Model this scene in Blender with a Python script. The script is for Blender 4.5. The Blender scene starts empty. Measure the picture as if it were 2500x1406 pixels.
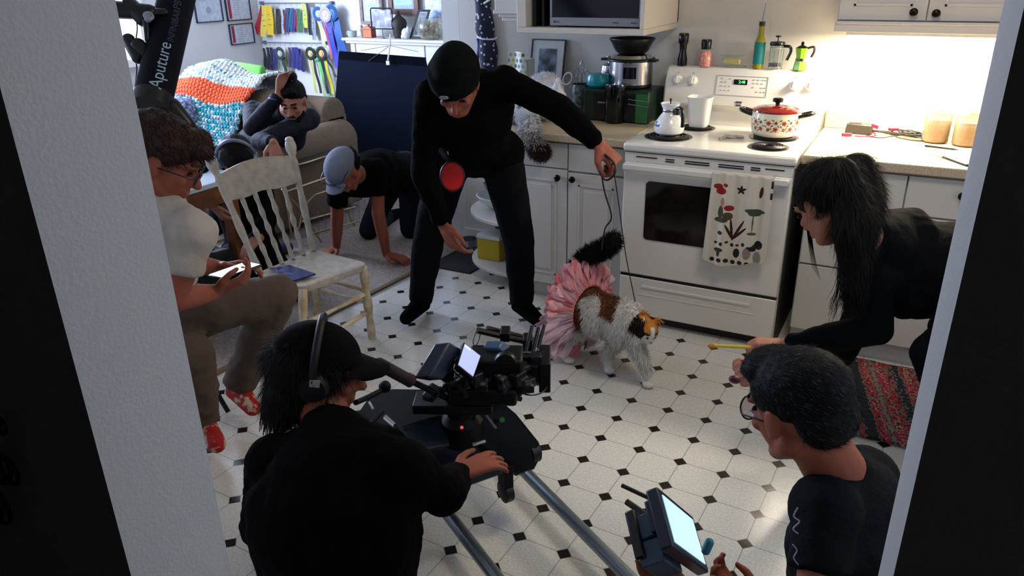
import bpy, bmesh, math, random
from mathutils import Vector, Matrix, Euler, noise
random.seed(7)
PI = math.pi
SC = bpy.context.scene
COL = SC.collection

# ---------------------------------------------------------------- camera
cam_data = bpy.data.cameras.new('camera')
cam = bpy.data.objects.new('camera', cam_data)
COL.objects.link(cam)
RM = ((0.88397619, 0.46632982, -0.01389991), (0.1684524, -0.34415075, -0.91634587), (-0.43536713, 0.80694616, -0.38277545))
m = Matrix.Identity(4)
for i in range(3):
    m[i][0] = RM[0][i]; m[i][1] = -RM[1][i]; m[i][2] = -RM[2][i]
m[0][3], m[1][3], m[2][3] = 1.1919, -3.3402, 1.6550
cam.matrix_world = m
cam_data.sensor_width = 36.0
cam_data.sensor_fit = 'HORIZONTAL'
cam_data.lens = 1856.64 / 2500 * 36.0
cam_data.clip_start = 0.03
SC.camera = cam

# ---------------------------------------------------------------- world, exposure
w = bpy.data.worlds.new('world'); SC.world = w; w.use_nodes = True
w.node_tree.nodes['Background'].inputs[0].default_value = (0.45, 0.6, 1.0, 1)
w.node_tree.nodes['Background'].inputs[1].default_value = 0.12
vs = SC.view_settings
vs.view_transform = 'Standard'; vs.look = 'None'; vs.exposure = 0.32; vs.gamma = 1.0; vs.use_curve_mapping = False

# ---------------------------------------------------------------- lights
def area(name, loc, tgt, size, size_y, power, col, spread=PI):
    d = bpy.data.lights.new(name, 'AREA'); d.shape = 'RECTANGLE'; d.size = size; d.size_y = size_y
    d.energy = power; d.color = col; d.spread = spread
    o = bpy.data.objects.new(name, d); COL.objects.link(o); o.location = loc
    o.rotation_euler = (Vector(tgt) - Vector(loc)).to_track_quat('-Z', 'Y').to_euler()
    return o
# daylight through the living room window in the left wall
area('window_daylight', (-4.66, 0.25, 1.55), (-2.6, 0.7, 0.9), 1.9, 1.1, 185, (0.60, 0.71, 1.0))
# added cool fill from the front side of the living room; no window there
area('front_fill_light', (-3.2, -2.9, 1.6), (-1.6, 0.4, 0.5), 1.8, 1.2, 60, (0.58, 0.70, 1.0))
# strip light under the right-hand wall cabinet
area('under_cabinet_light', (1.22, 0.50, 1.352), (1.22, 0.50, 0.0), 0.80, 0.10, 28, (1.0, 0.88, 0.68))
# blue fill for the left door reveal, from an added unseen window
area('kitchen_side_fill', (2.24, -1.7, 1.45), (0.3, -1.9, 0.7), 0.8, 0.9, 9, (0.5, 0.7, 1.0))
# dim warm fill added over the kitchen floor, at the unseen ceiling lamp
area('kitchen_floor_fill', (1.05, -0.95, 2.33), (0.9, -1.1, 0.0), 0.45, 0.45, 11, (1.0, 0.9, 0.76))

# ---------------------------------------------------------------- materials
def srgb(h):
    h = h.lstrip('#'); v = [int(h[i:i+2], 16) / 255 for i in (0, 2, 4)]
    return tuple(c / 12.92 if c <= 0.04045 else ((c + 0.055) / 1.055) ** 2.4 for c in v)
MATS = {}
def mat(name, col, rough=0.6, metal=0.0, bump=None, noise_mix=None, spec=0.5, emit=None, trans=0.0, sheen=0.0, coat=0.0, alpha=1.0, ior=1.45):
    """bump=(scale,strength); noise_mix=(hex,scale,lo,hi)"""
    if name in MATS: return MATS[name]
    M = bpy.data.materials.new(name); M.use_nodes = True
    nt = M.node_tree; b = nt.nodes['Principled BSDF']
    c = srgb(col) if isinstance(col, str) else col
    b.inputs['Base Color'].default_value = (*c, 1)
    b.inputs['Roughness'].default_value = rough; b.inputs['Metallic'].default_value = metal
    b.inputs['Specular IOR Level'].default_value = spec
    b.inputs['Transmission Weight'].default_value = trans; b.inputs['Sheen Weight'].default_value = sheen
    b.inputs['Coat Weight'].default_value = coat; b.inputs['Alpha'].default_value = alpha; b.inputs['IOR'].default_value = ior
    if emit: b.inputs['Emission Color'].default_value = (*emit[0], 1); b.inputs['Emission Strength'].default_value = emit[1]
    tc = nt.nodes.new('ShaderNodeTexCoord')
    if noise_mix:
        n = nt.nodes.new('ShaderNodeTexNoise'); n.inputs['Scale'].default_value = noise_mix[1]; n.inputs['Detail'].default_value = 4
        nt.links.new(tc.outputs['Object'], n.inputs['Vector'])
        r = nt.nodes.new('ShaderNodeValToRGB'); r.color_ramp.elements[0].position = noise_mix[2]; r.color_ramp.elements[1].position = noise_mix[3]
        r.color_ramp.elements[0].color = (*c, 1); r.color_ramp.elements[1].color = (*srgb(noise_mix[0]), 1)
        nt.links.new(n.outputs['Fac'], r.inputs['Fac']); nt.links.new(r.outputs['Color'], b.inputs['Base Color'])
    if bump:
        n2 = nt.nodes.new('ShaderNodeTexNoise'); n2.inputs['Scale'].default_value = bump[0]; n2.inputs['Detail'].default_value = 3
        nt.links.new(tc.outputs['Object'], n2.inputs['Vector'])
        bp = nt.nodes.new('ShaderNodeBump'); bp.inputs['Strength'].default_value = bump[1]; bp.inputs['Distance'].default_value = 0.01
        nt.links.new(n2.outputs['Fac'], bp.inputs['Height']); nt.links.new(bp.outputs['Normal'], b.inputs['Normal'])
    MATS[name] = M
    return M
def attr_mat(name, attr='Col', rough=0.7, sheen=0.0, bump=None):
    if name in MATS: return MATS[name]
    M = mat(name, '808080', rough, sheen=sheen, bump=bump)
    a = M.node_tree.nodes.new('ShaderNodeAttribute'); a.attribute_name = attr
    M.node_tree.links.new(a.outputs['Color'], M.node_tree.nodes['Principled BSDF'].inputs['Base Color'])
    return M
def node(nt, kind, op=None, **inp):
    n = nt.nodes.new(kind)
    if op: n.operation = op
    for k, v in inp.items():
        if k.startswith('i'): k = int(k[1:])
        if hasattr(v, 'is_linked') or isinstance(v, bpy.types.NodeSocket): nt.links.new(v, n.inputs[k])
        else: n.inputs[k].default_value = v
    return n
def M_(nt, op, a, b=0.0, c=0.0):
    n = nt.nodes.new('ShaderNodeMath'); n.operation = op
    for i, v in enumerate((a, b, c)):
        if isinstance(v, bpy.types.NodeSocket): nt.links.new(v, n.inputs[i])
        else: n.inputs[i].default_value = v
    return n.outputs[0]

def floor_material():
    M = bpy.data.materials.new('vinyl_octagon_floor'); M.use_nodes = True; nt = M.node_tree; b = nt.nodes['Principled BSDF']
    tc = nt.nodes.new('ShaderNodeTexCoord')
    mp = nt.nodes.new('ShaderNodeMapping'); mp.vector_type = 'TEXTURE'
    mp.inputs['Location'].default_value = (-0.13376, -0.53154, 0); mp.inputs['Rotation'].default_value = (0, 0, -0.03877)
    mp.inputs['Scale'].default_value = (0.156814, 0.156814, 1)
    nt.links.new(tc.outputs['Object'], mp.inputs['Vector'])
    s = nt.nodes.new('ShaderNodeSeparateXYZ'); nt.links.new(mp.outputs[0], s.inputs[0])
    def near(v):  # distance to nearest integer
        return M_(nt, 'ABSOLUTE', M_(nt, 'SUBTRACT', M_(nt, 'FRACT', M_(nt, 'ADD', v, 0.5)), 0.5))
    ax, ay = near(s.outputs[0]), near(s.outputs[1])
    dia = M_(nt, 'ADD', ax, ay)
    isd = M_(nt, 'LESS_THAN', dia, 0.158)
    rim = M_(nt, 'LESS_THAN', M_(nt, 'ABSOLUTE', M_(nt, 'SUBTRACT', dia, 0.166)), 0.009)
    line = M_(nt, 'LESS_THAN', M_(nt, 'MINIMUM', ax, ay), 0.009)
    groove = M_(nt, 'MAXIMUM', rim, line)
    groove = M_(nt, 'MULTIPLY', groove, M_(nt, 'SUBTRACT', 1.0, isd))
    n = nt.nodes.new('ShaderNodeTexNoise'); n.inputs['Scale'].default_value = 130; n.inputs['Detail'].default_value = 6
    nt.links.new(tc.outputs['Object'], n.inputs['Vector'])
    r = nt.nodes.new('ShaderNodeValToRGB'); r.color_ramp.elements[0].position = .3; r.color_ramp.elements[1].position = .7
    r.color_ramp.elements[0].color = (*srgb('bdbab0'), 1); r.color_ramp.elements[1].color = (*srgb('d6d3ca'), 1)
    nt.links.new(n.outputs['Fac'], r.inputs['Fac'])
    def mix(f, a, c):
        x = nt.nodes.new('ShaderNodeMix'); x.data_type = 'RGBA'
        nt.links.new(f, x.inputs['Factor']); nt.links.new(a, x.inputs['A'])
        x.inputs['B'].default_value = (*c, 1); return x.outputs['Result']
    c1 = mix(groove, r.outputs['Color'], srgb('8d8b84')); c2 = mix(isd, c1, srgb('1d1613'))
    nt.links.new(c2, b.inputs['Base Color'])
    b.inputs['Roughness'].default_value = 0.2; b.inputs['Specular IOR Level'].default_value = 0.5
    big = nt.nodes.new('ShaderNodeTexNoise'); big.inputs['Scale'].default_value = 9; nt.links.new(tc.outputs['Object'], big.inputs['Vector'])
    h = M_(nt, 'ADD', M_(nt, 'MULTIPLY', big.outputs['Fac'], 0.5), M_(nt, 'MULTIPLY', groove, -0.35))
    h = M_(nt, 'ADD', h, M_(nt, 'MULTIPLY', n.outputs['Fac'], 0.12))
    bp = nt.nodes.new('ShaderNodeBump'); bp.inputs['Strength'].default_value = .5; bp.inputs['Distance'].default_value = 0.003
    nt.links.new(h, bp.inputs['Height']); nt.links.new(bp.outputs[0], b.inputs['Normal'])
    return M

# ---------------------------------------------------------------- mesh helpers
class MB:
    """collects shapes (world coordinates) into one mesh"""
    def __init__(s): s.bm = bmesh.new(); s.mi = 0
    def _add(s, vs, fs):
        V = [s.bm.verts.new(v) for v in vs]
        for f in fs:
            try:
                F = s.bm.faces.new([V[i] for i in f]); F.material_index = s.mi
            except ValueError: pass
        return s
    def m(s, i): s.mi = i; return s
    def box(s, c, size, rot=None, taper=1.0):
        hx, hy, hz = size[0] / 2, size[1] / 2, size[2] / 2
        R = Euler(rot).to_matrix() if rot is not None and not isinstance(rot, Matrix) else (rot or Matrix.Identity(3))
        vs = []
        for z in (-1, 1):
            t = taper if z > 0 else 1
            for x, y in ((-1, -1), (1, -1), (1, 1), (-1, 1)): vs.append(Vector(c) + R @ Vector((x * hx * t, y * hy * t, z * hz)))
        return s._add(vs, [(3, 2, 1, 0), (4, 5, 6, 7), (0, 1, 5, 4), (1, 2, 6, 5), (2, 3, 7, 6), (3, 0, 4, 7)])
    def b2(s, lo, hi):
        return s.box([(a + b) / 2 for a, b in zip(lo, hi)], [abs(b - a) for a, b in zip(lo, hi)])
    def quad8(s, bot, top):  # two 4-point loops
        return s._add(list(bot) + list(top), [(3, 2, 1, 0), (4, 5, 6, 7), (0, 1, 5, 4), (1, 2, 6, 5), (2, 3, 7, 6), (3, 0, 4, 7)])
    def ring(s, c, ax, side, a, b, n):
        ax = Vector(ax).normalized(); sd = Vector(side); sd = (sd - ax * sd.dot(ax))
        if sd.length < 1e-5: sd = ax.orthogonal()
        sd.normalize(); f = ax.cross(sd)
        return [Vector(c) + sd * (a * math.cos(2 * PI * k / n)) + f * (b * math.sin(2 * PI * k / n)) for k in range(n)]
    def loft(s, rings, cap=True):
        n = len(rings[0]); vs = [v for r in rings for v in r]; fs = []
        for i in range(len(rings) - 1):
            for k in range(n):
                k2 = (k + 1) % n; fs.append((i * n + k, i * n + k2, (i + 1) * n + k2, (i + 1) * n + k))
        if cap: fs += [tuple(reversed(range(n))), tuple(range((len(rings) - 1) * n, len(rings) * n))]
        return s._add(vs, fs)
    def cyl(s, p0, p1, r0, r1=None, n=20):
        r1 = r0 if r1 is None else r1; p0, p1 = Vector(p0), Vector(p1); ax = p1 - p0; o = ax.orthogonal()
        return s.loft([s.ring(p0, ax, o, r0, r0, n), s.ring(p1, ax, o, r1, r1, n)])
    def tube(s, pts, r, n=10, closed=False):
        pts = [Vector(p) for p in pts]; rr = r if isinstance(r, (list, tuple)) else [r] * len(pts)
        rings = []; prev = None
        for i, p in enumerate(pts):
            t = (pts[min(i + 1, len(pts) - 1)] - pts[max(i - 1, 0)])
            if t.length < 1e-7: t = Vector((0, 0, 1))
            t.normalize(); side = t.orthogonal() if prev is None else prev - t * prev.dot(t)
            if side.length < 1e-5: side = t.orthogonal()
            side.normalize(); prev = side; rings.append(s.ring(p, t, side, rr[i], rr[i], n))
        return s.loft(rings)
    def caps(s, p0, p1, r0, r1, n=16):  # tapered capsule
        p0, p1 = Vector(p0), Vector(p1); ax = p1 - p0
        if ax.length < 1e-5: ax = Vector((0, 0, 1e-4))
        t = ax.normalized(); o = t.orthogonal(); R = []
        for k in range(5):
            a = PI / 2 * (1 - k / 5); R.append(s.ring(p0 - t * r0 * math.sin(a), t, o, max(r0 * math.cos(a), r0 * .02), max(r0 * math.cos(a), r0 * .02), n))
        R.append(s.ring(p0, t, o, r0, r0, n)); R.append(s.ring(p1, t, o, r1, r1, n))
        for k in range(1, 6):
            a = PI / 2 * k / 5; R.append(s.ring(p1 + t * r1 * math.sin(a), t, o, max(r1 * math.cos(a), r1 * .02), max(r1 * math.cos(a), r1 * .02), n))
        return s.loft(R)
    def ell(s, c, rad, R=None, n=20, m=12, zlo=-1.0, zhi=1.0):  # ellipsoid, optionally cut flat at zlo / zhi (fractions)
        R = R or Matrix.Identity(3); rings = []
        a0, a1 = math.asin(max(-1, zlo)), math.asin(min(1, zhi))
        for i in range(m + 1):
            a = a0 + (a1 - a0) * i / m; cz, sz = max(math.cos(a), 0.01), math.sin(a)
            rings.append([Vector(c) + R @ Vector((rad[0] * cz * math.cos(2 * PI * k / n), rad[1] * cz * math.sin(2 * PI * k / n), rad[2] * sz)) for k in range(n)])
        return s.loft(rings)
    def lathe(s, prof, c=(0, 0, 0), n=32, R=None, sx=1.0, sy=1.0, cap=True):
        R = R or Matrix.Identity(3)
        rings = [[Vector(c) + R @ Vector((r * sx * math.cos(2 * PI * k / n), r * sy * math.sin(2 * PI * k / n), z)) for k in range(n)] for r, z in prof]
        return s.loft(rings, cap)
    def torus(s, c, R_, r, rot=None, n=32, m=10, a0=0, a1=2 * PI):
        R = Euler(rot).to_matrix() if rot is not None and not isinstance(rot, Matrix) else (rot or Matrix.Identity(3))
        full = abs(a1 - a0 - 2 * PI) < 1e-3; cnt = n if full else n + 1; rings = []
        for i in range(cnt):
            a = a0 + (a1 - a0) * i / n
            rings.append([Vector(c) + R @ Vector(((R_ + r * math.cos(2 * PI * k / m)) * math.cos(a), (R_ + r * math.cos(2 * PI * k / m)) * math.sin(a), r * math.sin(2 * PI * k / m))) for k in range(m)])
        if full: rings.append(rings[0])
        return s.loft(rings, cap=not full)
    def sheet(s, f, nu, nv, th=0.002):
        """closed thin slab from a point function f(u,v)"""
        P0 = [[Vector(f(i / nu, j / nv)) for j in range(nv + 1)] for i in range(nu + 1)]
        def nrm(i, j):
            a = P0[min(i + 1, nu)][j] - P0[max(i - 1, 0)][j]; b = P0[i][min(j + 1, nv)] - P0[i][max(j - 1, 0)]
            c = a.cross(b); return c.normalized() if c.length > 1e-9 else Vector((0, 0, 1))
        top = [[P0[i][j] + nrm(i, j) * th / 2 for j in range(nv + 1)] for i in range(nu + 1)]
        bot = [[P0[i][j] - nrm(i, j) * th / 2 for j in range(nv + 1)] for i in range(nu + 1)]
        W = nv + 1; N = (nu + 1) * W
        vs = [v for r in top for v in r] + [v for r in bot for v in r]; fs = []
        for i in range(nu):
            for j in range(nv):
                a, b, c, d = i * W + j, (i + 1) * W + j, (i + 1) * W + j + 1, i * W + j + 1
                fs.append((a, b, c, d)); fs.append((N + d, N + c, N + b, N + a))
        for i in range(nu):
            a, b = i * W, (i + 1) * W; fs.append((N + a, N + b, b, a)); a, b = i * W + nv, (i + 1) * W + nv; fs.append((a, b, N + b, N + a))
        for j in range(nv):
            a, b = j, j + 1; fs.append((a, b, N + b, N + a)); a, b = nu * W + j, nu * W + j + 1; fs.append((N + a, N + b, b, a))
        return s._add(vs, fs)
    def poly(s, pts, z0, z1):  # vertical prism from 2D outline
        n = len(pts); return s._add([(x, y, z0) for x, y in pts] + [(x, y, z1) for x, y in pts],
            [tuple(reversed(range(n))), tuple(range(n, 2 * n))] + [(k, (k + 1) % n, n + (k + 1) % n, n + k) for k in range(n)])
    def prism(s, pts, off):  # prism from a 3D outline and an offset vector
        n = len(pts); off = Vector(off); P0 = [Vector(p) for p in pts]
        return s._add(P0 + [p + off for p in P0], [tuple(reversed(range(n))), tuple(range(n, 2 * n))] + [(k, (k + 1) % n, n + (k + 1) % n, n + k) for k in range(n)])

def woff(o):
    v = Vector((0, 0, 0))
    while o: v += o.location; o = o.parent
    return v
def finish(o, smooth=True, bevel=0.0):
    me = o.data
    if bevel:
        b = o.modifiers.new('bevel', 'BEVEL'); b.width = bevel; b.segments = 2; b.limit_method = 'ANGLE'; b.angle_limit = 0.7
    if smooth:
        me.polygons.foreach_set('use_smooth', [True] * len(me.polygons))
        try: me.set_sharp_from_angle(angle=0.7)
        except Exception: pass
def obj(name, mb, m, parent=None, smooth=True, bevel=0.0, label=None, loc=None):
    """link the collected shapes as ONE mesh object; its shapes are given in world coordinates"""
    me = bpy.data.meshes.new(name)
    bmesh.ops.recalc_face_normals(mb.bm, faces=mb.bm.faces)
    off = Vector(loc) if loc is not None else (woff(parent) if parent else Vector((0, 0, 0)))
    if off.length > 0: bmesh.ops.translate(mb.bm, verts=mb.bm.verts, vec=-off)
    mb.bm.to_mesh(me); mb.bm.free()
    for x in (m if isinstance(m, (list, tuple)) else [m]): me.materials.append(x)
    o = bpy.data.objects.new(name, me); COL.objects.link(o)
    if parent: o.parent = parent
    elif loc is not None: o.location = loc
    finish(o, smooth, bevel)
    if label: o['label'] = label
    return o
def tag(o, label, cat, group=None):
    o['label'] = label; o['category'] = cat
    if group: o['group'] = group
    return o
def thing(name, label, cat, loc=(0, 0, 0), group=None):
    o = bpy.data.objects.new(name, None); COL.objects.link(o); o.location = loc; o.empty_display_size = 0.05
    return tag(o, label, cat, group)
def struct(name, mb, m, smooth=False, bevel=0.0):
    o = obj(name, mb, m, smooth=smooth, bevel=bevel); o['kind'] = 'structure'; return o
def bake(o):
    """turn the modified shape of an object into its plain mesh"""
    dg = bpy.context.evaluated_depsgraph_get(); dg.update()
    ev = o.evaluated_get(dg); me = bpy.data.meshes.new_from_object(ev)
    o.modifiers.clear(); old = o.data; o.data = me; me.name = o.name
    me.polygons.foreach_set('use_smooth', [True] * len(me.polygons))
    return o
def blob(name, mb, m, parent, voxel=0.008, smooth=6, disp=None, dscale=0.1, label=None, sub=0):
    """all closed shapes in mb melted into one continuous skin"""
    o = obj(name, mb, m, parent, label=label)
    r = o.modifiers.new('melt', 'REMESH'); r.mode = 'VOXEL'; r.voxel_size = voxel; r.use_smooth_shade = True
    s = o.modifiers.new('soft', 'SMOOTH'); s.iterations = smooth; s.factor = 0.5
    if disp:
        t = bpy.data.textures.new(name + '_folds', 'CLOUDS'); t.noise_scale = dscale; t.noise_depth = 2
        d = o.modifiers.new('folds', 'DISPLACE'); d.texture = t; d.strength = disp; d.mid_level = 0.5; d.texture_coords = 'LOCAL'
    return bake(o)
def catmull(pts, n=8):
    pts = [Vector(p) for p in pts]; out = []
    for i in range(len(pts) - 1):
        p0, p1, p2, p3 = pts[max(i - 1, 0)], pts[i], pts[i + 1], pts[min(i + 2, len(pts) - 1)]
        for k in range(n):
            t = k / n; out.append(0.5 * ((2 * p1) + (p2 - p0) * t + (2 * p0 - 5 * p1 + 4 * p2 - p3) * t * t + (3 * p1 - p0 - 3 * p2 + p3) * t ** 3))
    out.append(pts[-1]); return out
def text(name, body, loc, size, right, up, m, parent, ext=0.0006, align='CENTER', label=None, squash=1.0):
    cu = bpy.data.curves.new(name, 'FONT'); cu.body = body; cu.size = size; cu.extrude = ext; cu.align_x = align; cu.align_y = 'CENTER'
    o = bpy.data.objects.new(name, cu); COL.objects.link(o)
    r = Vector(right).normalized(); u = Vector(up); u = (u - r * u.dot(r)).normalized(); n = r.cross(u)
    dg = bpy.context.evaluated_depsgraph_get(); me = bpy.data.meshes.new_from_object(o.evaluated_get(dg))
    R = Matrix((r * squash, u, n)).transposed(); off = woff(parent) if parent else Vector()
    for v in me.vertices: v.co = R @ v.co + Vector(loc) - off
    bpy.data.objects.remove(o); bpy.data.curves.remove(cu)
    me.materials.clear(); me.materials.append(m)
    o = bpy.data.objects.new(name, me); COL.objects.link(o)
    if parent: o.parent = parent
    if label: o['label'] = label
    return o


# ================================================================ the room
W_WALL = mat('painted_white_wall', 'd3d2cf', 0.75, bump=(220, 0.08))
W_CREAM = mat('painted_cream_wall', 'cfcbc2', 0.75, bump=(220, 0.08))
W_HALL = mat('painted_hall_wall', 'c9c8c6', 0.75, bump=(220, 0.08))
CEIL = mat('ceiling_paint', 'd8d6d0', 0.9)
TRIM = mat('white_trim_paint', 'd9d8d4', 0.45)
FL = floor_material()
struct('floor', MB().b2((-1.9, -4.2, -0.05), (2.4, 0.75, 0.0)), FL)
CARPET = mat('beige_carpet', 'a99a90', 0.95, noise_mix=('8d8078', 60, .35, .65), bump=(500, 0.6))
e0, e1 = (-1.382, -0.59, 0), (-1.335, 0.082, 0)
ex = lambda y: e0[0] + (e1[0] - e0[0]) * (y - e0[1]) / (e1[1] - e0[1])
cp = MB(); cp.poly([(-4.78, -2.82), (ex(-2.0) - 0.0, -2.82), (ex(-0.9), -0.9), (ex(0.6), 0.6), (-1.33, 0.75), (-1.33, 2.6), (-4.78, 2.6)], -0.03, 0.010)
o = struct('floor_carpet', cp, CARPET)
struct('trim_carpet_edge', MB().prism([(ex(-2.0), -2.82, 0.0), (ex(-0.9), -0.9, 0.0), (ex(0.6), 0.6, 0.0), (ex(0.6) + .028, 0.6, 0.0), (ex(-0.9) + .028, -0.9, 0.0), (ex(-2.0) + .028, -2.82, 0.0)], (0, 0, 0.013)), mat('brown_carpet_strip', '6e5a45', 0.5))
struct('ceiling', MB().b2((-4.9, -4.3, 2.4), (2.5, 2.7, 2.45)), CEIL)
YW = 0.74
struct('wall_back', MB().b2((-1.33, YW, 0), (2.4, YW + 0.12, 2.4)), W_CREAM)
struct('wall_side_living', MB().b2((-1.45, YW, 0), (-1.331, 2.6, 2.4)), W_WALL)
struct('wall_back_living', MB().b2((-4.9, 2.55, 0), (-1.33, 2.67, 2.4)), W_WALL)
struct('wall_right', MB().b2((2.3, -4.3, 0), (2.4, 0.75, 2.4)), W_CREAM)
# left wall with the window opening
wl = MB(); X0, X1 = -4.90, -4.78
wl.b2((X0, -2.95, 0), (X1, 2.67, 0.95)).b2((X0, -2.95, 2.15), (X1, 2.67, 2.4)).b2((X0, -2.95, 0.95), (X1, -0.72, 2.15)).b2((X0, 1.22, 0.95), (X1, 2.67, 2.15))
struct('wall_left', wl, W_WALL)
wf = MB()
for a, b in (((-4.90, -0.72, .95), (-4.74, -0.66, 2.15)), ((-4.90, 1.16, .95), (-4.74, 1.22, 2.15)), ((-4.90, -0.72, .95), (-4.72, 1.22, 1.01)), ((-4.90, -0.72, 2.09), (-4.74, 1.22, 2.15)), ((-4.86, .23, .95), (-4.80, .27, 2.15))): wf.b2(a, b)
wo = struct('window_1', wf, TRIM)
pane = obj('window_pane', MB().b2((-4.85, -0.66, 1.01), (-4.845, 1.16, 2.09)), mat('daylit_window_glass', 'dfe9ff', .1, emit=((0.6, 0.76, 1.0), 2.5)), wo)
wf2 = MB()  # unseen window, added to go with the blue side fill
for a, b in (((2.27, -2.15, .98), (2.302, -2.09, 1.92)), ((2.27, -1.31, .98), (2.302, -1.25, 1.92)), ((2.27, -2.15, .98), (2.302, -1.25, 1.03)), ((2.27, -2.15, 1.87), (2.302, -1.25, 1.92))): wf2.b2(a, b)
wo2 = struct('added_window', wf2, TRIM)
obj('window_pane', MB().b2((2.285, -2.09, 1.03), (2.29, -1.31, 1.87)), mat('added_window_glow', '8fa0c0', .1, emit=((0.5, 0.66, 1.0), .5)), wo2)  # glowing pane of the added window
# wall with the doorway the picture is taken through
YN, YF, XL, XR = -2.946, -2.816, 0.472, 1.222
struct('wall_doorway_left', MB().b2((-4.9, YN, 0), (XL, YF, 2.4)), W_HALL)
struct('wall_doorway_right', MB().b2((XR, YN, 0), (2.4, YF, 2.4)), W_HALL)
struct('wall_doorway_lintel', MB().b2((XL, YN, 2.05), (XR, YF, 2.4)), W_HALL)
DKH = mat('low_bounce_hall', '3a3836', .9)  # dark colour chosen to cut light bounce in the unseen hall
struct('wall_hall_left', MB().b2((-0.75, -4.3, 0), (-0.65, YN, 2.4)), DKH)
struct('floor_hall', MB().b2((-0.65, -4.2, 0.0), (2.3, YN, 0.008)), mat('low_bounce_hall_floor', '2c2826', .95))  # unseen dark floor cover added to cut light bounce
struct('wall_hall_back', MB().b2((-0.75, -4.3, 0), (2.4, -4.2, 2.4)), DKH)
struct('baseboard_back', MB().b2((-1.345, YW - .014, 0), (-1.10, YW, 0.09)), TRIM)
struct('baseboard_back_living', MB().b2((-4.78, 2.535, 0.01), (-1.45, 2.55, 0.10)), TRIM)
# added ceiling lamp (out of the picture, lights the kitchen floor)
cl = thing('added_ceiling_lamp', 'round frosted lamp added on the kitchen ceiling, out of the picture', 'lamp', (1.05, -0.95, 2.4))
obj('lamp_shade', MB().lathe([(0.02, 2.36), (0.16, 2.365), (0.19, 2.38), (0.2, 2.40)], (1.05, -0.95, 0)), mat('frosted_glass', 'e8e2d4', .5), cl)

# ================================================================ kitchen
CAB = mat('white_cabinet_paint', 'c6c2bb', 0.45, bump=(150, 0.03))
CABIN = mat('cabinet_inside', '8f8a80', 0.6)
CTOP = mat('beige_laminate', 'c2b298', 0.35, noise_mix=('a8977c', 160, .4, .6))
KNOB = mat('dark_bronze_knob', '1b1512', 0.25, metal=0.7)
WHITE_EN = mat('white_enamel', 'dedad2', 0.22, coat=0.3)
BLK = mat('black_plastic', '0a0a0b', 0.35)
BLK_GL = mat('black_gloss', '060607', 0.08)
CHROME = mat('polished_steel', 'c9c9cc', 0.16, metal=1.0)
STEEL = mat('brushed_steel', '9a9a9e', 0.3, metal=1.0)
def knob(name, c, parent, label=None):
    x, y, z = c
    R = Matrix(((1, 0, 0), (0, 0, -1), (0, 1, 0)))
    R = Euler((PI / 2, 0, 0)).to_matrix()
    return obj(name, MB().lathe([(0.006, 0), (0.006, .010), (.011, .014), (.0165, .020), (.0165, .026), (.010, .031), (.002, .032)], (x, y, z), 20, R), KNOB, parent, label=label)
def panel_door(name, x0, x1, z0, z1, y, parent, knob_at=None, th=0.018, raised=True):
    mb = MB(); mb.b2((x0, y, z0), (x1, y + th, z1))
    if raised:
        f = 0.055
        mb.b2((x0 + f, y - .004, z0 + f), (x1 - f, y, z0 + f + .012)).b2((x0 + f, y - .004, z1 - f - .012), (x1 - f, y, z1 - f)).b2((x0 + f, y - .004, z0 + f), (x0 + f + .012, y, z1 - f)).b2((x1 - f - .012, y - .004, z0 + f), (x1 - f, y, z1 - f))
        mb.b2((x0 + f + .03, y - .006, z0 + f + .03), (x1 - f - .03, y + .002, z1 - f - .03))
    d = obj(name, mb, CAB, parent, smooth=False, bevel=0.002)
    if knob_at: knob('knob', (knob_at[0], y, knob_at[1]), d)
    return d
# --- base cabinet left of the stove
FY = 0.075
bc = thing('base_cabinet', 'white two-door base cabinet left of the stove', 'cabinet', (-0.33, 0.4, 0))
obj('body', MB().b2((-0.66, FY + .02, 0.09), (-0.012, YW - .01, 0.865)).b2((-0.66, FY + .07, 0), (-0.012, YW - .01, 0.09)), CAB, bc, smooth=False, bevel=.001)
panel_door('door', -0.655, -0.322, 0.10, 0.728, FY, bc, (-0.365, 0.69))
panel_door('door', -0.315, -0.016, 0.10, 0.718, FY, bc, (-0.285, 0.69))
panel_door('drawer', -0.655, -0.322, 0.735, 0.86, FY, bc, None, raised=False)
panel_door('drawer', -0.315, -0.016, 0.728, 0.86, FY, bc, None, raised=False)
ct = tag(obj('countertop', MB().poly([(-1.10, YW), (-1.10, .42), (-1.06, .26), (-0.97, .14), (-0.85, .07), (-0.70, 0.05), (-0.006, 0.05), (-0.006, YW)], 0.87, 0.91), CTOP, bevel=.006), 'beige laminate worktop running left from the stove', 'countertop')
# --- open corner shelves at the end of the run
sh = thing('end_shelf_unit', 'open white shelf unit with rounded shelves at the left end of the worktop', 'shelf unit', (-0.86, 0.4, 0))
def round_shelf(z):
    pts = [(-0.665, YW - .012), (-1.07, YW - .012), (-1.07, .45)] + [(-0.72 - .35 * math.cos(a), .45 - .33 * math.sin(a)) for a in [k * PI / 2 / 10 for k in range(1, 11)]] + [(-0.665, .12)]
    return MB().poly(pts, z, z + .02)
for z in (0.07, 0.36, 0.62): obj('shelf', round_shelf(z), CAB, sh, bevel=.003)
obj('side_panel', MB().b2((-0.68, .12, 0), (-0.665, YW - .01, .865)), CAB, sh, smooth=False)
obj('back_panel', MB().b2((-1.07, YW - .012, 0.0), (-0.68, YW, .865)), CAB, sh, smooth=False)
obj('plinth', MB().b2((-0.98, .30, 0.0), (-0.69, YW - .02, .07)), CAB, sh, smooth=False)
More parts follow.
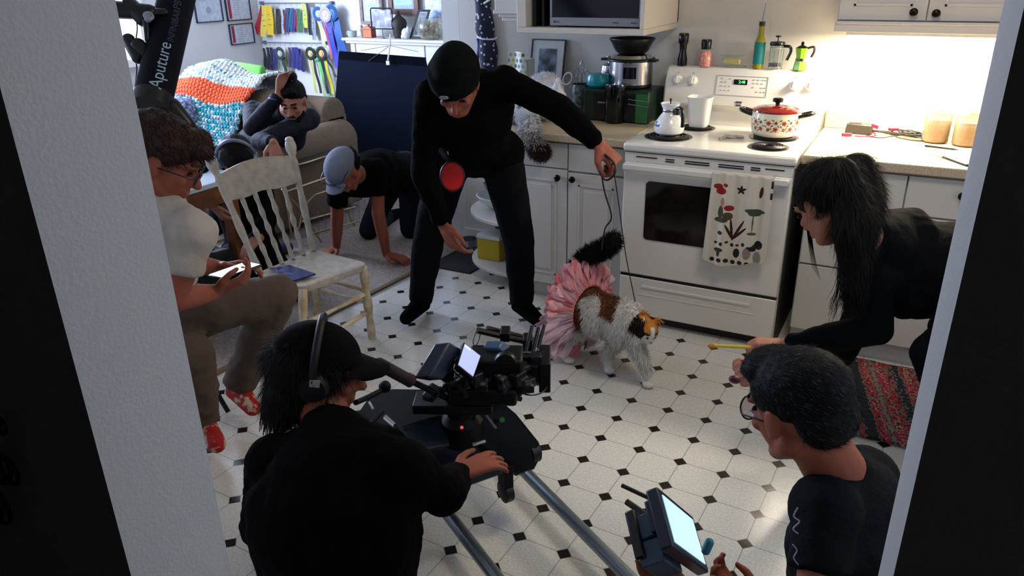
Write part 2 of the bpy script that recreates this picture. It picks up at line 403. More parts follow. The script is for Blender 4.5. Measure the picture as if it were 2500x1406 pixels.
# things on the shelves
yb = thing('storage_tub', 'yellow plastic tub with white lid on the lowest round shelf', 'tub', (-0.93, .32, .09))
obj('tub_body', MB().box((-0.90, .33, .155), (.15, .13, .13)), mat('yellow_plastic', 'b59c1c', .5), yb, bevel=.006)
obj('lid', MB().box((-0.90, .33, .232), (.16, .14, .025), taper=.93), mat('white_plastic', 'c9ccc9', .4), yb, bevel=.004)
tag(obj('blue_canister', MB().lathe([(0.075, .09), (.08, .10), (.082, .30), (.076, .315), (.07, .32), (.0, .32)], (-0.89, .50, 0)), mat('dark_blue_tin', '123a55', .35), bevel=0), 'dark blue tin standing behind the yellow tub', 'tin')
tag(obj('serving_bowl', MB().lathe([(0.05, .38), (.06, .385), (.12, .43), (.135, .46), (.13, .462), (.055, .395), (0.0, .392)], (-0.88, .38, 0)), mat('white_china', 'd8dcda', .2), loc=None), 'wide white china bowl on the middle round shelf', 'bowl')
GLASS = mat('clear_glass', 'e6f0ee', 0.05, trans=0.95, ior=1.45)
tag(obj('glass_bowl', MB().lathe([(0.05, .463), (.085, .50), (.095, .53), (.092, .53), (.08, .50), (.045, .468)], (-0.88, .38, 0)), mat('grey_glass', 'a9b7b5', .08, trans=.6)), 'grey glass bowl stacked inside the white serving bowl', 'bowl')
gj = thing('green_jar', 'dark green lidded jar on the topmost round shelf', 'jar', (-0.9, .40, .64))
obj('jar_body', MB().lathe([(0.06, .64), (.075, .66), (.078, .77), (.066, .79)], (-0.90, .40, 0)), mat('dark_green_glaze', '1e4a43', .2), gj)
obj('lid', MB().lathe([(0.07, .79), (.07, .80), (.02, .815), (.016, .83), (.0, .834)], (-0.90, .40, 0)), mat('white_china', 'd8dcda'), gj)

# --- floor mat and pet bowl
tag(obj('floor_mat', MB().prism([(-1.296, 0.221, 0), (-1.004, 0.22, 0), (-0.998, 0.457, 0), (-1.309, 0.616, 0)], (0, 0, .008)), mat('black_rubber_mat', '131419', .8, bump=(300, .3)), bevel=.002), 'black rubber mat on the floor at the end of the cabinets', 'mat')
pb = (-1.251, 0.729, 0.01)
tag(obj('pet_bowl', MB().lathe([(.055, .009), (.06, .01), (.052, .05), (.056, .054), (.048, .052), (.045, .02), (0, .018)], (pb[0] - .01, pb[1] - .08, 0)), STEEL), 'steel pet bowl on the back corner of the black mat', 'bowl')

# --- stove
st = thing('electric_stove', 'white freestanding electric stove with coil burners', 'stove', (0.38, 0.33, 0))
obj('body', MB().b2((0.0, .02, .05), (.76, .62, .87)), WHITE_EN, st, smooth=False, bevel=.003)
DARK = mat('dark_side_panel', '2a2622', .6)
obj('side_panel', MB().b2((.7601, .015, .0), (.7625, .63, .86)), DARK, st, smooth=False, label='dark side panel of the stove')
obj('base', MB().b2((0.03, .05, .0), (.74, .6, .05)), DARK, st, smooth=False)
ctp = MB(); ctp.b2((-.004, -.012, .872), (.764, .64, .912))
obj('cooktop', ctp, WHITE_EN, st, bevel=.012)
obj('vent_strip', MB().b2((.004, .002, .822), (.756, .03, .868)), WHITE_EN, st, smooth=False, bevel=.002)
sl = MB()
for x0, x1 in ((.06, .16), (.20, .24), (.29, .40), (.44, .55), (.58, .62), (.64, .72)):
    for z in ((.850, .840) if x0 not in (.06, .64) else (.850,)): sl.b2((x0, -.001, z - .0022), (x1, .004, z + .0022))
obj('vent_slots', sl, BLK, st, smooth=False)
obj('gap_shadow_strip', MB().b2((.004, .004, .866), (.756, .02, .874)), BLK, st, smooth=False)
od = obj('oven_door', MB().b2((.003, -.005, .268), (.757, .022, .822)), WHITE_EN, st, bevel=.008)
ow = MB(); x0, x1, z0, z1 = .117, .643, .458, .742
ow.prism([(x0 + .012, -.009, z0), (x1 - .012, -.009, z0), (x1, -.009, z0 + .012), (x1, -.009, z1 - .012), (x1 - .012, -.009, z1), (x0 + .012, -.009, z1), (x0, -.009, z1 - .012), (x0, -.009, z0 + .012)], (0, .006, 0))
obj('oven_window', ow, mat('oven_glass', '16110f', .09, noise_mix=('241815', 9, .4, .7)), od, smooth=False)
obj('oven_handle', MB().b2((.01, -.046, .792), (.75, -.030, .822)).b2((.012, -.04, .796), (.05, .0, .818)).b2((.71, -.04, .796), (.748, .0, .818)), WHITE_EN, od, bevel=.006)
dr = obj('storage_drawer', MB().b2((.006, -.003, .055), (.754, .022, .255)), WHITE_EN, st, bevel=.006)
obj('drawer_pull_groove', MB().b2((.12, -.008, .205), (.64, -.002, .217)).b2((.10, -.005, .165), (.66, -.002, .17)), WHITE_EN, dr, bevel=.002)
obj('drawer_gap', MB().b2((.008, .0, .255), (.752, .015, .268)), BLK, st, smooth=False)
# backguard: riser, sloping control face
bg = MB()
prof = [(.575, .905), (.600, .985), (.560, 1.005), (.600, 1.165), (.625, 1.19), (.66, 1.19), (.66, .905)]
bg.prism([(-.004, y, z) for y, z in prof], (.768, 0, 0))
obj('backguard', bg, WHITE_EN, st, bevel=.010)
FN = Vector((0, -.16, .04)).normalized()  # face normal of the control panel
def face(x, t): return Vector((x, .560 + .040 * t, 1.005 + .16 * t))
upv = Vector((0, .04, .16)).normalized()
RF = Matrix((Vector((1, 0, 0)), upv, Vector((0, -.16, .04)).normalized())).transposed()
for x in (.062, .140, .632, .706):
    c = face(x, .74)
    k = obj('control_knob', MB().lathe([(.026, 0), (.026, .004), (.021, .006), (.019, .022), (.016, .025), (0, .025)], c, 24, RF).box(c + FN * .027, (.009, .036, .008), RF), mat('white_knob_plastic', 'e6e3dc', .3), st, bevel=.001)
    obj('knob_mark', MB().box(c + upv * .036 + FN * .0005, (.004, .003, .001), RF), BLK, k, smooth=False)
pn = MB()
a, b = .262, .508
for (xx, tt, sx, sz) in (((a + b) / 2, .93, b - a, .0025), ((a + b) / 2, .36, b - a, .0025)): pn.box(face(xx, tt) + FN * .001, (sx, sz, .002), RF)
for xx in (a, b): pn.box(face(xx, .645) + FN * .001, (.0025, .094, .002), RF)
pp = obj('control_panel', pn, mat('pale_grey_print', 'aaa69e', .4), st, smooth=False)
obj('clock_display', MB().box(face(.378, .76) + FN * .001, (.066, .024, .002), RF), BLK_GL, pp, smooth=False)
GRN = mat('green_led', '20c040', .5, emit=((0.12, 1.0, 0.15), 2.2))
text('clock_digits', '2:48', face(.385, .76) + FN * .0025, .019, (1, 0, 0), upv, GRN, pp, label='green lit clock digits')
mk = MB(); random.seed(3)
for cx in (.285, .305, .325, .44, .46, .48, .495):
    for t in (.5, .62, .74, .84):
        if random.random() < .8: mk.box(face(cx, t) + FN * .001, (.009, .003, .001), RF)
obj('button_prints', mk, mat('grey_print', '8c8880', .5), pp, smooth=False)
obj('badge', MB().box(face(.383, .17) + FN * .001, (.030, .009, .002), RF).box(face(.383, .08) + FN * .001, (.026, .009, .002), RF), mat('dark_grey_badge', '4a4a4c', .4), st, smooth=False, label='small dark two-line badge under the clock panel')
DRIP = mat('drip_pan_dark', '6a625c', 0.2, metal=0.9)
COIL = mat('heating_coil', '120f0e', 0.5)
def burner(x, y, R):
    bb = obj('burner_pan', MB().lathe([(R, .912), (R + .004, .915), (R - .006, .9155), (R * .8, .9135), (R * .25, .9128), (0, .9128)], (x, y, 0), 40), DRIP, st)
    pts = []
    for k in range(0, 241):
        a = k * 2 * PI / 48; r = .018 + (R - .03) * k / 240; pts.append((x + r * math.cos(a), y + r * math.sin(a), .9195))
    obj('coil', MB().tube(pts, .0042, 6), COIL, bb)
burner(.150, .19, .108); burner(.215, .455, .085); burner(.600, .375, .108); burner(.618, .150, .085)
# towel over the oven handle
random.seed(11)
xa, xb = .430, .690
def towel_f(u, v):
    x = xa + (xb - xa) * u; w = .004 * math.sin(u * 17) * min(1, v * 3) + .003 * math.sin(u * 31 + 2)
    L = .40 + .02 * math.sin(u * 5)
    if v < .06: a = v / .06 * PI; return (x, -.038 + .011 * math.cos(a), .825 + .006 * math.sin(a)) 
    z = .822 - (v - .06) / .94 * L; return (x + .02 * (v) * (u - .5) - .004 * v, -.052 + w - .004 * v, z)
TW = attr_mat('printed_cotton', rough=.9, bump=(700, .25))
tm = MB().sheet(towel_f, 240, 360, .002)
tw = obj('tea_towel', tm, TW); tag(tw, 'white tea towel printed with mushrooms and plants over the oven handle', 'towel')
def star(px, py, cx, cy, r):
    dx, dy = px - cx, py - cy; a = math.atan2(dx, dy); d = math.hypot(dx, dy); k = (a / (2 * PI / 5)) % 1; k = min(k, 1 - k) * 2
    return d < r * (1 - .62 * k)
def towel_col(x, z):  # x, z on the cloth in metres from its top left corner
    def el(cx, cz, rx, rz, rot=0.0):
        dx, dz = x - cx, z - cz; c, s = math.cos(rot), math.sin(rot); return ((dx * c + dz * s) / rx) ** 2 + ((-dx * s + dz * c) / rz) ** 2 < 1
    red, dk, gr, ol = srgb('8f1a16'), srgb('2a1210'), srgb('3a4636'), srgb('4a4429')
    if el(.030, .055, .020, .012) or el(.045, .075, .022, .016) or el(.062, .048, .010, .009): return red
    if el(.085, .148, .022, .013): return red
    if el(.055, .125, .009, .022): return srgb('b07e60')
    if el(.050, .170, .012, .030) or el(.082, .185, .022, .018) or el(.055, .205, .030, .012): return ol
    if star(x, -z, .130, -.062, .022): return dk
    if el(.214, .065, .008, .026, .12): return srgb('4d1512')
    if el(.196, .150, .043, .011) or el(.196, .158, .028, .014): return gr
    if el(.192, .200, .003, .045) or el(.192, .252, .020, .007): return srgb('5f5345')
    for a, l in ((-.5, .04), (-.15, .05), (.45, .055), (.75, .045)):
        if el(.110 + math.sin(a) * l * .9, .290 - math.cos(a) * l * .9, .006, l, a): return srgb('3b1214')
    if el(.055, .265, .011, .009): return srgb('5c1715')
    for k in range(9):
        if el(.04 + .024 * k, .312 + .006 * math.sin(k * 2.3), .008, .006 + .003 * (k % 2)): return srgb('2b2620')
    if el(.226, .300, .018, .020) or el(.202, .322, .016, .012): return srgb('14120f')
    if el(.055, .345, .020, .010) or el(.055, .360, .008, .018): return srgb('37341c')
    if el(.135, .350, .014, .022): return srgb('17151f')
    if el(.180, .345, .018, .028): return srgb('8d7c74')
    if el(.225, .360, .018, .03): return srgb('8a8a80')
    for k in range(8):
        if el(.03 + .031 * k, .394, .011, .010): return srgb('241a1a')
    if x > .252 and abs(math.sin(z * 60)) > .55 and z < .09: return dk
    return None
ca = tw.data.color_attributes.new('Col', 'FLOAT_COLOR', 'POINT'); base = srgb('cfc6b6')
for i, v in enumerate(tw.data.vertices):
    c = towel_col(v.co.x - xa, .822 - v.co.z) or base; ca.data[i].color = (*c, 1)

# --- cabinet and worktop right of the stove
rc = thing('base_cabinet', 'white base cabinet with drawer right of the stove', 'cabinet', (1.5, .4, 0))
obj('body', MB().b2((.815, FY + .02, .10), (2.28, YW - .01, .868)).b2((.815, FY + .06, 0), (2.28, YW - .01, .10)), CAB, rc, smooth=False, bevel=.001)
sz = (0.894, 0.06, 0.423)[2]; vx = (1.19, 0.06, 0.866)[0]
panel_door('drawer', .82, vx - .003, sz + .004, .86, FY, rc, raised=False)
panel_door('door', .82, vx - .003, .105, sz - .004, FY, rc, raised=False)
panel_door('drawer', vx + .003, vx + .42, .70, .86, FY, rc, ((1.391, 0.075, 0.804)[0], (1.391, 0.075, 0.804)[2] + .0), raised=False)
panel_door('door', vx + .003, vx + .42, .105, .692, FY, rc, raised=False)
panel_door('door', vx + .426, 2.27, .105, .86, FY, rc, raised=False)
tag(obj('countertop', MB().b2((.775, .05, .872), (2.29, YW, .912)).b2((.775, YW - .022, .912), (2.29, YW, 1.0)), CTOP, bevel=.005), 'pale laminate worktop with a low back lip right of the stove', 'countertop')
# --- wall cabinet over it, with the light strip
uc = thing('wall_cabinet', 'white wall cabinet with two dark knobs above the right worktop', 'cabinet', (1.5, .55, 1.4))
UY = .40; ux0 = .80
obj('body', MB().b2((ux0, UY + .02, 1.40), (2.28, YW, 2.15)), CAB, uc, smooth=False, bevel=.002)
obj('light_rail', MB().b2((ux0 - .006, UY - .004, 1.385), (2.28, UY + .02, 1.425)).b2((ux0, UY - .012, 1.418), (2.28, UY + .02, 1.430)).b2((ux0 - .006, UY, 1.385), (ux0 + .01, YW, 1.41)), CAB, uc, bevel=.002)
kx1, kx2 = (1.094, 0.38, 1.469), (1.177, 0.38, 1.465); mid = (1.144, 0.4, 1.424)[0]
panel_door('door', ux0 + .004, mid - .002, 1.435, 2.14, UY, uc, (kx1[0], kx1[2]))
panel_door('door', mid + .002, mid + .60, 1.435, 2.14, UY, uc, (kx2[0], kx2[2]))
fx = thing('under_cabinet_lamp', 'glowing strip lamp under the right-hand wall cabinet', 'lamp', (1.22, .50, 1.38))
obj('housing', MB().b2((.84, .45, 1.368), (1.62, .55, 1.40)), mat('white_plastic', 'c9ccc9', .4), fx, smooth=False, bevel=.003)
obj('diffuser', MB().b2((.85, .455, 1.356), (1.61, .545, 1.368)), mat('lit_diffuser', 'fff2d0', .4, emit=((1, .88, .66), 14)), fx, smooth=False, bevel=.002)

# --- left wall cabinet with microwave niche
lc = thing('wall_cabinet', 'white wall cabinet with an open microwave niche, left of the stove', 'cabinet', (-.35, .45, 1.36))
NY, NX0, NX1 = .20, -.66, 0.0
lb = MB()
lb.b2((NX0, NY, 1.365), (NX1, YW, 1.392)).b2((NX0, NY + .0, 1.392), (NX0 + .05, YW, 2.0)).b2((NX1 - .022, NY, 1.392), (NX1, YW, 2.0)).b2((NX0, NY, 1.80), (NX1, YW, 2.15)).b2((NX0, YW - .02, 1.39), (NX1, YW, 1.8))
obj('body', lb, mat('cream_cabinet_paint', 'cdc6ba', .5), lc, smooth=False, bevel=.003)
arc = [(NX0 - .012, 1.40)] + [(NX0 + .05 - .062 * math.cos(t), 1.55 + .1 * math.sin(t)) for t in (0, .3, .6, .9, 1.2, 1.5)] + [(NX0 + .05, 1.40)]
lc2 = thing('wall_cabinet', 'narrow white wall cabinet with moulded lower edge by the dotted apron', 'cabinet', (-.8, .5, 1.42))
c0 = (-0.885, 0.36, 1.463); c1 = (-0.679, 0.36, 1.405)
obj('body', MB().b2((c0[0] + .0, .38, 1.455), (NX0 - .002, YW, 2.15)), CAB, lc2, smooth=False, bevel=.003)
obj('moulding', MB().b2((c0[0] - .006, .372, 1.442), (NX0 - .002, YW, 1.462)).b2((c0[0] + .02, .385, 1.425), (NX0 - .002, YW, 1.442)).b2((c0[0] + .035, .395, 1.405), (NX0 - .002, YW, 1.425)), CAB, lc2, smooth=False, bevel=.004)
mw = thing('microwave', 'silver and black microwave in the wall cabinet niche', 'microwave', (-.26, .4, 1.392))
mx0, mx1 = -.500, -.030
obj('case', MB().b2((mx0, .262, 1.397), (mx1, .62, 1.68)), BLK, mw, smooth=False, bevel=.004)
for xx in (mx0 + .03, mx1 - .06): obj('foot', MB().b2((xx, .28, 1.392), (xx + .03, .31, 1.397)), BLK, mw, smooth=False)
md = obj('door', MB().b2((mx0, .244, 1.399), (mx1, .262, 1.438)).b2((mx0, .244, 1.438), (mx0 + .012, .262, 1.68)).b2((mx1 - .012, .244, 1.438), (mx1, .262, 1.68)), mat('silver_trim', '8d8d92', .35, metal=.6), mw, smooth=False, bevel=.002)
obj('door_glass', MB().b2((mx0 + .012, .247, 1.438), (mx1 - .012, .262, 1.68)), mat('dark_door_glass', '0a0d16', .12), md, smooth=False)
GREY = mat('dark_grey_ink', '3c3c40', .5)
text('logo_lettering', 'LG', (mx0 + .043, .2432, 1.417), .014, (1, 0, 0), (0, 0, 1), GREY, md)
obj('logo_disc', MB().cyl((mx0 + .026, .2435, 1.418), (mx0 + .026, .245, 1.418), .006), GREY, md)
for xx in (-.17, -.08): obj('small_print', MB().b2((xx, .2434, 1.414), (xx + .03, .245, 1.419)), GREY, md, smooth=False)
tag(obj('baking_tray', MB().b2((NX0 + .075, .25, 1.3925), (NX0 + .082, .62, 1.72)), mat('black_tray', '141414', .4), smooth=False), 'black tray standing upright left of the microwave', 'tray')
tag(obj('cutting_board', MB().b2((NX0 + .100, .28, 1.3925), (NX0 + .112, .6, 1.69)), mat('charcoal_board', '26262a', .5), smooth=False), 'charcoal cutting board standing beside the upright tray', 'cutting board')


# ================================================================ things on the stove and its backguard
BLK_H = mat('black_bakelite', '0d0b0b', 0.25)
def top_ledge(px_x): return (px_x, .643, 1.19)
# pepper mill
x, y, z = .064, .640, 1.19
t = thing('pepper_mill', 'tall black pepper mill at the left end of the stove back', 'pepper mill', (x, y, z))
obj('body', MB().lathe([(.0, z), (.024, z), (.025, z + .03), (.017, z + .07), (.019, z + .10), (.021, z + .108), (0, z + .108)], (x, y, 0)), mat('dark_peppercorn_glass', '1c1316', .12), t)
obj('head', MB().lathe([(.0, z + .108), (.023, z + .108), (.025, z + .115), (.026, z + .15), (.023, z + .157), (0, z + .158)], (x, y, 0)), BLK_H, t)
# salt grinder
x = .182
t = thing('salt_grinder', 'pink salt grinder with black cap on the stove back', 'grinder', (x, y, z))
obj('body', MB().lathe([(0, z), (.030, z), (.032, z + .02), (.031, z + .055), (.020, z + .075), (0, z + .075)], (x, y, 0)), mat('pink_salt', 'c26a56', .3, noise_mix=('e0a594', 140, .4, .6), coat=.6), t)
obj('collar', MB().lathe([(.019, z + .070), (.021, z + .084), (0, z + .084)], (x, y, 0)), GLASS, t)
obj('cap', MB().lathe([(0, z + .083), (.024, z + .083), (.026, z + .122), (.023, z + .13), (0, z + .13)], (x, y, 0)), BLK_H, t)
# butter dish
x = .315
t = thing('butter_dish', 'clear glass butter dish with yellow butter on the stove back', 'dish', (x, y, z))
obj('base', MB().box((x, y, z + .006), (.14, .035, .01)), GLASS, t, bevel=.003)
obj('butter', MB().box((x, y, z + .028), (.085, .025, .026)), mat('butter', 'd9c45a', .5), t, bevel=.004)
obj('cover', MB().sheet(lambda u, v: (x - .062 + .124 * u, y - .019 * math.cos(PI * v), z + .012 + .047 * math.sin(PI * v) ** .5), 8, 16, .002), mat('thin_glass', 'dfe9e6', .05, trans=.9, alpha=.5), t)
# oil bottle
x = .443
t = thing('oil_bottle', 'tall oil bottle with teal label and pour spout on the stove back', 'bottle', (x, y, z))
obj('glass_body', MB().lathe([(0, z), (.024, z), (.025, z + .004), (.025, z + .125), (.014, z + .155), (.0125, z + .205), (0, z + .205)], (x, y, 0)), mat('olive_oil_glass', '8c8417', .08, coat=.5), t)
obj('label', MB().lathe([(.0255, z + .022), (.0258, z + .024), (.0258, z + .122), (.0255, z + .124)], (x, y, 0), cap=False), mat('teal_label', '0d7474', .6, noise_mix=('1a5a8c', 30, .55, .7)), t, label='teal paper label')
obj('neck_collar', MB().lathe([(.0142, z + .198), (.0145, z + .218), (0, z + .219)], (x, y, 0)), mat('dark_olive_cap', '2c2a14', .4), t)
obj('pour_spout', MB().tube([(x, y, z + .218), (x + .002, y, z + .25), (x + .008, y - .003, z + .30)], [.004, .003, .002], 8), STEEL, t)
# french press
x = .525
t = thing('french_press', 'glass french press with black lid and handle on the stove back', 'coffee press', (x, y, z))
obj('glass_body', MB().lathe([(.030, z + .006), (.031, z + .01), (.031, z + .11), (.029, z + .11), (.029, z + .012), (0, z + .01)], (x, y, 0)), mat('thin_glass', ''), t)
obj('coffee', MB().lathe([(0, z + .012), (.028, z + .012), (.028, z + .03), (0, z + .03)], (x, y, 0)), mat('coffee', '1c1019', .2), t)
fr = MB()
for k in range(4):
    a = k * PI / 2 + .5; fr.cyl((x + .032 * math.cos(a), y + .032 * math.sin(a), z), (x + .032 * math.cos(a), y + .032 * math.sin(a), z + .11), .0018, n=6)
fr.torus((x, y, z + .012), .032, .002).torus((x, y, z + .10), .032, .002)
obj('frame', fr, CHROME, t)
obj('lid', MB().lathe([(0, z + .110), (.034, z + .110), (.036, z + .117), (.033, z + .127), (.010, z + .130), (0, z + .130)], (x, y, 0)), BLK_H, t)
obj('plunger', MB().cyl((x, y, z + .12), (x, y, z + .148), .0025, n=8).lathe([(0, z + .147), (.012, z + .148), (.013, z + .154), (0, z + .157)], (x, y, 0)), BLK_H, t)
obj('handle', MB().tube(catmull([(x + .032, y - .01, z + .108), (x + .060, y - .012, z + .106), (x + .066, y - .013, z + .085), (x + .052, y - .012, z + .045)]), .007, 8), BLK_H, t)
# moka pot
x = .640
t = thing('moka_pot', 'small lime green moka pot at the right of the stove back', 'coffee pot', (x, y, z))
LIME = mat('lime_green_enamel', '6fae1f', .25, coat=.4)
obj('base', MB().lathe([(0, z), (.032, z), (.033, z + .005), (.026, z + .043), (0, z + .043)], (x, y, 0), 8), LIME, t, smooth=False)
obj('band', MB().lathe([(0, z + .042), (.025, z + .042), (.026, z + .055), (0, z + .055)], (x, y, 0)), CHROME, t)
obj('pot', MB().lathe([(0, z + .054), (.022, z + .054), (.030, z + .102), (0, z + .102)], (x, y, 0), 8), LIME, t, smooth=False)
obj('lid', MB().lathe([(.030, z + .102), (.012, z + .113), (0, z + .114)], (x, y, 0), 8).lathe([(0, z + .112), (.007, z + .115), (.008, z + .125), (0, z + .133)], (x, y, 0), 12), BLK_H, t, smooth=False)
obj('handle', MB().tube(catmull([(x + .026, y - .006, z + .102), (x + .052, y - .008, z + .108), (x + .056, y - .008, z + .088), (x + .046, y - .008, z + .062)]), .0055, 8), mat('brown_handle', '2a120c', .4), t)

# teapot on the front left burner
x, y, z = .150, .19, .924
CER = mat('white_corning_glass', 'dcdbd8', .12, coat=.5)
t = thing('teapot', 'white teapot with black handle and a small blue flower on the front left burner', 'teapot', (x, y, z))
bd = obj('body', MB().lathe([(0, z), (.048, z), (.066, z + .012), (.072, z + .034), (.066, z + .058), (.046, z + .088), (.034, z + .104), (.033, z + .118), (.046, z + .146), (.044, z + .147), (.030, z + .12), (0, z + .118)], (x, y, 0), 40), CER, t)
obj('band', MB().lathe([(.0335, z + .106), (.0350, z + .108), (.0350, z + .118), (.0335, z + .120)], (x, y, 0), cap=False), STEEL, t)
obj('lid', MB().lathe([(.042, z + .136), (.030, z + .142), (.008, z + .144), (0, z + .144)], (x, y, 0)), CER, t)
obj('lid_knob', MB().lathe([(.003, z + .143), (.003, z + .155), (.008, z + .16), (.006, z + .168), (0, z + .169)], (x, y, 0), 16), BLK_H, t)
hx = .8; hy = -.6
obj('handle', MB().tube(catmull([(x + .036 * hx, y + .036 * hy, z + .104), (x + .055 * hx, y + .055 * hy, z + .128), (x + .085 * hx, y + .085 * hy, z + .132), (x + .098 * hx, y + .098 * hy, z + .10), (x + .10 * hx, y + .10 * hy, z + .055)]), [.013] * 9 + [.010] * 24, 10) if 0 else MB().tube(catmull([(x + .034 * hx, y + .034 * hy, z + .112), (x + .058 * hx, y + .058 * hy, z + .130), (x + .086 * hx, y + .086 * hy, z + .128), (x + .098 * hx, y + .098 * hy, z + .095), (x + .10 * hx, y + .10 * hy, z + .05)]), .0085, 10), BLK_H, t)
obj('clamp', MB().box((x + .05 * hx, y + .05 * hy, z + .112), (.03, .02, .026), (0, 0, -.64)), BLK_H, t, bevel=.005)
BLUE = mat('cornflower_blue', '5a7fc4', .3)
fl = MB(); fc = Vector((x, y, z + .05))
for k in range(7):
    a = -2.25 + .16 * (k % 3 - 1); zz = z + .050 + .011 * (k // 3 - 1)
    r = .0705 - .0006 * abs(k // 3 - 1) * 9
    fl.ell((x + r * math.cos(a), y + r * math.sin(a), zz), (.006, .003, .0065), Euler((0, 0, a + PI / 2)).to_matrix(), 8, 5)
obj('flower_print', fl, BLUE, t, label='small blue printed flower')
# white square pot behind
x, y, z = .222, .452, .924
t = thing('ceramic_pot', 'tall white square-mouthed pot behind the teapot', 'pot', (x, y, z))
def sq(r, zz, rr=.35): 
    out = []
    for k in range(32):
        a = 2 * PI * k / 32 + PI / 4; c, s = math.cos(a), math.sin(a); q = (abs(c) ** 4 + abs(s) ** 4) ** -.25
        out.append(Vector((x + r * q * c, y + r * q * s, zz)))
    return out
obj('body', MB().loft([sq(.004, z), sq(.043, z), sq(.046, z + .01), sq(.056, z + .13), sq(.062, z + .145), sq(.059, z + .145), sq(.050, z + .125), sq(.038, z + .02), sq(.004, z + .018)], cap=False), CER, t)
# spoon rest: small lace bootie-like cloth
tag(obj('spoon_rest', MB().sheet(lambda u, v: (.385 + .085 * u + .01 * math.sin(v * 3), .255 + .05 * v * (1 - .5 * u) + .03 * u, .9185 + .006 * math.sin(u * 9) * math.sin(v * 7)), 18, 12, .006).tube([(.40, .25, .918), (.385, .225, .917), (.395, .21, .917)], .008, 8), mat('cream_lace', 'd9d0be', .8, bump=(300, 1)), smooth=True), 'small crumpled cream cloth rest between the burners', 'spoon rest')
# casserole
x, y, z = .600, .375, .924
t = thing('casserole_pot', 'cream enamel casserole printed with orange flowers on the back right burner', 'pot', (x, y, z))
def enamel():
    M = mat('floral_enamel', 'd8d3bf', .15, coat=.5); nt = M.node_tree; b = nt.nodes['Principled BSDF']
    a = nt.nodes.new('ShaderNodeAttribute'); a.attribute_name = 'Col'; nt.links.new(a.outputs['Color'], b.inputs['Base Color']); return M
prof = [(.004, 0), (.085, 0), (.100, .010), (.107, .03), (.110, .05), (.111, .085), (.108, .108), (.110, .112), (.105, .112), (.104, .02), (.004, .016)]
dense = []
for (r0, h0), (r1, h1) in zip(prof, prof[1:]):
    nst = max(1, int(abs(h1 - h0) / .0015)) if 3 <= prof.index((r0, h0)) <= 5 else 1
    for k in range(nst): dense.append((r0 + (r1 - r0) * k / nst, z + h0 + (h1 - h0) * k / nst))
dense.append((prof[-1][0], z + prof[-1][1]))
pot = obj('pot_body', MB().lathe(dense, (x, y, 0), 360), enamel(), t)
ca = pot.data.color_attributes.new('Col', 'FLOAT_COLOR', 'POINT')
cr = srgb('d8d3bf'); org = srgb('b5431c'); brn = srgb('6b3a1e'); drk = srgb('40301f'); grn2 = srgb('6c6a3a')
for i, v in enumerate(pot.data.vertices):
    a = math.atan2(v.co.y + .0, v.co.x); s = a * .110; h = v.co.z; c = cr
    if .028 < h < .090:
        per = 2 * PI * .11 / 10
        k = math.floor(s / per); u = s - (k + .5) * per
        for (cu, ch, R0, cc, cin) in ((-.012, .071, .0125, org, brn), (.019, .044, .0125, org, brn), (.020, .073, .0085, brn, drk), (-.014, .042, .0095, brn, org)):
            d = math.hypot(u - cu, h - ch); an = math.atan2(h - ch, u - cu)
            if d < R0 * (.82 + .18 * math.cos(5 * an)): c = cin if d < R0 * .35 else cc
        if c == cr:
            f = abs((h - .058) - .016 * math.sin(u * 190)); 
            if f < .0012: c = drk
            for (cu, ch, an) in ((.003, .060, .6), (-.026, .056, -.7), (.004, .034, .3), (.006, .085, -.4), (-.028, .084, .5), (.031, .058, -.6), (-.002, .047, -1.0)):
                dx, dz = u - cu, h - ch; p, q = dx * math.cos(an) + dz * math.sin(an), -dx * math.sin(an) + dz * math.cos(an)
                if (p / .0065) ** 2 + (q / .0026) ** 2 < 1: c = drk if ch > .05 else grn2
    ca.data[i].color = (*c, 1)
obj('lid', MB().lathe([(.112, z + .112), (.110, z + .119), (.085, z + .130), (.04, z + .137), (0, z + .138)], (x, y, 0), 48), mat('dark_red_enamel', '6d1111', .08, coat=.6), t, label='dark red enamel lid')
obj('lid_knob', MB().lathe([(.010, z + .136), (.010, z + .148), (.024, z + .154), (.024, z + .166), (.018, z + .170), (0, z + .170)], (x, y, 0)), BLK_H, t)
for s in (-1, 1):
    hd = obj('handle', MB().tube(catmull([(x + s * .105, y - .035, z + .095), (x + s * .150, y - .030, z + .108), (x + s * .163, y, z + .112), (x + s * .150, y + .030, z + .108), (x + s * .105, y + .035, z + .095)]), .0085, 10), BLK_H, t)

# ================================================================ left worktop
zc = .91
x, y = (-0.22, 0.45, 0.91)[:2]
t = thing('canister', 'tall gloss black canister in front of the dark green bread box', 'canister', (x, y, zc))
obj('body', MB().lathe([(0, zc), (.050, zc), (.052, zc + .004), (.055, zc + .175), (0, zc + .175)], (x, y, 0)), BLK_GL, t)
obj('lid', MB().lathe([(.056, zc + .175), (.057, zc + .185), (.054, zc + .198), (.02, zc + .20), (0, zc + .20)], (x, y, 0)), mat('black_lid_gloss', '101012', .15), t)
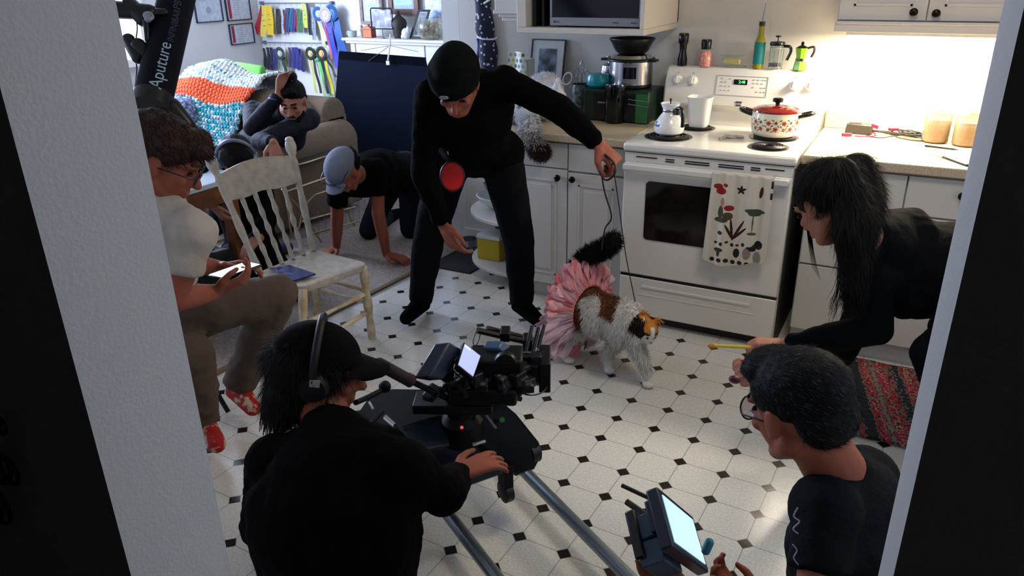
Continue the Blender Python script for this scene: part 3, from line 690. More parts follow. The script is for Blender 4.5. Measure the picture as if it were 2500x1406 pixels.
# dark green bread box with wire handle
bx0, bx1, by0, by1, bz = -.400, -.040, .45, .70, 1.075
t = thing('bread_box', 'dark green bread box with black front under the steel cooker', 'box', (-.22, .57, zc))
obj('case', MB().b2((bx0, by0, zc + .004), (bx1, by1, bz)), mat('dark_green_metal', '0b2416', .4), t, bevel=.008)
obj('front_panel', MB().b2((bx0 + .06, by0 - .006, zc + .012), (bx1 - .07, by0, bz - .016)), mat('black_panel', '0c0d10', .25), t, bevel=.002)
obj('side_board', MB().b2((bx1 - .068, by0 - .004, zc + .006), (bx1 - .004, by0, bz - .012)), mat('bright_green_metal', '24602f', .4), t, smooth=False, label='brighter green end panel')
obj('wire_handle', MB().tube([(bx1 - .10, by0 - .006, bz - .062), (bx1 - .10, by0 - .03, bz - .062), (bx1 + .012, by0 - .034, bz - .070), (bx1 + .012, by0 - .034, bz - .045), (bx1 - .10, by0 - .03, bz - .038), (bx1 - .10, by0 - .006, bz - .038)], .0022, 6), STEEL, t)
obj('nameplate', MB().b2((bx0 + .085, by0 - .008, bz - .07), (bx0 + .125, by0 - .006, bz - .062)), mat('pale_badge', '777a78', .4), t, smooth=False)
# steel multi cooker
x, y, z = -.190, .585, bz
t = thing('multi_cooker', 'steel electric pressure cooker with dark control panel on the bread box', 'cooker', (x, y, z))
obj('base', MB().lathe([(0, z), (.100, z), (.110, z + .008), (.112, z + .022), (0, z + .022)], (x, y, 0)), BLK, t)
obj('body', MB().lathe([(0, z + .022), (.112, z + .022), (.112, z + .135), (0, z + .135)], (x, y, 0), 48), mat('brushed_cooker_steel', 'a9a9ae', .22, metal=1.0), t)
obj('rim', MB().lathe([(0, z + .135), (.122, z + .135), (.128, z + .141), (.122, z + .150), (0, z + .150)], (x, y, 0)).box((x - .13, y - .03, z + .142), (.04, .05, .012)).box((x + .13, y - .03, z + .142), (.04, .05, .012)), BLK, t, bevel=.003)
obj('lid', MB().lathe([(.108, z + .150), (.100, z + .166), (.05, z + .172), (0, z + .173)], (x, y, 0)), CHROME, t)
pnl = MB()
def arcbox(a0, a1, z0, z1, r0, r1):
    b = MB() if False else pnl; n = 10
    rr = []
    for k in range(n + 1):
        a = a0 + (a1 - a0) * k / n; c, s_ = math.cos(a), math.sin(a)
        rr.append([Vector((x + r * c, y + r * s_, zz)) for r, zz in ((r0, z0), (r1, z0), (r1, z1), (r0, z1))])
    b.loft(rr)
arcbox(-1.62, -.95, z + .03, z + .128, .108, .1155)
cpn = obj('control_panel', pnl, mat('panel_silver', '77777c', .35, metal=.5), t)
pnl = MB(); arcbox(-1.57, -1.0, z + .055, z + .112, .110, .117)
obj('display', pnl, mat('dark_display', '0a0c1c', .1), cpn)
# black bowl upside down on the cooker
z2 = z + .173
tag(obj('mixing_bowl', MB().lathe([(0, z2), (.07, z2), (.085, z2 + .01), (.108, z2 + .055), (.118, z2 + .068), (.118, z2 + .074), (.104, z2 + .06), (0, z2 + .015)], (x, y, 0), 40), BLK), 'black bowl on top of the steel cooker under the cabinet', 'bowl')
# teal canister, glass-and-steel pot on the box
x, y, z = -.345, .52, bz
tag(obj('teal_pot', MB().lathe([(0, z), (.045, z), (.058, z + .012), (.060, z + .05), (.052, z + .068), (.02, z + .073), (0, z + .073)], (x, y, 0), sx=1.05), mat('teal_ceramic', '0a7f8c', .25)), 'squat teal ceramic pot on the left end of the bread box', 'pot')
x, y = -.330, .64
t = thing('coffee_kettle', 'small steel kettle behind the teal pot', 'kettle', (x, y, z))
obj('body', MB().lathe([(0, z), (.045, z), (.05, z + .06), (.044, z + .10), (.02, z + .115), (0, z + .115)], (x, y, 0)), CHROME, t)
obj('lid_knob', MB().lathe([(.010, z + .113), (.012, z + .125), (.024, z + .135), (.020, z + .148), (0, z + .150)], (x, y, 0)), CHROME, t)
# framed print leaning on the wall
def framed(name, label, cat_, corners, depth, fmat, matm, picm, mw=.02, pw=.0, group=None):
    """corners: bottom-left, bottom-right, top-right, top-left of the outer frame"""
    a, b, c, d = [Vector(p) for p in corners]; u = (b - a).normalized(); v = (d - a).normalized(); n = u.cross(v).normalized()
    cc = (a + b + c + d) / 4
    t = thing(name, label, cat_, tuple(a), group)
    W, H = (b - a).length, (d - a).length
    def slab(x0, y0, x1, y1, t0, t1):
        P0 = [a + u * x0 + v * y0 + n * t0, a + u * x1 + v * y0 + n * t0, a + u * x1 + v * y1 + n * t0, a + u * x0 + v * y1 + n * t0]
        return P0, [p + n * (t1 - t0) for p in P0]
    fr = MB()
    for q in ((0, 0, W, mw), (0, H - mw, W, H), (0, mw, mw, H - mw), (W - mw, mw, W, H - mw)): fr.quad8(*slab(*q, 0, depth))
    obj('frame', fr, fmat, t, smooth=False)
    s = MB(); s.quad8(*slab(mw, mw, W - mw, H - mw, 0, depth * .5)); mo = obj('mat_board', s, matm, t, smooth=False)
    if pw and picm:
        s = MB(); s.quad8(*slab(pw, pw, W - pw, H - pw, depth * .5, depth * .5 + .0015)); obj('print', s, picm, mo, smooth=False)
    return t
def picture_mat(name, cols, scale=8, rough=.3, aspect=(1, 1, 1)):
    M = mat(name, cols[0], rough); nt = M.node_tree; b = nt.nodes['Principled BSDF']
    tc = nt.nodes.new('ShaderNodeTexCoord'); mp = nt.nodes.new('ShaderNodeMapping'); mp.inputs['Scale'].default_value = aspect
    nt.links.new(tc.outputs['Object'], mp.inputs[0])
    n = nt.nodes.new('ShaderNodeTexNoise'); n.inputs['Scale'].default_value = scale; n.inputs['Detail'].default_value = 6; nt.links.new(mp.outputs[0], n.inputs['Vector'])
    r = nt.nodes.new('ShaderNodeValToRGB'); cr = r.color_ramp
    for k, h in enumerate(cols):
        p = .3 + .4 * k / (len(cols) - 1)
        e = cr.elements[k] if k < 2 else cr.elements.new(p)
        e.position = p; e.color = (*srgb(h), 1)
    nt.links.new(n.outputs['Fac'], r.inputs['Fac']); nt.links.new(r.outputs['Color'], b.inputs['Base Color']); return M
ZP = .912
framed('picture_frame', 'framed print with wide white mat leaning on the wall behind the worktop', 'picture', [(-.835, .655, ZP), (-.625, .655, ZP), (-.625, .73, 1.29), (-.835, .73, 1.29)], .012, mat('thin_black_frame', '15171a', .4), mat('white_mat_board', 'b5b4b2', .6), picture_mat('landscape_print', ('1c2018', '3f4a4a', '6d7c96', 'a9b4c6'), 14), .006, .05)
# patterned tissue box standing tall
x0, y0 = -.93, .58
t = thing('patterned_bag', 'tall white paper bag printed with grey and yellow dots beside the leaning picture', 'bag', (x0, y0, .91))
bagm = attr_mat('dotted_paper', rough=.6)
bg_ = MB().sheet(lambda u, v: (-.885 + .135 * u + .025 * (v) * (.5 - u), .50 + .012 * math.sin(u * 6), .912 + .33 * v), 70, 120, .002)
bo = obj('front_sheet', bg_, bagm, t)
ca = bo.data.color_attributes.new('Col', 'FLOAT_COLOR', 'POINT')
for v in bo.data.vertices:
    p = (v.co.x * 1.0, v.co.z); gx, gz = p[0] / .028, p[1] / .030; row = math.floor(gz); gx += .5 * (row % 2); d = math.hypot((gx - math.floor(gx) - .5) * .028, (gz - row - .5) * .030)
    hsh = (math.floor(gx) * 7 + row * 13) % 5; c = srgb('c9cdc4')
    if d < .0095: c = srgb(['4a5a60', '6b7a80', '55636a', 'b5b23c', '8fae9a'][hsh])
    ca.data[v.index].color = (*c, 1)
obj('paper_body', MB().b2((-.875, .52, .912), (-.76, .60, 1.20)), mat('white_paper', 'c9cdc4', .7), t, smooth=False)
# utensil jar with scissors and ring handles
x, y, z = -.470, .60, .91
t = thing('utensil_jar', 'grey speckled jar holding scissors and ring-handled tools', 'jar', (x, y, z))
obj('jar', MB().lathe([(0, z), (.055, z), (.062, z + .02), (.064, z + .14), (.058, z + .165), (.054, z + .165), (.05, z + .03), (0, z + .02)], (x, y, 0)), mat('speckled_stoneware', '3b474a', .35, noise_mix=('6f7d80', 60, .45, .6)), t)
for (dx, dz, rx, rz, rot, mt) in ((-.035, .225, .016, .024, .3, STEEL), (.0, .255, .012, .03, 0, STEEL), (.035, .215, .015, .028, -.4, STEEL), (-.085, .19, .024, .034, .5, CER), (.05, .19, .022, .026, -.3, CER)):
    R = Euler((PI / 2, rot, 0)).to_matrix() @ Matrix.Diagonal((rx / .02, rz / .02, 1))
    tl = MB().torus((x + dx, y - .01, z + dz), .02, .003, R, 24, 8)
    tl.tube([(x + dx * .8, y - .01, z + dz - rz), (x + dx * .4, y, z + .03)], .003, 6)
    obj('tool', tl, mt, t)
# apron hanging on the wall end, navy with pale dots, tied with white tape
def dots_mat():
    M = mat('navy_dotted_cotton', '141a33', .8); nt = M.node_tree; b = nt.nodes['Principled BSDF']
    tc = nt.nodes.new('ShaderNodeTexCoord'); v = nt.nodes.new('ShaderNodeTexVoronoi'); v.inputs['Scale'].default_value = 38; nt.links.new(tc.outputs['Object'], v.inputs['Vector'])
    f = M_(nt, 'LESS_THAN', v.outputs['Distance'], .27); x_ = nt.nodes.new('ShaderNodeMix'); x_.data_type = 'RGBA'; nt.links.new(f, x_.inputs['Factor'])
    x_.inputs['A'].default_value = (*srgb('11162b'), 1); x_.inputs['B'].default_value = (*srgb('aab0c4'), 1); nt.links.new(x_.outputs['Result'], b.inputs['Base Color']); return M
t = thing('apron', 'navy apron with pale dots rolled and hung on the wall end', 'apron', (-1.12, .70, 1.3))
ap0, ap1, ap2, ap3 = (-1.143, 0.7, 1.63), (-1.127, 0.69, 1.367), (-1.107, 0.69, 1.209), (-1.121, 0.7, 0.899)
obj('cloth', MB().tube(catmull([ap0, ap1, ap2, ap3]), [.052 + .006 * math.sin(k * .9) for k in range(25)], 14), dots_mat(), t)
a1 = Vector((-1.118, 0.7, 1.299))
obj('tie_tape', MB().torus(a1, .055, .006, (.15, .18, 0), 24, 8).tube([(-1.097, 0.635, 1.481), (-1.056, 0.635, 1.503)], .006, 6), mat('white_cotton_tape', 'c9ccd2', .8), t)
a2 = [(-1.209, 0.68, 1.018), (-1.161, 0.67, 1.232), (-1.165, 0.67, 1.289)]
tag(obj('blue_lanyard', MB().tube(catmull(a2), .010, 8), mat('blue_ribbon_cloth', '2b4a86', .6)), 'blue ribbon hanging beside the dotted apron', 'ribbon')

# ================================================================ right worktop
ZR = .912
x, y = .945, .63
t = thing('battery_charger', 'dark battery charger with ribbed top on the right worktop', 'charger', (x, y, ZR))
obj('case', MB().box((x, y, ZR + .024), (.12, .06, .045), (0, 0, -.10), taper=.92), mat('dark_charger_plastic', '37332c', .5), t, bevel=.005)
obj('vents', MB().box((x - .02, y, ZR + .0475), (.05, .04, .002), (0, 0, -.1)), BLK, t, smooth=False)
RED = mat('red_plastic', 'c01238', .4)
random.seed(5)
cables = [('black cable', BLK, .0028, 0), ('black cable', BLK, .0028, 1)]
def cable(pts, r, m_, label, name='charger_cable', grp='cables on the right worktop'):
    return tag(obj(name, MB().tube(catmull(pts, 10), r, 8), m_), label, 'cable', grp)
pts = [(x + .06, y, ZR + .015)]
for k in range(34):
    a = k * 1.15; pts.append((x + .14 + (.10 - .001 * k) * math.cos(a * 1.07) + .004 * k, y - .015 + .048 * math.sin(a) - .001 * k, ZR + .006 + .005 * (k % 6)))
cable(pts, .0026, mat('black_rubber', '191512', .5), 'tangled black lead heaped beside the battery charger')
pts = [(x + .05, y - .02, ZR + .01), (x + .04, y - .06, ZR + .005), (x + .10, y - .09, ZR + .004), (x + .18, y - .05, ZR + .015), (x + .27, y - .03, ZR + .012), (x + .33, y - .055, ZR + .005), (x + .24, y - .095, ZR + .004), (x + .16, y - .07, ZR + .012), (x + .20, y - .0, ZR + .02), (x + .30, y - .07, ZR + .004)]
cable(pts, .0026, mat('black_rubber', ''), 'long loop of black lead lying in front of the tangle')
pts = [(x + .055, y - .015, ZR + .02), (x + .075, y - .055, ZR + .006), (x + .03, y - .095, ZR + .005), (x - .01, y - .10, ZR + .006)]
cable(pts, .003, RED, 'thin red lead at the front of the charger')
tag(obj('red_clip', MB().box((x - .045, y - .098, ZR + .009), (.045, .016, .014), (0, 0, .3)), RED, bevel=.003), 'red clip lying left of the red lead end', 'clip')
tag(obj('red_clip', MB().box((x + .065, y - .02, ZR + .042), (.03, .018, .016), (0, .4, .6)), RED, bevel=.003), 'red clip against the right side of the charger', 'clip')
tag(obj('red_clip', MB().box((x + .145, y - .005, ZR + .032), (.045, .016, .014), (0, 0, .4)), RED, bevel=.003), 'red clip lying on top of the cable heap', 'clip')
for (jx, jy, lb) in ((1.265, .56, 'glass storage jar of tan grain nearer the cables'), (1.385, .53, 'glass storage jar of tan grain by the doorway edge')):
    t = thing('storage_jar', lb, 'jar', (jx, jy, ZR), 'storage jars on the right worktop')
    obj('glass_body', MB().lathe([(0, ZR), (.045, ZR), (.055, ZR + .01), (.055, ZR + .12), (.050, ZR + .13), (.050, ZR + .135), (0, ZR + .135)], (jx, jy, 0), 32), mat('warm_glass', 'e8dcc0', .08, trans=.85), t)
    obj('grain', MB().lathe([(0, ZR + .006), (.044, ZR + .006), (.051, ZR + .015), (.051, ZR + .085), (0, ZR + .088)], (jx, jy, 0), 28), mat('tan_grain', 'b58a45', .8, bump=(200, .6)), t)
    obj('lid', MB().lathe([(0, ZR + .135), (.053, ZR + .135), (.053, ZR + .152), (0, ZR + .155)], (jx, jy, 0)), mat('jar_lid', 'c9c4b4', .3), t)
t = thing('pen', 'black pen lying on the right worktop', 'pen', (1.288, 0.412, 0.918))
obj('barrel', MB().cyl((1.23, 0.431, 0.918), (1.338, 0.399, 0.918), .005, .0045, 12), BLK, t)
obj('tip', MB().cyl((1.338, 0.399, 0.918), (1.36, 0.391, 0.918), .0045, .001, 12), BLK, t)
t = thing('kitchen_knife', 'small knife with dark handle on the right worktop in front of the pen', 'knife', (1.29, 0.19, 0.915))
k0, k1, k2 = Vector((1.231, 0.279, 0.915)), Vector((1.305, 0.229, 0.915)), Vector((1.386, 0.11, 0.915))
sd = Vector((0.2, 1, 0)).normalized() * .009
obj('blade', MB().prism([k0, k1 - sd, k1 + sd * .6], (0, 0, .002)), STEEL, t, smooth=False)
obj('handle', MB().caps(k1, k2, .008, .007, 12), BLK, t)


# ================================================================ living room
YB = 2.55
def rect_on(p, u, v, w, h):  # corners from centre
    p, u, v = Vector(p), Vector(u), Vector(v); return [p - u * w / 2 - v * h / 2, p + u * w / 2 - v * h / 2, p + u * w / 2 + v * h / 2, p - u * w / 2 + v * h / 2]
# certificates on the left wall
XW = -4.778
WHITEP = mat('certificate_paper', 'c9cdd6', .5, noise_mix=('b9bfcb', 30, .4, .6)); DKF = mat('dark_blue_frame', '1b2140', .4)
def cert(label, y0, y1, z0, z1, stripe=True):
    t = framed('certificate', label, 'certificate', [(XW, y0, z0), (XW, y1, z0), (XW, y1, z1), (XW, y0, z1)][::1], -.012, DKF, WHITEP, None, .008, group='framed certificates on the left wall') if False else None
    t = thing('certificate', label, 'certificate', (XW, y0, z0), 'framed certificates on the left wall')
    fr = MB()
    for a in ((y0, z0, y1, z0 + .008), (y0, z1 - .008, y1, z1), (y0, z0, y0 + .008, z1), (y1 - .008, z0, y1, z1)): fr.b2((XW, a[0], a[1]), (XW + .016, a[2], a[3]))
    obj('frame', fr, DKF, t, smooth=False)
    pg_ = obj('paper', MB().b2((XW, y0 + .008, z0 + .008), (XW + .006, y1 - .008, z1 - .008)), WHITEP, t, smooth=False)
    if stripe:
        obj('red_ribbon_print', MB().b2((XW + .006, y0 + .03, z0 + .02), (XW + .008, y0 + .062, z1 - .02)), mat('red_print', '96283a', .5), pg_, smooth=False)
        mk = MB(); random.seed(int(y0 * 100))
        for k in range(7): mk.b2((XW + .006, y0 + .10, z1 - .04 - .020 * k), (XW + .0075, y0 + .10 + random.uniform(.05, .13), z1 - .044 - .020 * k))
        obj('print_lines', mk, mat('faint_grey_print', '9aa0ae', .5), pg_, smooth=False)
    else:
        obj('seal_print', MB().lathe([(0, 0), (.03, 0), (.03, .002), (0, .002)], (XW + .006, (y0 + y1) / 2, (z0 + z1) / 2), 20, Euler((0, PI / 2, 0)).to_matrix()), mat('faint_grey_print', '9aa0ae', .5), pg_)
cA = (-4.778, 1.779, 1.25); cA2 = (-4.778, 2.092, 1.249)
cert('framed white certificate furthest left on the wall', cA[1], cA2[1], cA[2], cA[2] + .21, False)
cB = (-4.778, 2.142, 1.246); cB2 = (-4.778, 2.445, 1.247)
cert('framed certificate with red stripe, upper of the two by the corner', cB[1], cB2[1], cB[2], cB[2] + .22)
cC = (-4.778, 2.143, 1.027); cC2 = (-4.778, 2.445, 1.021)
cert('framed certificate with red stripe, lower of the two by the corner', cC[1], cC2[1], cC[2], cC[2] + .19)

# ribbon rails and ribbons on the back wall
def ribm(h): return mat('satin_' + h, h, .5, sheen=.3)
ROD = mat('rail_metal', '8a8d92', .4, metal=.6)
rA0, rA1 = (-4.694, 2.51, 1.392), (-3.817, 2.51, 1.397); rB0, rB1 = (-4.731, 2.51, 1.025), (-3.925, 2.51, 1.039)
for a, b, lb in ((rA0, rA1, 'upper ribbon rail on the living room back wall'), (rB0, rB1, 'lower ribbon rail on the living room back wall')):
    t = thing('ribbon_rail', lb, 'rail', a, 'ribbon rails on the back wall')
    obj('rod', MB().cyl(a, b, .005, n=10), ROD, t)
    obj('bracket', MB().box((a[0], 2.53, a[2]), (.025, .045, .03)), mat('blue_grey_bracket', '5d6f7c', .5), t)
    obj('bracket', MB().box((b[0], 2.53, b[2]), (.025, .045, .03)), mat('blue_grey_bracket', '5d6f7c', .5), t)
    hk = MB(); n = 12
    for k in range(n): x = a[0] + (b[0] - a[0]) * (k + .5) / n; hk.cyl((x, 2.508, a[2]), (x, 2.505, a[2] - .03), .0015, n=5)
    obj('hooks', hk, ROD, t)
WORDS = ['leftmost', 'second', 'third', 'fourth', 'fifth', 'sixth', 'seventh', 'eighth', 'ninth', 'tenth', 'eleventh', 'twelfth']
def flat_ribbon(label, x, w, ztop, zbot, col, skew=0.0, y=2.495, grp='flat ribbons on the rails'):
    mb = MB().sheet(lambda u, v: (x + (u - .5) * w + skew * v, y + .006 * math.sin(u * 5 + v * 6), ztop + (zbot - ztop) * v), 6, 14, .002)
    mb.m(1)
    for k in range(3): mb.box((x + skew * .5, y - .0085, ztop + (zbot - ztop) * (.3 + .17 * k)), (w * .35, .001, .004))
    return tag(obj('flat_ribbon', mb, [ribm(col), mat('gold_foil', '5d553f', .5)]), label, 'ribbon', grp)
def rosette(label, x, z, R, cols, tails, y=2.47, grp='rosettes on the back wall'):
    t = thing('rosette', label, 'rosette', (x, y, z), grp)
    RR = Euler((PI / 2, 0, 0)).to_matrix()
    mb = MB(); n = 36; rings = []
    for r, zz in ((R * .45, .004), (R * .75, .010), (R, .002), (R * .97, -.002), (R * .5, -.004)):
        rings.append([Vector((x, y, z)) + RR @ Vector((r * math.cos(2 * PI * k / n), r * math.sin(2 * PI * k / n), zz + (.004 if k % 2 and r > R * .5 else 0))) for k in range(n)])
    mb.loft(rings); obj('pleated_rim', mb, ribm(cols[0]), t, smooth=False)
    obj('centre_button', MB().lathe([(0, .012), (R * .28, .012), (R * .3, .006), (R * .5, .004), (R * .5, 0), (0, 0)], (x, y, z), 24, RR), ribm(cols[1]), t)
    for (dx, w, L, sk, c) in tails:
        obj('tail', MB().sheet(lambda u, v: (x + dx + (u - .5) * w + sk * v, y + .012 + .006 * math.sin(v * 8 + dx * 90), z - R * .5 - L * v), 4, 12, .002), ribm(c), t)
    return t
# upper rail: (top point, bottom point, width, colour, words)
for (a, b, w_, c, lb) in (
    ((-4.635, 2.49, 1.371), (-4.774, 2.49, 1.103), .085, 'a8122c', 'broad red satin ribbon at the left end of the upper rail'),
    ((-4.604, 2.47, 1.372), (-4.669, 2.47, 1.083), .075, 'd8c24a', 'pale yellow ribbon crossing the broad red one'),
    ((-4.541, 2.46, 1.373), (-4.558, 2.46, 1.102), .085, 'd6b21a', 'bright yellow satin ribbon in front at the left of the upper rail'),
    ((-4.505, 2.495, 1.349), (-4.548, 2.495, 1.107), .035, 'c9c7a0', 'cream ribbon between the bright yellow and the black one'),
    ((-4.463, 2.495, 1.342), (-4.472, 2.495, 1.113), .055, '15121c', 'black ribbon with gold print on the upper rail'),
    ((-4.411, 2.495, 1.342), (-4.423, 2.495, 1.114), .030, 'b5b6c0', 'narrow white ribbon right of the black one on the upper rail'),
    ((-4.38, 2.495, 1.335), (-4.394, 2.495, 1.134), .035, '6d1830', 'dark red ribbon first in the tight blue and red bunch'),
    ((-4.336, 2.49, 1.351), (-4.358, 2.49, 1.131), .040, '14406c', 'steel blue ribbon second in the tight bunch'),
    ((-4.304, 2.495, 1.351), (-4.325, 2.495, 1.135), .040, '1d5f7c', 'teal blue ribbon in the middle of the tight bunch'),
    ((-4.263, 2.49, 1.351), (-4.283, 2.49, 1.136), .035, '33307c', 'violet ribbon fourth in the tight bunch'),
    ((-4.25, 2.495, 1.336), (-4.256, 2.495, 1.136), .030, '8a2348', 'crimson ribbon last in the tight bunch'),
    ((-4.202, 2.495, 1.344), (-4.195, 2.495, 1.13), .060, '356a3a', 'moss green ribbon right of the tight bunch'),
    ((-4.12, 2.48, 1.393), (-4.112, 2.48, 1.177), .050, 'c2cb58', 'pale lime ribbon draped high over the green one'),
    ((-4.074, 2.485, 1.393), (-4.071, 2.485, 1.111), .035, '0e0e12', 'long black ribbon beside the pale lime one'),
    ((-4.027, 2.495, 1.36), (-4.04, 2.495, 1.067), .045, '8f98a4', 'grey ribbon left of the blue rosette'),
    ((-4.71, 2.495, 0.972), (-4.72, 2.495, 0.766), .040, '120d12', 'black ribbon at the left end of the lower rail'),
    ((-4.653, 2.49, 0.982), (-4.671, 2.49, 0.765), .045, '0f1128', 'near-black navy ribbon second on the lower rail'),
    ((-4.614, 2.495, 0.982), (-4.627, 2.495, 0.762), .045, '12143a', 'dark navy ribbon third on the lower rail'),
    ((-4.569, 2.485, 0.969), (-4.575, 2.485, 0.781), .045, '23276e', 'royal blue ribbon partly behind the silver rosette'),
    ((-4.407, 2.495, 0.989), (-4.429, 2.495, 0.798), .035, 'c3bd90', 'cream ribbon right of the silver rosette'),
    ((-4.365, 2.49, 0.99), (-4.375, 2.49, 0.801), .040, '3a2a6c', 'violet blue ribbon beside the cream one on the lower rail'),
    ((-4.322, 2.495, 0.991), (-4.323, 2.495, 0.791), .045, '20246e', 'blue ribbon in the middle of the right-hand lower group'),
    ((-4.275, 2.49, 0.993), (-4.267, 2.49, 0.778), .050, '1e2670', 'blue ribbon with white print in the right-hand lower group'),
    ((-4.24, 2.495, 0.978), (-4.221, 2.495, 0.764), .040, '241a5a', 'dark violet ribbon at the right end of the lower rail')):
    flat_ribbon(lb, a[0], w_, a[2], b[2], c, b[0] - a[0], a[1])
def ros(p, R, cols, tails, lb): rosette(lb, p[0], p[2], R, cols, tails, p[1])
ros((-3.929, 2.46, 1.305), .065, ('2a5a94', 'b9c4d6'), ((-.02, .035, .27, .05, 'c7c98a'), (.03, .04, .24, .06, '245a8c')), 'blue and white rosette near the right end of the upper rail')
ros((-3.829, 2.44, 1.3), .07, ('b8aeb8', 'd0ccd2'), ((0.0, .055, .22, .05, '4a2c8c'), (.015, .06, .44, .06, '2430a4'), (-.04, .02, .36, .06, 'b03a64')), 'white centred rosette with long violet tails')
ros((-3.762, 2.45, 1.315), .075, ('15508c', '3a78a8'), ((.02, .09, .44, .09, '0f4c94'), (-.03, .05, .40, .07, '163a80')), 'large plain blue rosette at the right end of the upper rail')
ros((-4.45, 2.44, 0.935), .062, ('24332c', 'b5b8b4'), ((-.02, .03, .18, 0, '6d8a6c'), (.025, .045, .18, .01, '1e3a30')), 'dark green rosette with silver centre on the lower rail')
ros((-4.069, 2.45, 0.946), .062, ('101210', 'c2b878'), ((-.02, .03, .34, .03, 'b5b860'), (.015, .03, .34, .05, '0f0f12')), 'black and cream rosette, left of the three at the end of the lower rail')
ros((-4.018, 2.465, 0.935), .060, ('5fa878', '2c4a38'), ((-.01, .03, .34, .06, 'a8b894'), (.02, .03, .38, .08, '46b85a')), 'green rosette in the middle of the three at the end of the lower rail')
ros((-3.922, 2.44, 0.952), .066, ('1a1410', 'c8ac60'), ((-.02, .035, .34, .04, '17120f'), (.02, .035, .34, .06, 'b8b020'), (.04, .03, .18, .1, '1c1420')), 'brown-black and gold rosette, right of the three at the end of the lower rail')

# mantel box with its shelf
MX0, MX1 = (-3.487, 2.3, 1.107)[0], -1.47
MZ = (-3.025, 2.28, 1.116)[2]
t = thing('mantelpiece', 'white panelled mantelpiece with a moulded shelf on the back wall', 'mantelpiece', (-3.0, 2.4, 0))
MW = mat('white_mantel_paint', 'd3d1cc', .5)
obj('shelf', MB().b2((MX0 - .03, 2.26, MZ - .022), (MX1, 2.55, MZ)).b2((MX0, 2.28, MZ - .045), (MX1, 2.55, MZ - .022)), MW, t, bevel=.004)
obj('chest', MB().b2((MX0 + .03, 2.31, .01), (MX1, 2.55, MZ - .045)), MW, t, smooth=False)
pj_ = MB()
for x0 in ((-3.404, 2.3, 1.021)[0], (-2.656, 2.3, 1.044)[0]): pj_.b2((x0 - .004, 2.306, .1), (x0 + .004, 2.31, MZ - .05))
obj('panel_joints', pj_, mat('joint_grey', '77787a', .7), t, smooth=False)
def onm(px, w=0): return (-3.31, 2.36, 1.124)
zm = MZ
p = (-3.483, 2.38, 1.132); t = thing('ceramic_mug', 'small pale ceramic mug at the left end of the mantel shelf', 'mug', (p[0], 2.38, zm))
obj('cup', MB().lathe([(.03, zm), (.04, zm + .01), (.044, zm + .055), (.040, zm + .055), (.03, zm + .01), (0, zm + .008)], (p[0], 2.38, 0)), mat('pale_green_china', 'a9b3aa', .3), t)
obj('handle', MB().torus((p[0] - .048, 2.38, zm + .03), .016, .004, (PI / 2, 0, 0), 16, 6), mat('pale_green_china', 'a9b3aa'), t)
p = (-3.373, 2.38, 1.156)
tag(obj('figurine', MB().lathe([(0, zm), (.018, zm), (.014, zm + .04), (.02, zm + .06), (.01, zm + .08), (.014, zm + .095), (0, zm + .108)], (p[0], 2.38, 0), 14), mat('grey_stone_figure', '8c9089', .6)), 'small grey figurine beside the mug on the mantel shelf', 'figurine')
p = (-3.29, 2.38, 1.158); t = thing('copper_box', 'small copper house-shaped box on the mantel shelf', 'box', (p[0], 2.38, zm))
COP = mat('copper_brown', '8c4a28', .4, metal=.4)
obj('body', MB().box((p[0], 2.38, zm + .035), (.10, .07, .07)), COP, t, bevel=.004)
obj('roof', MB().prism([(p[0] - .055, 2.34, zm + .07), (p[0] + .055, 2.34, zm + .07), (p[0] + .03, 2.34, zm + .095), (p[0] - .03, 2.34, zm + .095)], (0, .08, 0)).cyl((p[0], 2.38, zm + .09), (p[0], 2.38, zm + .115), .008, n=8), COP, t, smooth=False)
p = (-3.111, 2.34, 1.28); t = thing('photo_stand', 'framed photo on a thin metal stand on the mantel shelf', 'photo stand', (p[0], 2.34, zm))
fr = MB(); fw, fh = .115, .085
fr.tube([(p[0] + a * fw, 2.34, p[2] + b * fh) for a, b in ((-1, -.85), (-.9, -1), (.9, -1), (1, -.85), (1, .85), (.9, 1), (-.9, 1), (-1, .85), (-1, -.85))], .0055, 8)
obj('frame', fr, mat('dark_blue_steel', '2a3346', .3, metal=.8), t)
obj('photo', MB().box((p[0], 2.342, p[2]), (fw * 1.75, .004, fh * 1.65)), picture_mat('night_photo', ('15151f', '3c3448', '7a7890', 'c9ccd8'), 16), t, smooth=False)
obj('post', MB().cyl((p[0], 2.34, zm + .006), (p[0], 2.34, p[2] - fh), .004, n=8).lathe([(0, zm), (.045, zm), (.01, zm + .008), (0, zm + .01)], (p[0], 2.34, 0)), CHROME, t)
p = (-2.975, 2.4, 1.163)
tag(obj('buddha_head', MB().lathe([(0, zm), (.045, zm), (.055, zm + .03), (.06, zm + .08), (.072, zm + .12), (.06, zm + .155), (.03, zm + .18), (.014, zm + .20), (.012, zm + .22), (0, zm + .235)], (p[0], 2.40, 0), 24), mat('dark_olive_bronze', '231f18', .45, bump=(120, .5))), 'dark bronze pointed head sculpture on the mantel shelf', 'sculpture')
p = (-2.863, 2.34, 1.156)
tag(obj('white_shell', MB().ell((p[0], 2.34, zm + .045), (.042, .035, .046)).ell((p[0] + .03, 2.33, zm + .075), (.018, .016, .03)).ell((p[0] - .025, 2.33, zm + .02), (.02, .02, .02)), mat('white_shell', 'c9cbd0', .4)), 'white shell leaning before the black photo frame', 'shell')
p = (-2.81, 2.36, 1.136)[0]
framed('framed_photo', 'black framed strip photo leaning at a slant on the mantel shelf', 'picture', [(p - .03, 2.36, zm + .002), (p + .085, 2.38, zm + .002), (p + .15, 2.44, zm + .235), (p + .035, 2.42, zm + .235)], .012, mat('black_frame', '14151c', .4), mat('silver_photo', 'a6abb8', .4), picture_mat('grey_photo', ('3b4048', '9aa3b0'), 20), .018, .03)
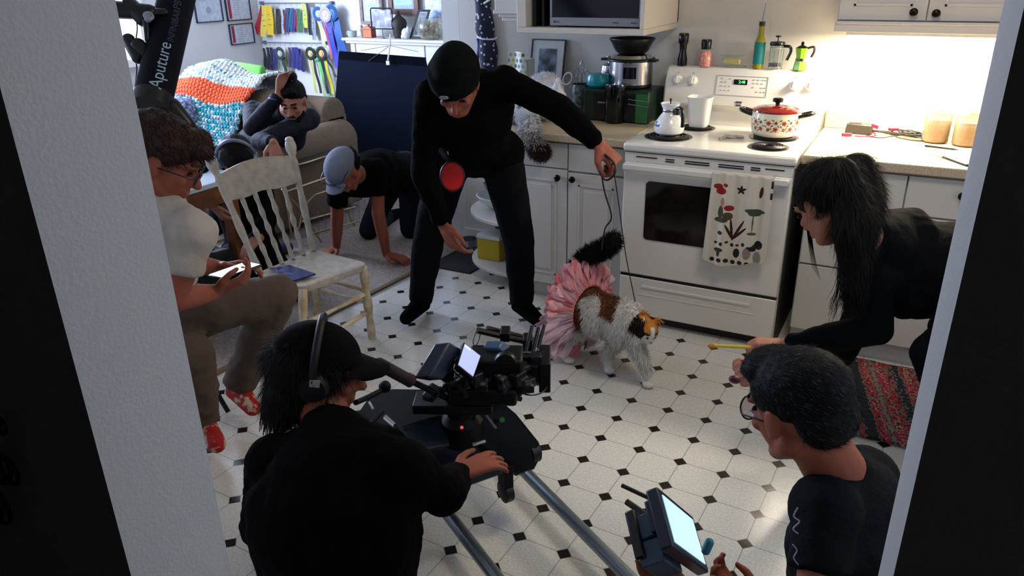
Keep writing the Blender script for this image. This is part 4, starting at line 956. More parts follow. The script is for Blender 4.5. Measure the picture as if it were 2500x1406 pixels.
p = (-2.618, 2.37, 1.179); t = thing('shell_bowl', 'glass globe filled with brown and yellow shells at the right of the mantel shelf', 'bowl', (p[0], 2.37, zm))
obj('globe', MB().lathe([(.06, zm), (.11, zm + .03), (.135, zm + .09), (.12, zm + .15), (.095, zm + .175), (.093, zm + .172), (.117, zm + .15), (.131, zm + .09), (.107, zm + .033), (.06, zm + .004)], (p[0], 2.37, 0), 32), mat('thin_glass', 'dfe9e6'), t)
random.seed(9); sm = MB()
for k in range(60):
    a, r, h = random.uniform(0, 6.28), random.uniform(0, .095), random.uniform(.02, .155); sm.mi = k % 3
    sm.ell((p[0] + r * math.cos(a), 2.37 + r * math.sin(a), zm + h), (random.uniform(.014, .026), .016, .014), Euler((a, h * 30, 0)).to_matrix(), 8, 5)
so = obj('shells', sm, [mat('brown_shells', '7a5a3c', .5), mat('tan_shells', 'b89a70', .5), mat('yellow_shells', 'a8984a', .5)], t); so['kind'] = 'stuff'
# pictures above the mantel
WOODF = mat('driftwood_frame', '6e6058', .6, noise_mix=('8a7a70', 30, .4, .6)); WOOD2 = mat('brown_wood_frame', '5a3426', .5)
p = (-3.361, 2.53, 1.357)
framed('wall_picture', 'driftwood framed blue print, left one above the mantel', 'picture', [((-3.48, 2.53, 1.214)[0], 2.53, (-3.48, 2.53, 1.214)[2]), ((-3.228, 2.53, 1.219)[0], 2.53, (-3.48, 2.53, 1.214)[2]), ((-3.228, 2.53, 1.219)[0], 2.53, 1.95), ((-3.48, 2.53, 1.214)[0], 2.53, 1.95)], .02, WOODF, mat('white_mat_board', 'b5b4b2'), picture_mat('blue_wash_print', ('54708c', '9ab4d0', 'd5e0ee'), 10), .03, .07)
q = (-2.829, 2.52, 1.307)
framed('wall_picture', 'brown framed picture of blue shutters, middle one above the mantel', 'picture', [((-3.148, 2.52, 1.304)[0], 2.52, q[2]), (q[0], 2.52, q[2]), (q[0], 2.52, 1.9), ((-3.148, 2.52, 1.304)[0], 2.52, 1.9)], .025, WOOD2, mat('shutter_surround', '9fb0c4', .5), picture_mat('shutter_print', ('2f5a6c', '4c8a94', '7c9cc4'), 12, aspect=(1, 1, 6)), .045, .065)
q0, q1 = (-2.783, 2.53, 1.26), (-2.599, 2.53, 1.263)
framed('wall_picture', 'unframed pale blue leafy painting, right one above the mantel', 'picture', [(q0[0], 2.53, q0[2]), (q1[0], 2.53, q0[2]), (q1[0], 2.53, 1.9), (q0[0], 2.53, 1.9)], .015, mat('white_mat_board', 'b5b4b2'), mat('white_mat_board', 'b5b4b2'), picture_mat('leafy_print', ('6c86b8', 'a9bddc', 'dfe6f2'), 40), .004, .006)

# black flag board standing behind the kneeling man, hung from wires
FLAG = mat('black_foam_board', (.0035, .006, .016), .95, spec=.1)
b0, b1, b2, b3 = Vector((-3.134, 1.55, 0.408)), Vector((-2.147, 1.6, 0.463)), Vector((-2.197, 1.62, 1.052)), Vector((-2.998, 1.6, 1.076))
b0.z = .012; b1.z = .012; b0.x = (-3.205, 1.55, 0.087)[0]; b1.x = -1.95; 
t = thing('foam_board', 'large black foam board standing behind the kneeling man', 'board', (b0.x, 1.57, 0))
obj('panel', MB().prism([b0, b1, b2, b3], (0, .02, 0)), FLAG, t, smooth=False)
tb = MB().prism([b3 + Vector((0, -.004, -.06)), b2 + Vector((0, -.004, -.06)), b2, b3], (0, .028, 0))
obj('top_edge', tb, mat('black_tape', (.002, .0025, .005), .95, spec=.04), t, smooth=False)
wr = MB(); hub = Vector((-2.492, 1.6, 1.134))
obj('wire', MB().tube([(-2.77, 1.6, 1.089), hub, (-2.232, 1.6, 1.097)], .0022, 6).tube([(-2.71, 1.6, 1.011), hub, (-2.3, 1.6, 0.996)][:2], .0022, 6), STEEL, t)
obj('strap', MB().tube([(-2.48, 1.6, 1.218), hub, (-2.506, 1.58, 1.027)], .006, 8).box((-2.508, 1.58, 1.008), (.028, .01, .03)), mat('white_plastic', 'c9ccc9'), t)

# sofa
CORD = mat('corduroy_taupe', '6e5c4a', .95, bump=(60, .3)); nt = CORD.node_tree
wv = nt.nodes.new('ShaderNodeTexWave'); wv.inputs['Scale'].default_value = 55; wv.bands_direction = 'DIAGONAL'; tc_ = nt.nodes.new('ShaderNodeTexCoord'); nt.links.new(tc_.outputs['Object'], wv.inputs['Vector'])
bp_ = [n for n in nt.nodes if n.type == 'BUMP'][0]; nt.links.new(wv.outputs['Fac'], bp_.inputs['Height']); bp_.inputs['Strength'].default_value = .5
t = thing('sofa', 'taupe corduroy sofa under the ribbon wall', 'sofa', (-3.3, .6, 0))
obj('base', MB().b2((-4.55, .10, .06), (-2.46, 1.08, .30)), CORD, t, bevel=.02)
for x0, x1 in ((-4.33, -3.53), (-3.52, -2.70)): obj('seat_cushion', MB().b2((x0, .06, .30), (x1, .86, .46)), CORD, t, bevel=.05)
obj('arm', MB().b2((-2.70, .05, .06), (-2.44, 1.06, .55)).cyl((-2.57, .05, .53), (-2.57, 1.06, .53), .135, n=28), CORD, t, bevel=.02)
obj('arm', MB().b2((-4.60, .05, .06), (-4.34, 1.06, .55)).cyl((-4.47, .05, .53), (-4.47, 1.06, .53), .135, n=28), CORD, t, bevel=.02)
obj('backrest', MB().b2((-4.5, .90, .30), (-2.60, 1.16, .70)).cyl((-4.5, 1.03, .70), (-2.60, 1.03, .70), .12, n=24), CORD, t, bevel=.03)
for x0, x1 in ((-4.33, -3.53), (-3.50, -2.66)): obj('back_cushion', MB().ell(((x0 + x1) / 2, .90, .66), ((x1 - x0) / 2, .15, .21), n=28), CORD, t)
obj('feet', MB().b2((-2.55, .10, .012), (-2.49, .16, .06)), BLK, t, smooth=False)
# crocheted blanket over its back
random.seed(4)
BL = attr_mat('chunky_wool', rough=.95, bump=(90, .8))
def blf(u, v):
    # v runs from the back top over the back cushion and down onto the seat
    ctrl = [(1.20, .70), (1.12, .90), (1.0, .985), (.86, .97), (.70, .82), (.60, .62), (.50, .50), (.30, .475), (.10, .47), (.02, .40)]
    tt = v * (len(ctrl) - 1); i = min(int(tt), len(ctrl) - 2); f = tt - i
    f2 = f * f * (3 - 2 * f) if False else f
    y_ = ctrl[i][0] * (1 - f2) + ctrl[i + 1][0] * f2; z_ = ctrl[i][1] * (1 - f2) + ctrl[i + 1][1] * f2
    x_ = -3.84 + .80 * u + .05 * math.sin(v * 9) - .12 * v
    hump = .06 * math.exp(-((u - .28) / .22) ** 2) * (1 if v < .6 else max(0, 1 - (v - .6) * 5)) - .05 * math.exp(-((u - .65) / .25) ** 2) * (1 if v < .5 else 0)
    n_ = noise.cell_vector(Vector((u * 46, v * 70, 0)))[0] * .0
    k1 = abs(math.sin(u * 52 * PI / 2 + (math.floor(v * 62) % 2) * PI / 2)) * abs(math.sin(v * 62 * PI))
    return (x_, y_ - .018 * k1, z_ + hump + .015 * k1)
bm_ = MB().sheet(blf, 230, 280, .016)
bo = obj('crochet_blanket', bm_, BL); tag(bo, 'chunky crocheted blanket in white, orange, teal and yellow over the sofa back', 'blanket')
ca = bo.data.color_attributes.new('Col', 'FLOAT_COLOR', 'POINT')
cW, cO, cT, cG, cY = srgb('c4cac4'), srgb('d2562c'), srgb('0a7c86'), srgb('78868f'), srgb('b9c43a')
N_ = 231 * 281
for i in range(len(bo.data.vertices)):
    k = i % N_; u, v = (k // 281) / 230, (k % 281) / 280
    h = noise.noise(Vector((u * 34, v * 52, 3)))
    h2 = noise.noise(Vector((u * 60, v * 80, 9)))
    if v < .385 + .015 * math.sin(u * 7): c = cW if h2 < .25 else (cT if h > .1 else cG)
    elif v < .462 + .015 * math.sin(u * 6): c = cO if h2 < .3 else srgb('b8512c')
    elif v < .66 + .04 * math.sin(u * 4): c = cT if h > .0 else (cG if h2 > -.05 else cW)
    elif v < .78 and u < .62: c = cY if h2 < .3 else srgb('8f9a3a')
    else: c = cT if h > .2 else (cG if h2 > .1 else cW)
    ca.data[i].color = (*c, 1)
# green cushion behind the sofa back, and a grey patterned bag on the left seat
gp = (-3.692, 1.3, 0.889)
t = thing('green_cushion', 'flat lime green cushion propped behind the sofa back', 'cushion', (gp[0], 1.3, gp[2]))
obj('pad', MB().box((gp[0], 1.28, gp[2] - .02), (.36, .06, .24), (-.15, .05, -.1)), mat('lime_felt', '5f9c42', .9, bump=(200, .4)), t, bevel=.025)
obj('strap', MB().box((gp[0] - .18, 1.25, gp[2] + .02), (.04, .02, .03), (0, .3, 0)), BLK, t, bevel=.003)
gb = (-3.765, 0.55, 0.663)
tag(blob('furry_cushion', MB().ell((gb[0] + .02, .58, gb[2]), (.20, .14, .17)), mat('blue_grey_fur', '3c4660', .95, noise_mix=('8c98b4', 60, .42, .58), bump=(180, 1)), None, .015, 3, .04, .05), 'blue-grey mottled cushion on the left of the sofa', 'cushion')

# glass side table on folding gold frame beside the sofa arm
GOLD = mat('pale_brass_tube', 'b59a72', .3, metal=.7)
t = thing('glass_side_table', 'glass-topped side table on a folding brass frame beside the sofa arm', 'side table', (-2.25, .45, 0))
gz = .50
top4 = [(-2.346, 0.317, 0.5), (-2.334, 0.398, 0.5), (-2.341, 0.632, 0.5), (-2.546, 1.01, 0.5), (-2.766, 0.849, 0.5), (-2.715, 0.603, 0.5)]
obj('glass_top', MB().prism(top4, (0, 0, .008)), mat('smoked_glass_top', '4a5654', .06, trans=.5), t, smooth=False)
obj('top_rim', MB().tube([Vector(q) + Vector((0, 0, .004)) for q in top4 + [top4[0]]], .005, 6), GOLD, t)
def bar(name, pts, r=.0065): return obj(name, MB().tube(pts, r, 8), GOLD, t)
A = (-2.522, 0.403, 0.012); B = (-2.282, 0.767, 0.012); Cc = (-2.174, 0.263, 0.012); D = (-2.149, 0.786, 0.012)
bar('rail', [(-2.2, 0.022, 0.41), (-2.2, 0.402, 0.411)]); bar('rail', [(-2.15, 0.239, 0.345), (-2.15, 0.456, 0.34)])
bar('rail', [(-2.2, 0.148, 0.186), (-2.2, 0.67, 0.143)]); bar('rail', [(-2.1, 0.085, 0.131), (-2.1, 0.571, 0.078)])
bar('leg', [(-2.2, 0.005, 0.435), (-2.2, 0.128, 0.29), Cc]); bar('leg', [(-2.15, 0.235, 0.346), (-2.15, 0.124, 0.302), (-2.2, 0.103, 0.147)])
bar('leg', [(-2.2, 0.585, 0.146), (-2.2, 0.612, 0.055), (-2.2, 0.673, -0.023)])
bar('leg', [(-2.42, .25, .012), (-2.42, .25, .50)]); bar('leg', [(-2.42, .75, .012), (-2.42, .75, .50)]); bar('leg', [(top4[0][0], top4[0][1], .012), top4[0]]); bar('leg', [(top4[3][0], top4[3][1], .012), top4[3]])
wm = MB()
for k in range(9):
    y_ = .20 + .07 * k; wm.tube([(-2.19, y_, .05), (-2.19, y_ + .01, .22)], .0018, 5)
obj('wire_mesh', wm, STEEL, t)['kind'] = 'stuff'
p = (-2.575, 0.589, 0.51); t2 = thing('glass_ashtray', 'small square glass dish on the side table', 'dish', p)
obj('dish_body', MB().box((p[0], p[1], .522), (.09, .09, .025), taper=1.1), mat('thin_glass', ''if False else 'dfe9e6'), t2, bevel=.004)
tag(obj('paper_sheet', MB().prism([(-2.667, 0.623, 0.512), (-2.596, 0.684, 0.512), (-2.533, 0.626, 0.512), (-2.582, 0.548, 0.512)], (0, 0, .002)), mat('white_paper', 'c9cdc4')), 'white slip of paper on the glass side table', 'paper')

# low table with white top at the left, dark bag under it
t = thing('side_table', 'white-topped wooden table behind the spindle chair', 'table', (-2.1, -.9, 0))
tc4 = [(-2.193, -0.657, 0.72), (-2.069, -0.54, 0.72), (-1.777, -0.764, 0.72), (-1.749, -0.998, 0.72)]
tr, tl = Vector((-1.70, -.55, .70)), Vector((-1.70, -1.55, .70))
obj('tabletop', MB().b2((-2.55, -1.50, .695), (-1.80, -.62, .72)), mat('white_formica', 'b9c4cc', .25), t, bevel=.004)
WOODT = mat('orange_wood', '5f3414', .5, noise_mix=('7a4a20', 18, .35, .65))
obj('apron', MB().b2((-1.86, -1.46, .60), (-1.82, -.66, .695)).b2((-2.5, -.70, .60), (-1.86, -.66, .695)).b2((-2.5, -1.46, .60), (-1.86, -1.42, .695)), WOODT, t, smooth=False, bevel=.002)
for x_, y_ in ((-1.86, -.70), (-1.86, -1.42), (-2.48, -.70), (-2.48, -1.42)): obj('leg', MB().b2((x_ - .03, y_ - .03, .01), (x_ + .03, y_ + .03, .60)), WOODT, t, smooth=False, bevel=.002)
tag(blob('black_bag', MB().box((-2.05, -1.05, .20), (.55, .5, .38)), mat('black_nylon', '08080a', .7), None, .02, 8, .05, .1), 'black bag lying under the white-topped table', 'bag')
p = (-2.236, -0.042, 0.05)
tag(blob('blue_shoe', MB().caps((p[0] - .05, p[1] - .1, .05), (p[0], p[1] + .06, .045), .045, .04).ell((p[0] - .06, p[1] - .1, .08), (.05, .06, .05)), mat('blue_black_leather', '122040', .5), None, .01, 5), 'dark blue shoe on the carpet behind the spindle chair', 'shoe')

# leaning light tube with its stand and clamp
D0 = 2.55
t = thing('light_tube', 'leaning black light tube lettered Aputure, behind the seated man', 'light', (-1.066, -1.637, 1.228))
a, b = Vector((-1.08, -1.617, 1.285)), Vector((-1.241, -1.283, 1.654))
obj('tube_body', MB().cyl(a, b, .062, n=32), mat('black_light_fabric', (.003, .003, .007), .7, spec=.15), t)
obj('tube_foot', MB().cyl(a + (a - b).normalized() * .05, a, .064, n=32).caps(a + Vector((.04, .03, -.04)), a + Vector((.075, .05, -.10)), .035, .03), BLK, t)
axis = (b - a).normalized(); vw = (Vector((1.19, -3.34, 1.655)) - (a + b) / 2).normalized(); vw = (vw - axis * vw.dot(axis)).normalized(); sidev = axis.cross(vw)
LET = mat('pale_lettering', '9fb0bc', .5); DIM = mat('dim_lettering', '3a3e4c', .5)
text('brand_lettering', 'Aputure', a + axis * .085 + vw * .0625 + sidev * .0, .056, axis, vw.cross(axis), LET, t, label='pale lettering along the tube')
text('model_lettering', 'INFINIBAR', a + axis * .255 + vw * .0625 + vw.cross(axis) * -.012, .030, axis, vw.cross(axis), DIM, t)
text('dial_lettering', 'PB12', a + axis * .36 + vw * .0625 + vw.cross(axis) * -.008, .034, axis, vw.cross(axis), DIM, t)
t = thing('light_stand', 'black light stand with round knob left of the leaning tube', 'light stand', ((-1.231, -1.533, 1.503)[0], (-1.231, -1.533, 1.503)[1], 0))
sp = Vector((-1.305, -1.572, 1.504))
obj('pole', MB().cyl((sp.x, sp.y, .10), (sp.x, sp.y, 1.95), .016, n=12), BLK, t)
for k in range(3):
    an = k * 2.094 + 2.2; obj('leg', MB().tube([(sp.x, sp.y, .45), (sp.x + .22 * math.cos(an), sp.y + .22 * math.sin(an), .02)], .010, 8), BLK, t)
obj('grip_head', MB().caps((-1.311, -1.553, 1.553), (-1.186, -1.491, 1.541), .030, .026).caps((-1.248, -1.513, 1.565), (-1.197, -1.506, 1.522), .026, .03).caps((-1.186, -1.491, 1.541), (-1.139, -1.466, 1.54), .014, .012), BLK, t)
c = Vector((-1.112, -1.553, 1.533)); RK = Matrix((sidev, axis, vw)).transposed()
obj('knob', MB().torus(c, .013, .0045, RK, 24, 8).lathe([(0, -.02), (.011, -.02), (.011, .0), (0, .001)], c, 18, RK), mat('pale_grey_plastic', '8c8f9c', .4), t, label='pale grey round clamp knob')
obj('arm', MB().caps((-1.173, -1.52, 1.516), (-1.157, -1.54, 1.457), .011, .009).caps((-1.213, -1.57, 1.456), (-1.175, -1.575, 1.402), .022, .022).caps((-1.181, -1.562, 1.438), (-1.156, -1.56, 1.414), .026, .02), BLK, t)
obj('cord', MB().tube(catmull([(-1.203, -1.533, 1.524), (-1.212, -1.529, 1.49), (-1.21, -1.545, 1.454)]), .0022, 6).tube(catmull([(-1.201, -1.568, 1.396), (-1.208, -1.565, 1.359), (-1.221, -1.582, 1.285), (-1.229, -1.61, 1.184)]), .0022, 6), BLK, t)
# coiled cable on the hallway wall at the left edge
t = thing('coiled_cable', 'black cable coils hanging on the dark hallway wall at the left edge', 'cable', (0.303, -2.96, 1.131))
for (q, r_) in (((0.321, -2.962, 1.183), .010), ((0.306, -2.962, 1.116), .018), ((0.246, -2.962, 1.047), .03)):
    obj('coil', MB().torus(q, r_, .0028, (PI / 2, 0, 0), 28, 8).torus((q[0] - .004, q[1] - .004, q[2] + .003), r_ * .92, .0028, (PI / 2 - .2, 0, 0), 28, 8), BLK, t)


V = Vector
attr_mat('coat_fur', rough=.8).node_tree.nodes['Principled BSDF'].inputs['Specular IOR Level'].default_value = .2
def fur(parent, body, n, length, r, droop=.35, seed=1, name='fur', colf=None, lenf=None, comb=None):
    """short tapered tufts over the surface of a body, coloured like the coat under them"""
    random.seed(seed); me = body.data; polys = me.polygons; areas = [p.area for p in polys]; tot = sum(areas)
    off = woff(body); mb = MB(); cols = []; cum = []; s_ = 0
    for a in areas: s_ += a; cum.append(s_)
    import bisect
    for k in range(n):
        p = polys[bisect.bisect_left(cum, random.uniform(0, tot))]; c = me.vertices[random.choice(p.vertices)].co.lerp(p.center, random.random()) + off; nn = p.normal
        L = length * random.uniform(.6, 1.3) * (lenf(c) if lenf else 1)
        if L < .002: continue
        d = (nn + V((random.uniform(-.35, .35), random.uniform(-.35, .35), -droop + random.uniform(-.2, .2)))).normalized()
        
        if comb is not None:
            tg = V(comb) - nn * V(comb).dot(nn); tg = tg.normalized() if tg.length > .1 else nn.orthogonal(); d = (nn * random.uniform(.12, .4) + tg + V((random.uniform(-.25, .25), random.uniform(-.25, .25), random.uniform(-.2, .2)))).normalized()
        sd = nn.orthogonal().normalized() * r; sd.rotate(Matrix.Rotation(random.uniform(0, 6.28), 3, nn)); d2 = (d + V((0, 0, -droop))).normalized()
        a = c - nn * .002; v0, v1, v2, v3, v4 = a - sd, a + sd, a + d * L * .55 + sd * .7, a + d * L * .55 - sd * .7, a + d * L * .5 + d2 * L * .5
        i0 = [mb.bm.verts.new(v) for v in (v0, v1, v2, v3, v4)]; mb.bm.faces.new((i0[0], i0[1], i0[2], i0[3])); mb.bm.faces.new((i0[3], i0[2], i0[4]))
        cols += [colf(c, random.random())] * 5
    m_ = bpy.data.meshes.new(name); bmesh.ops.translate(mb.bm, verts=mb.bm.verts, vec=-off); mb.bm.to_mesh(m_); mb.bm.free()
    ca = m_.color_attributes.new('Col', 'FLOAT_COLOR', 'POINT')
    for i, c in enumerate(cols): ca.data[i].color = (*c, 1)
    m_.materials.append(attr_mat('coat_fur', rough=.8)); o = bpy.data.objects.new(name, m_); COL.objects.link(o); o.parent = body; o['kind'] = 'stuff'; return o
def paint(o, colf):
    off = woff(o); ca = o.data.color_attributes.new('Col', 'FLOAT_COLOR', 'POINT')
    for i, v in enumerate(o.data.vertices): ca.data[i].color = (*colf(v.co + off, .5), 1)


# ================================================================ people
SKIN = mat('warm_skin', '8d4e3b', .62, spec=.25, bump=(260, .08)); SKIN2 = mat('fair_skin', 'a06a55', .62, spec=.25, bump=(260, .08))
HAIRD = mat('dark_hair', (.0025, .0018, .0016), .55, spec=.12, bump=(400, .2)); HAIRB = mat('reddish_brown_hair', '2c150d', .5, bump=(150, .9))
HAIRG = mat('dark_grey_hair', '0b0a0a', .6, spec=.1, bump=(400, .2))
BLACKC = mat('black_jersey', (.0018, .0018, .0022), .95, spec=.05, bump=(90, .4)); BLACK2 = mat('black_brown_fleece', (.0022, .0015, .0017), .95, spec=.05, bump=(90, .4))
NAVY = mat('dark_navy_jacket', (.0045, .0055, .011), .8, spec=.25, bump=(70, .3)); JEANS = mat('dark_jeans', (.0032, .0038, .0055), .9, spec=.07, bump=(400, .2))
KHAKI = mat('brown_trousers', '4f3f33', .85, bump=(300, .2)); TEE = mat('pale_tee_shirt', 'a89f94', .85, bump=(120, .2))
V = Vector
def frame(fwd, up):
    f = V(fwd).normalized(); u = V(up); u = (u - f * u.dot(f)).normalized(); return Matrix((f.cross(u), f, u)).transposed()   # columns: right, forward, up
def hp(c, R, x, y, z): return V(c) + R @ V((x, y, z))
def head_shapes(mb, c, R, neck, s=1.0):
    q = lambda x, y, z: hp(c, R, x * s, y * s, z * s)
    mb.ell(q(0, -.012, .030), (.075 * s, .096 * s, .084 * s), R); mb.ell(q(0, .030, -.025), (.060 * s, .062 * s, .078 * s), R)
    mb.ell(q(0, .052, -.084), (.034 * s, .036 * s, .028 * s), R); mb.caps(q(-.044, .002, -.055), q(-.02, .058, -.088), .024 * s, .020 * s); mb.caps(q(.044, .002, -.055), q(.02, .058, -.088), .024 * s, .020 * s)
    mb.caps(q(0, .086, .012), q(0, .110, -.030), .0075 * s, .0125 * s); mb.caps(q(-.014, .092, -.034), q(.014, .092, -.034), .0085 * s, .0085 * s)
    mb.caps(q(-.040, .077, .026), q(-.010, .090, .022), .010 * s, .010 * s); mb.caps(q(.040, .077, .026), q(.010, .090, .022), .010 * s, .010 * s)
    mb.ell(q(-.040, .068, -.022), (.018 * s, .017 * s, .016 * s), R); mb.ell(q(.040, .068, -.022), (.018 * s, .017 * s, .016 * s), R)
    mb.caps(q(-.019, .090, -.056), q(.019, .090, -.056), .006 * s, .006 * s); mb.caps(q(-.016, .089, -.067), q(.016, .089, -.067), .0068 * s, .0068 * s)
    for sd in (-1, 1):
        mb.ell(q(sd * .077, -.004, .0), (.009 * s, .019 * s, .031 * s), R, 14, 8); mb.ell(q(sd * .074, .006, -.022), (.009 * s, .010 * s, .012 * s), R, 10, 6)
    mb.caps(q(0, -.025, -.055), neck, .054 * s, .060 * s)
def hand_shapes(mb, wr, d, n, side, curl=.4, spread=.25, thumb=.6, s=1.0, curls=None):
    """wr wrist, d finger direction, n palm-facing direction, side +1 right hand / -1 left hand"""
    d = V(d).normalized(); n = V(n); n = (n - d * n.dot(d)).normalized(); w = d.cross(n) * side  # w points to the thumb side
    wr = V(wr); L = .088 * s
    for k in (-1.5, -.5, .5, 1.5):
        mb.caps(wr + w * k * .011 * s + d * .008, wr + w * k * .0200 * s + d * L, .0135 * s, .0115 * s, 10)
    mb.ell(wr + d * L * .55, (.036 * s, .050 * s, .0145 * s), Matrix((w, d, n)).transposed())
    for i, (k, ln) in enumerate(((1.5, .072), (.5, .080), (-.5, .075), (-1.5, .060))):
        a = 0.0; cu = (curls[i] if curls else curl * (1 + .18 * i)); p = wr + w * k * .0203 * s + d * L
        dd = (d + w * k * spread * .16).normalized()
        for j, (f, r0, r1) in enumerate(((.46, .0098, .0090), (.30, .0090, .0082), (.24, .0082, .0070))):
            a += cu * (.8 if j == 0 else 1.0); q = p + (dd * math.cos(a) + n * math.sin(a)) * ln * f * s
            mb.caps(p, q, r0 * s, r1 * s, 10); p = q
    p = wr + w * .026 * s + d * .022 * s; q = p + (w * .75 + d * .62 + n * .35 * thumb).normalized() * .040 * s
    mb.caps(p, q, .0165 * s, .0125 * s, 10); r = q + (w * (.45 - .5 * thumb) + d * .85 + n * .55 * thumb).normalized() * .032 * s
    mb.caps(q, r, .0115 * s, .0100 * s, 10); mb.caps(r, r + (w * (.1 - .6 * thumb) + d * .85 + n * .5 * thumb).normalized() * .024 * s, .0100 * s, .0080 * s, 10)
def eltube(mb, st, n=24):
    """stations: (centre, side vector, half width, half depth)"""
    rings = []; cs = [V(a[0]) for a in st]
    for i, (c, sv, a, b) in enumerate(st):
        t = (cs[min(i + 1, len(cs) - 1)] - cs[max(i - 1, 0)]).normalized(); rings.append(mb.ring(c, t, sv, a, b, n))
    mb.loft(rings)
def person(label, J, top='long', topm=None, pantm=None, skin=None, s=1.0, vox=.0055, footm=None, fold=.012, build=1.0, grp=None, headscale=1.0, hands=True, leg=1.0):
    """J: joints in metres. returns (root, head centre, head matrix)"""
    J = {k: V(v) if isinstance(v, (tuple, list, Vector)) and len(v) == 3 and not isinstance(v[0], (tuple, list)) else v for k, v in J.items()}
    root = thing('person', label, 'person', (J['pelvis'].x, J['pelvis'].y, 0))
    R = frame(J['hf'], J['hu']); hc = J['head']; sl, sr, pl = J['shl'], J['shr'], J['pelvis']
    nk = (sl + sr) / 2; sv = (sr - sl).normalized(); ch = J.get('chest', nk * .62 + pl * .38); hv = (J['hir'] - J['hil']).normalized()
    nb = J.get('neck', nk + (hc - nk).normalized() * .035)
    def torso(mb, e, lo=False):
        bb = build
        eltube(mb, [(pl + (pl - ch).normalized() * .10, hv, .10 * bb + e, .08 * bb + e), (pl + (pl - ch).normalized() * .03, hv, .155 * bb + e, .108 * bb + e), (pl * .62 + ch * .38, (hv + sv) / 2, .138 * bb + e, .098 * bb + e), (ch, sv, .158 * bb + e, .112 * bb + e), (ch * .45 + nk * .55, sv, .165 * bb + e, .108 * bb + e), (nk * .95 + nb * .05, sv, .125 * bb + e, .080 * bb + e), (nk + (nb - nk) * .9, sv, .062 + e * .5, .060 + e * .5)])
        for q in (sl, sr): mb.ell(q * .93 + nk * .07, (.058 + e, .058 + e, .058 + e)); mb.caps(q * .9 + nk * .1, (q + ch) / 2, .05 + e, .055 + e); mb.caps(nk * .35 + nb * .65, q * .8 + nk * .2, .044 + e * .6, .050 + e)
        for q in (J['hil'], J['hir']): mb.ell(q, (.095 * bb + e, .10 * bb + e, .095 * bb + e))
    body = MB(); torso(body, -.006); head_shapes(body, hc, R, nb, s * headscale)
    for sd, sh_, el_, wr_, hnd in ((-1, 'shl', 'ell', 'wrl', 'handl'), (1, 'shr', 'elr', 'wrr', 'handr')):
        body.caps(J[sh_], J[el_], .045, .037); body.caps(J[el_], J[wr_] * .55 + J[el_] * .45, .039, .036); body.caps(J[wr_] * .55 + J[el_] * .45, J[wr_], .034, .025)
        if hnd in J and hands: a = J[hnd]; hand_shapes(body, J[wr_], a[0], a[1], sd, *a[2:])
    for hi, kn, an, toe in (('hil', 'knl', 'anl', 'tol'), ('hir', 'knr', 'anr', 'tor')):
        body.caps(J[hi], J[kn], .078, .052); body.caps(J[kn], J[an] * .4 + J[kn] * .6, .054, .052); body.caps(J[an] * .4 + J[kn] * .6, J[an], .050, .034)
        d = (J[toe] - J[an]).normalized(); body.caps(J[an] - d * .02 + V((0, 0, -.02)), J[toe], .032, .024)
    b = blob('body', body, skin or SKIN, root, vox, 4)
    tm = MB(); torso(tm, .014)
    for sh_, el_, wr_ in (('shl', 'ell', 'wrl'), ('shr', 'elr', 'wrr')):
        if top == 'long':
            w2 = J[wr_] * .94 + J[el_] * .06
            tm.caps(J[sh_], J[el_], .062, .053); tm.caps(J[el_], (J[el_] + w2) / 2, .054, .050); tm.caps((J[el_] + w2) / 2, w2 * .96 + J[el_] * .04, .048, .035); tm.cyl(w2 * .9 + J[el_] * .1, w2, .040, .040, 18)
        else:
            e2 = J[sh_] * .42 + J[el_] * .58; tm.caps(J[sh_], J[sh_] * .6 + J[el_] * .4, .062, .056); tm.cyl(J[sh_] * .9 + J[el_] * .1, e2, .056, .060, 20)
    if top == 'long' and J.get('hem', True): pass
    blob('jacket' if top == 'long' else 'shirt', tm, topm or BLACKC, root, .008, 5, fold, .07)
    pm = MB()
    up = (ch - pl).normalized()
    eltube(pm, [(pl - up * .11, hv, .10 * build, .09 * build), (pl - up * .02, hv, .170 * build, .125 * build), (pl + up * .08, hv, .155 * build, .115 * build)])
    for hi, kn, an in (('hil', 'knl', 'anl'), ('hir', 'knr', 'anr')):
        pm.ell(J[hi], (.105, .108, .105)); pm.caps(J[hi], J[kn], .092 * leg, .066 * leg); pm.caps(J[kn], J[an] * .5 + J[kn] * .5, .066 * leg, .062 * leg); pm.cyl(J[an] * .4 + J[kn] * .6, J[an] * .95 + J[kn] * .05, .060 * leg, .055 * leg, 20)
    blob('trousers', pm, pantm or JEANS, root, .009, 4, fold, .08)
    for an, toe in (('anl', 'tol'), ('anr', 'tor')):
        fm = MB(); d = (J[toe] - J[an]); d.z = min(d.z, 0) if abs(d.z) > .3 else d.z; d.normalize(); a = J[an]; t_ = J[toe]
        heel = a + (a - t_).normalized() * .035 + V((0, 0, -.035)) if abs((t_ - a).z) < .12 else a
        fm.caps(a + (a - J['kn' + an[-1]]).normalized() * -.03, a, .040, .042); fm.caps(heel, a, .036, .042); fm.caps(a, t_, .042, .034); fm.caps(heel, t_, .034, .034)
        fo = blob('sock', fm, footm or BLACKC, root, .007, 5)
    return root, hc, R
def hb(c, R): return lambda x, y, z: hp(c, R, x, y, z)
def face_marks(root, c, R, m, brow=True, lid=True):
    q = hb(c, R)
    for sd in (-1, 1):
        if brow: obj('eyebrow', MB().caps(q(sd * .046, .084, .034), q(sd * .016, .098, .032), .0045, .005, 8), m, root)
        if lid: obj('eye', MB().ell(q(sd * .032, .0845, .004), (.0135, .006, .006), R, 12, 8), mat('dark_eye', '0c0808', .2), root)
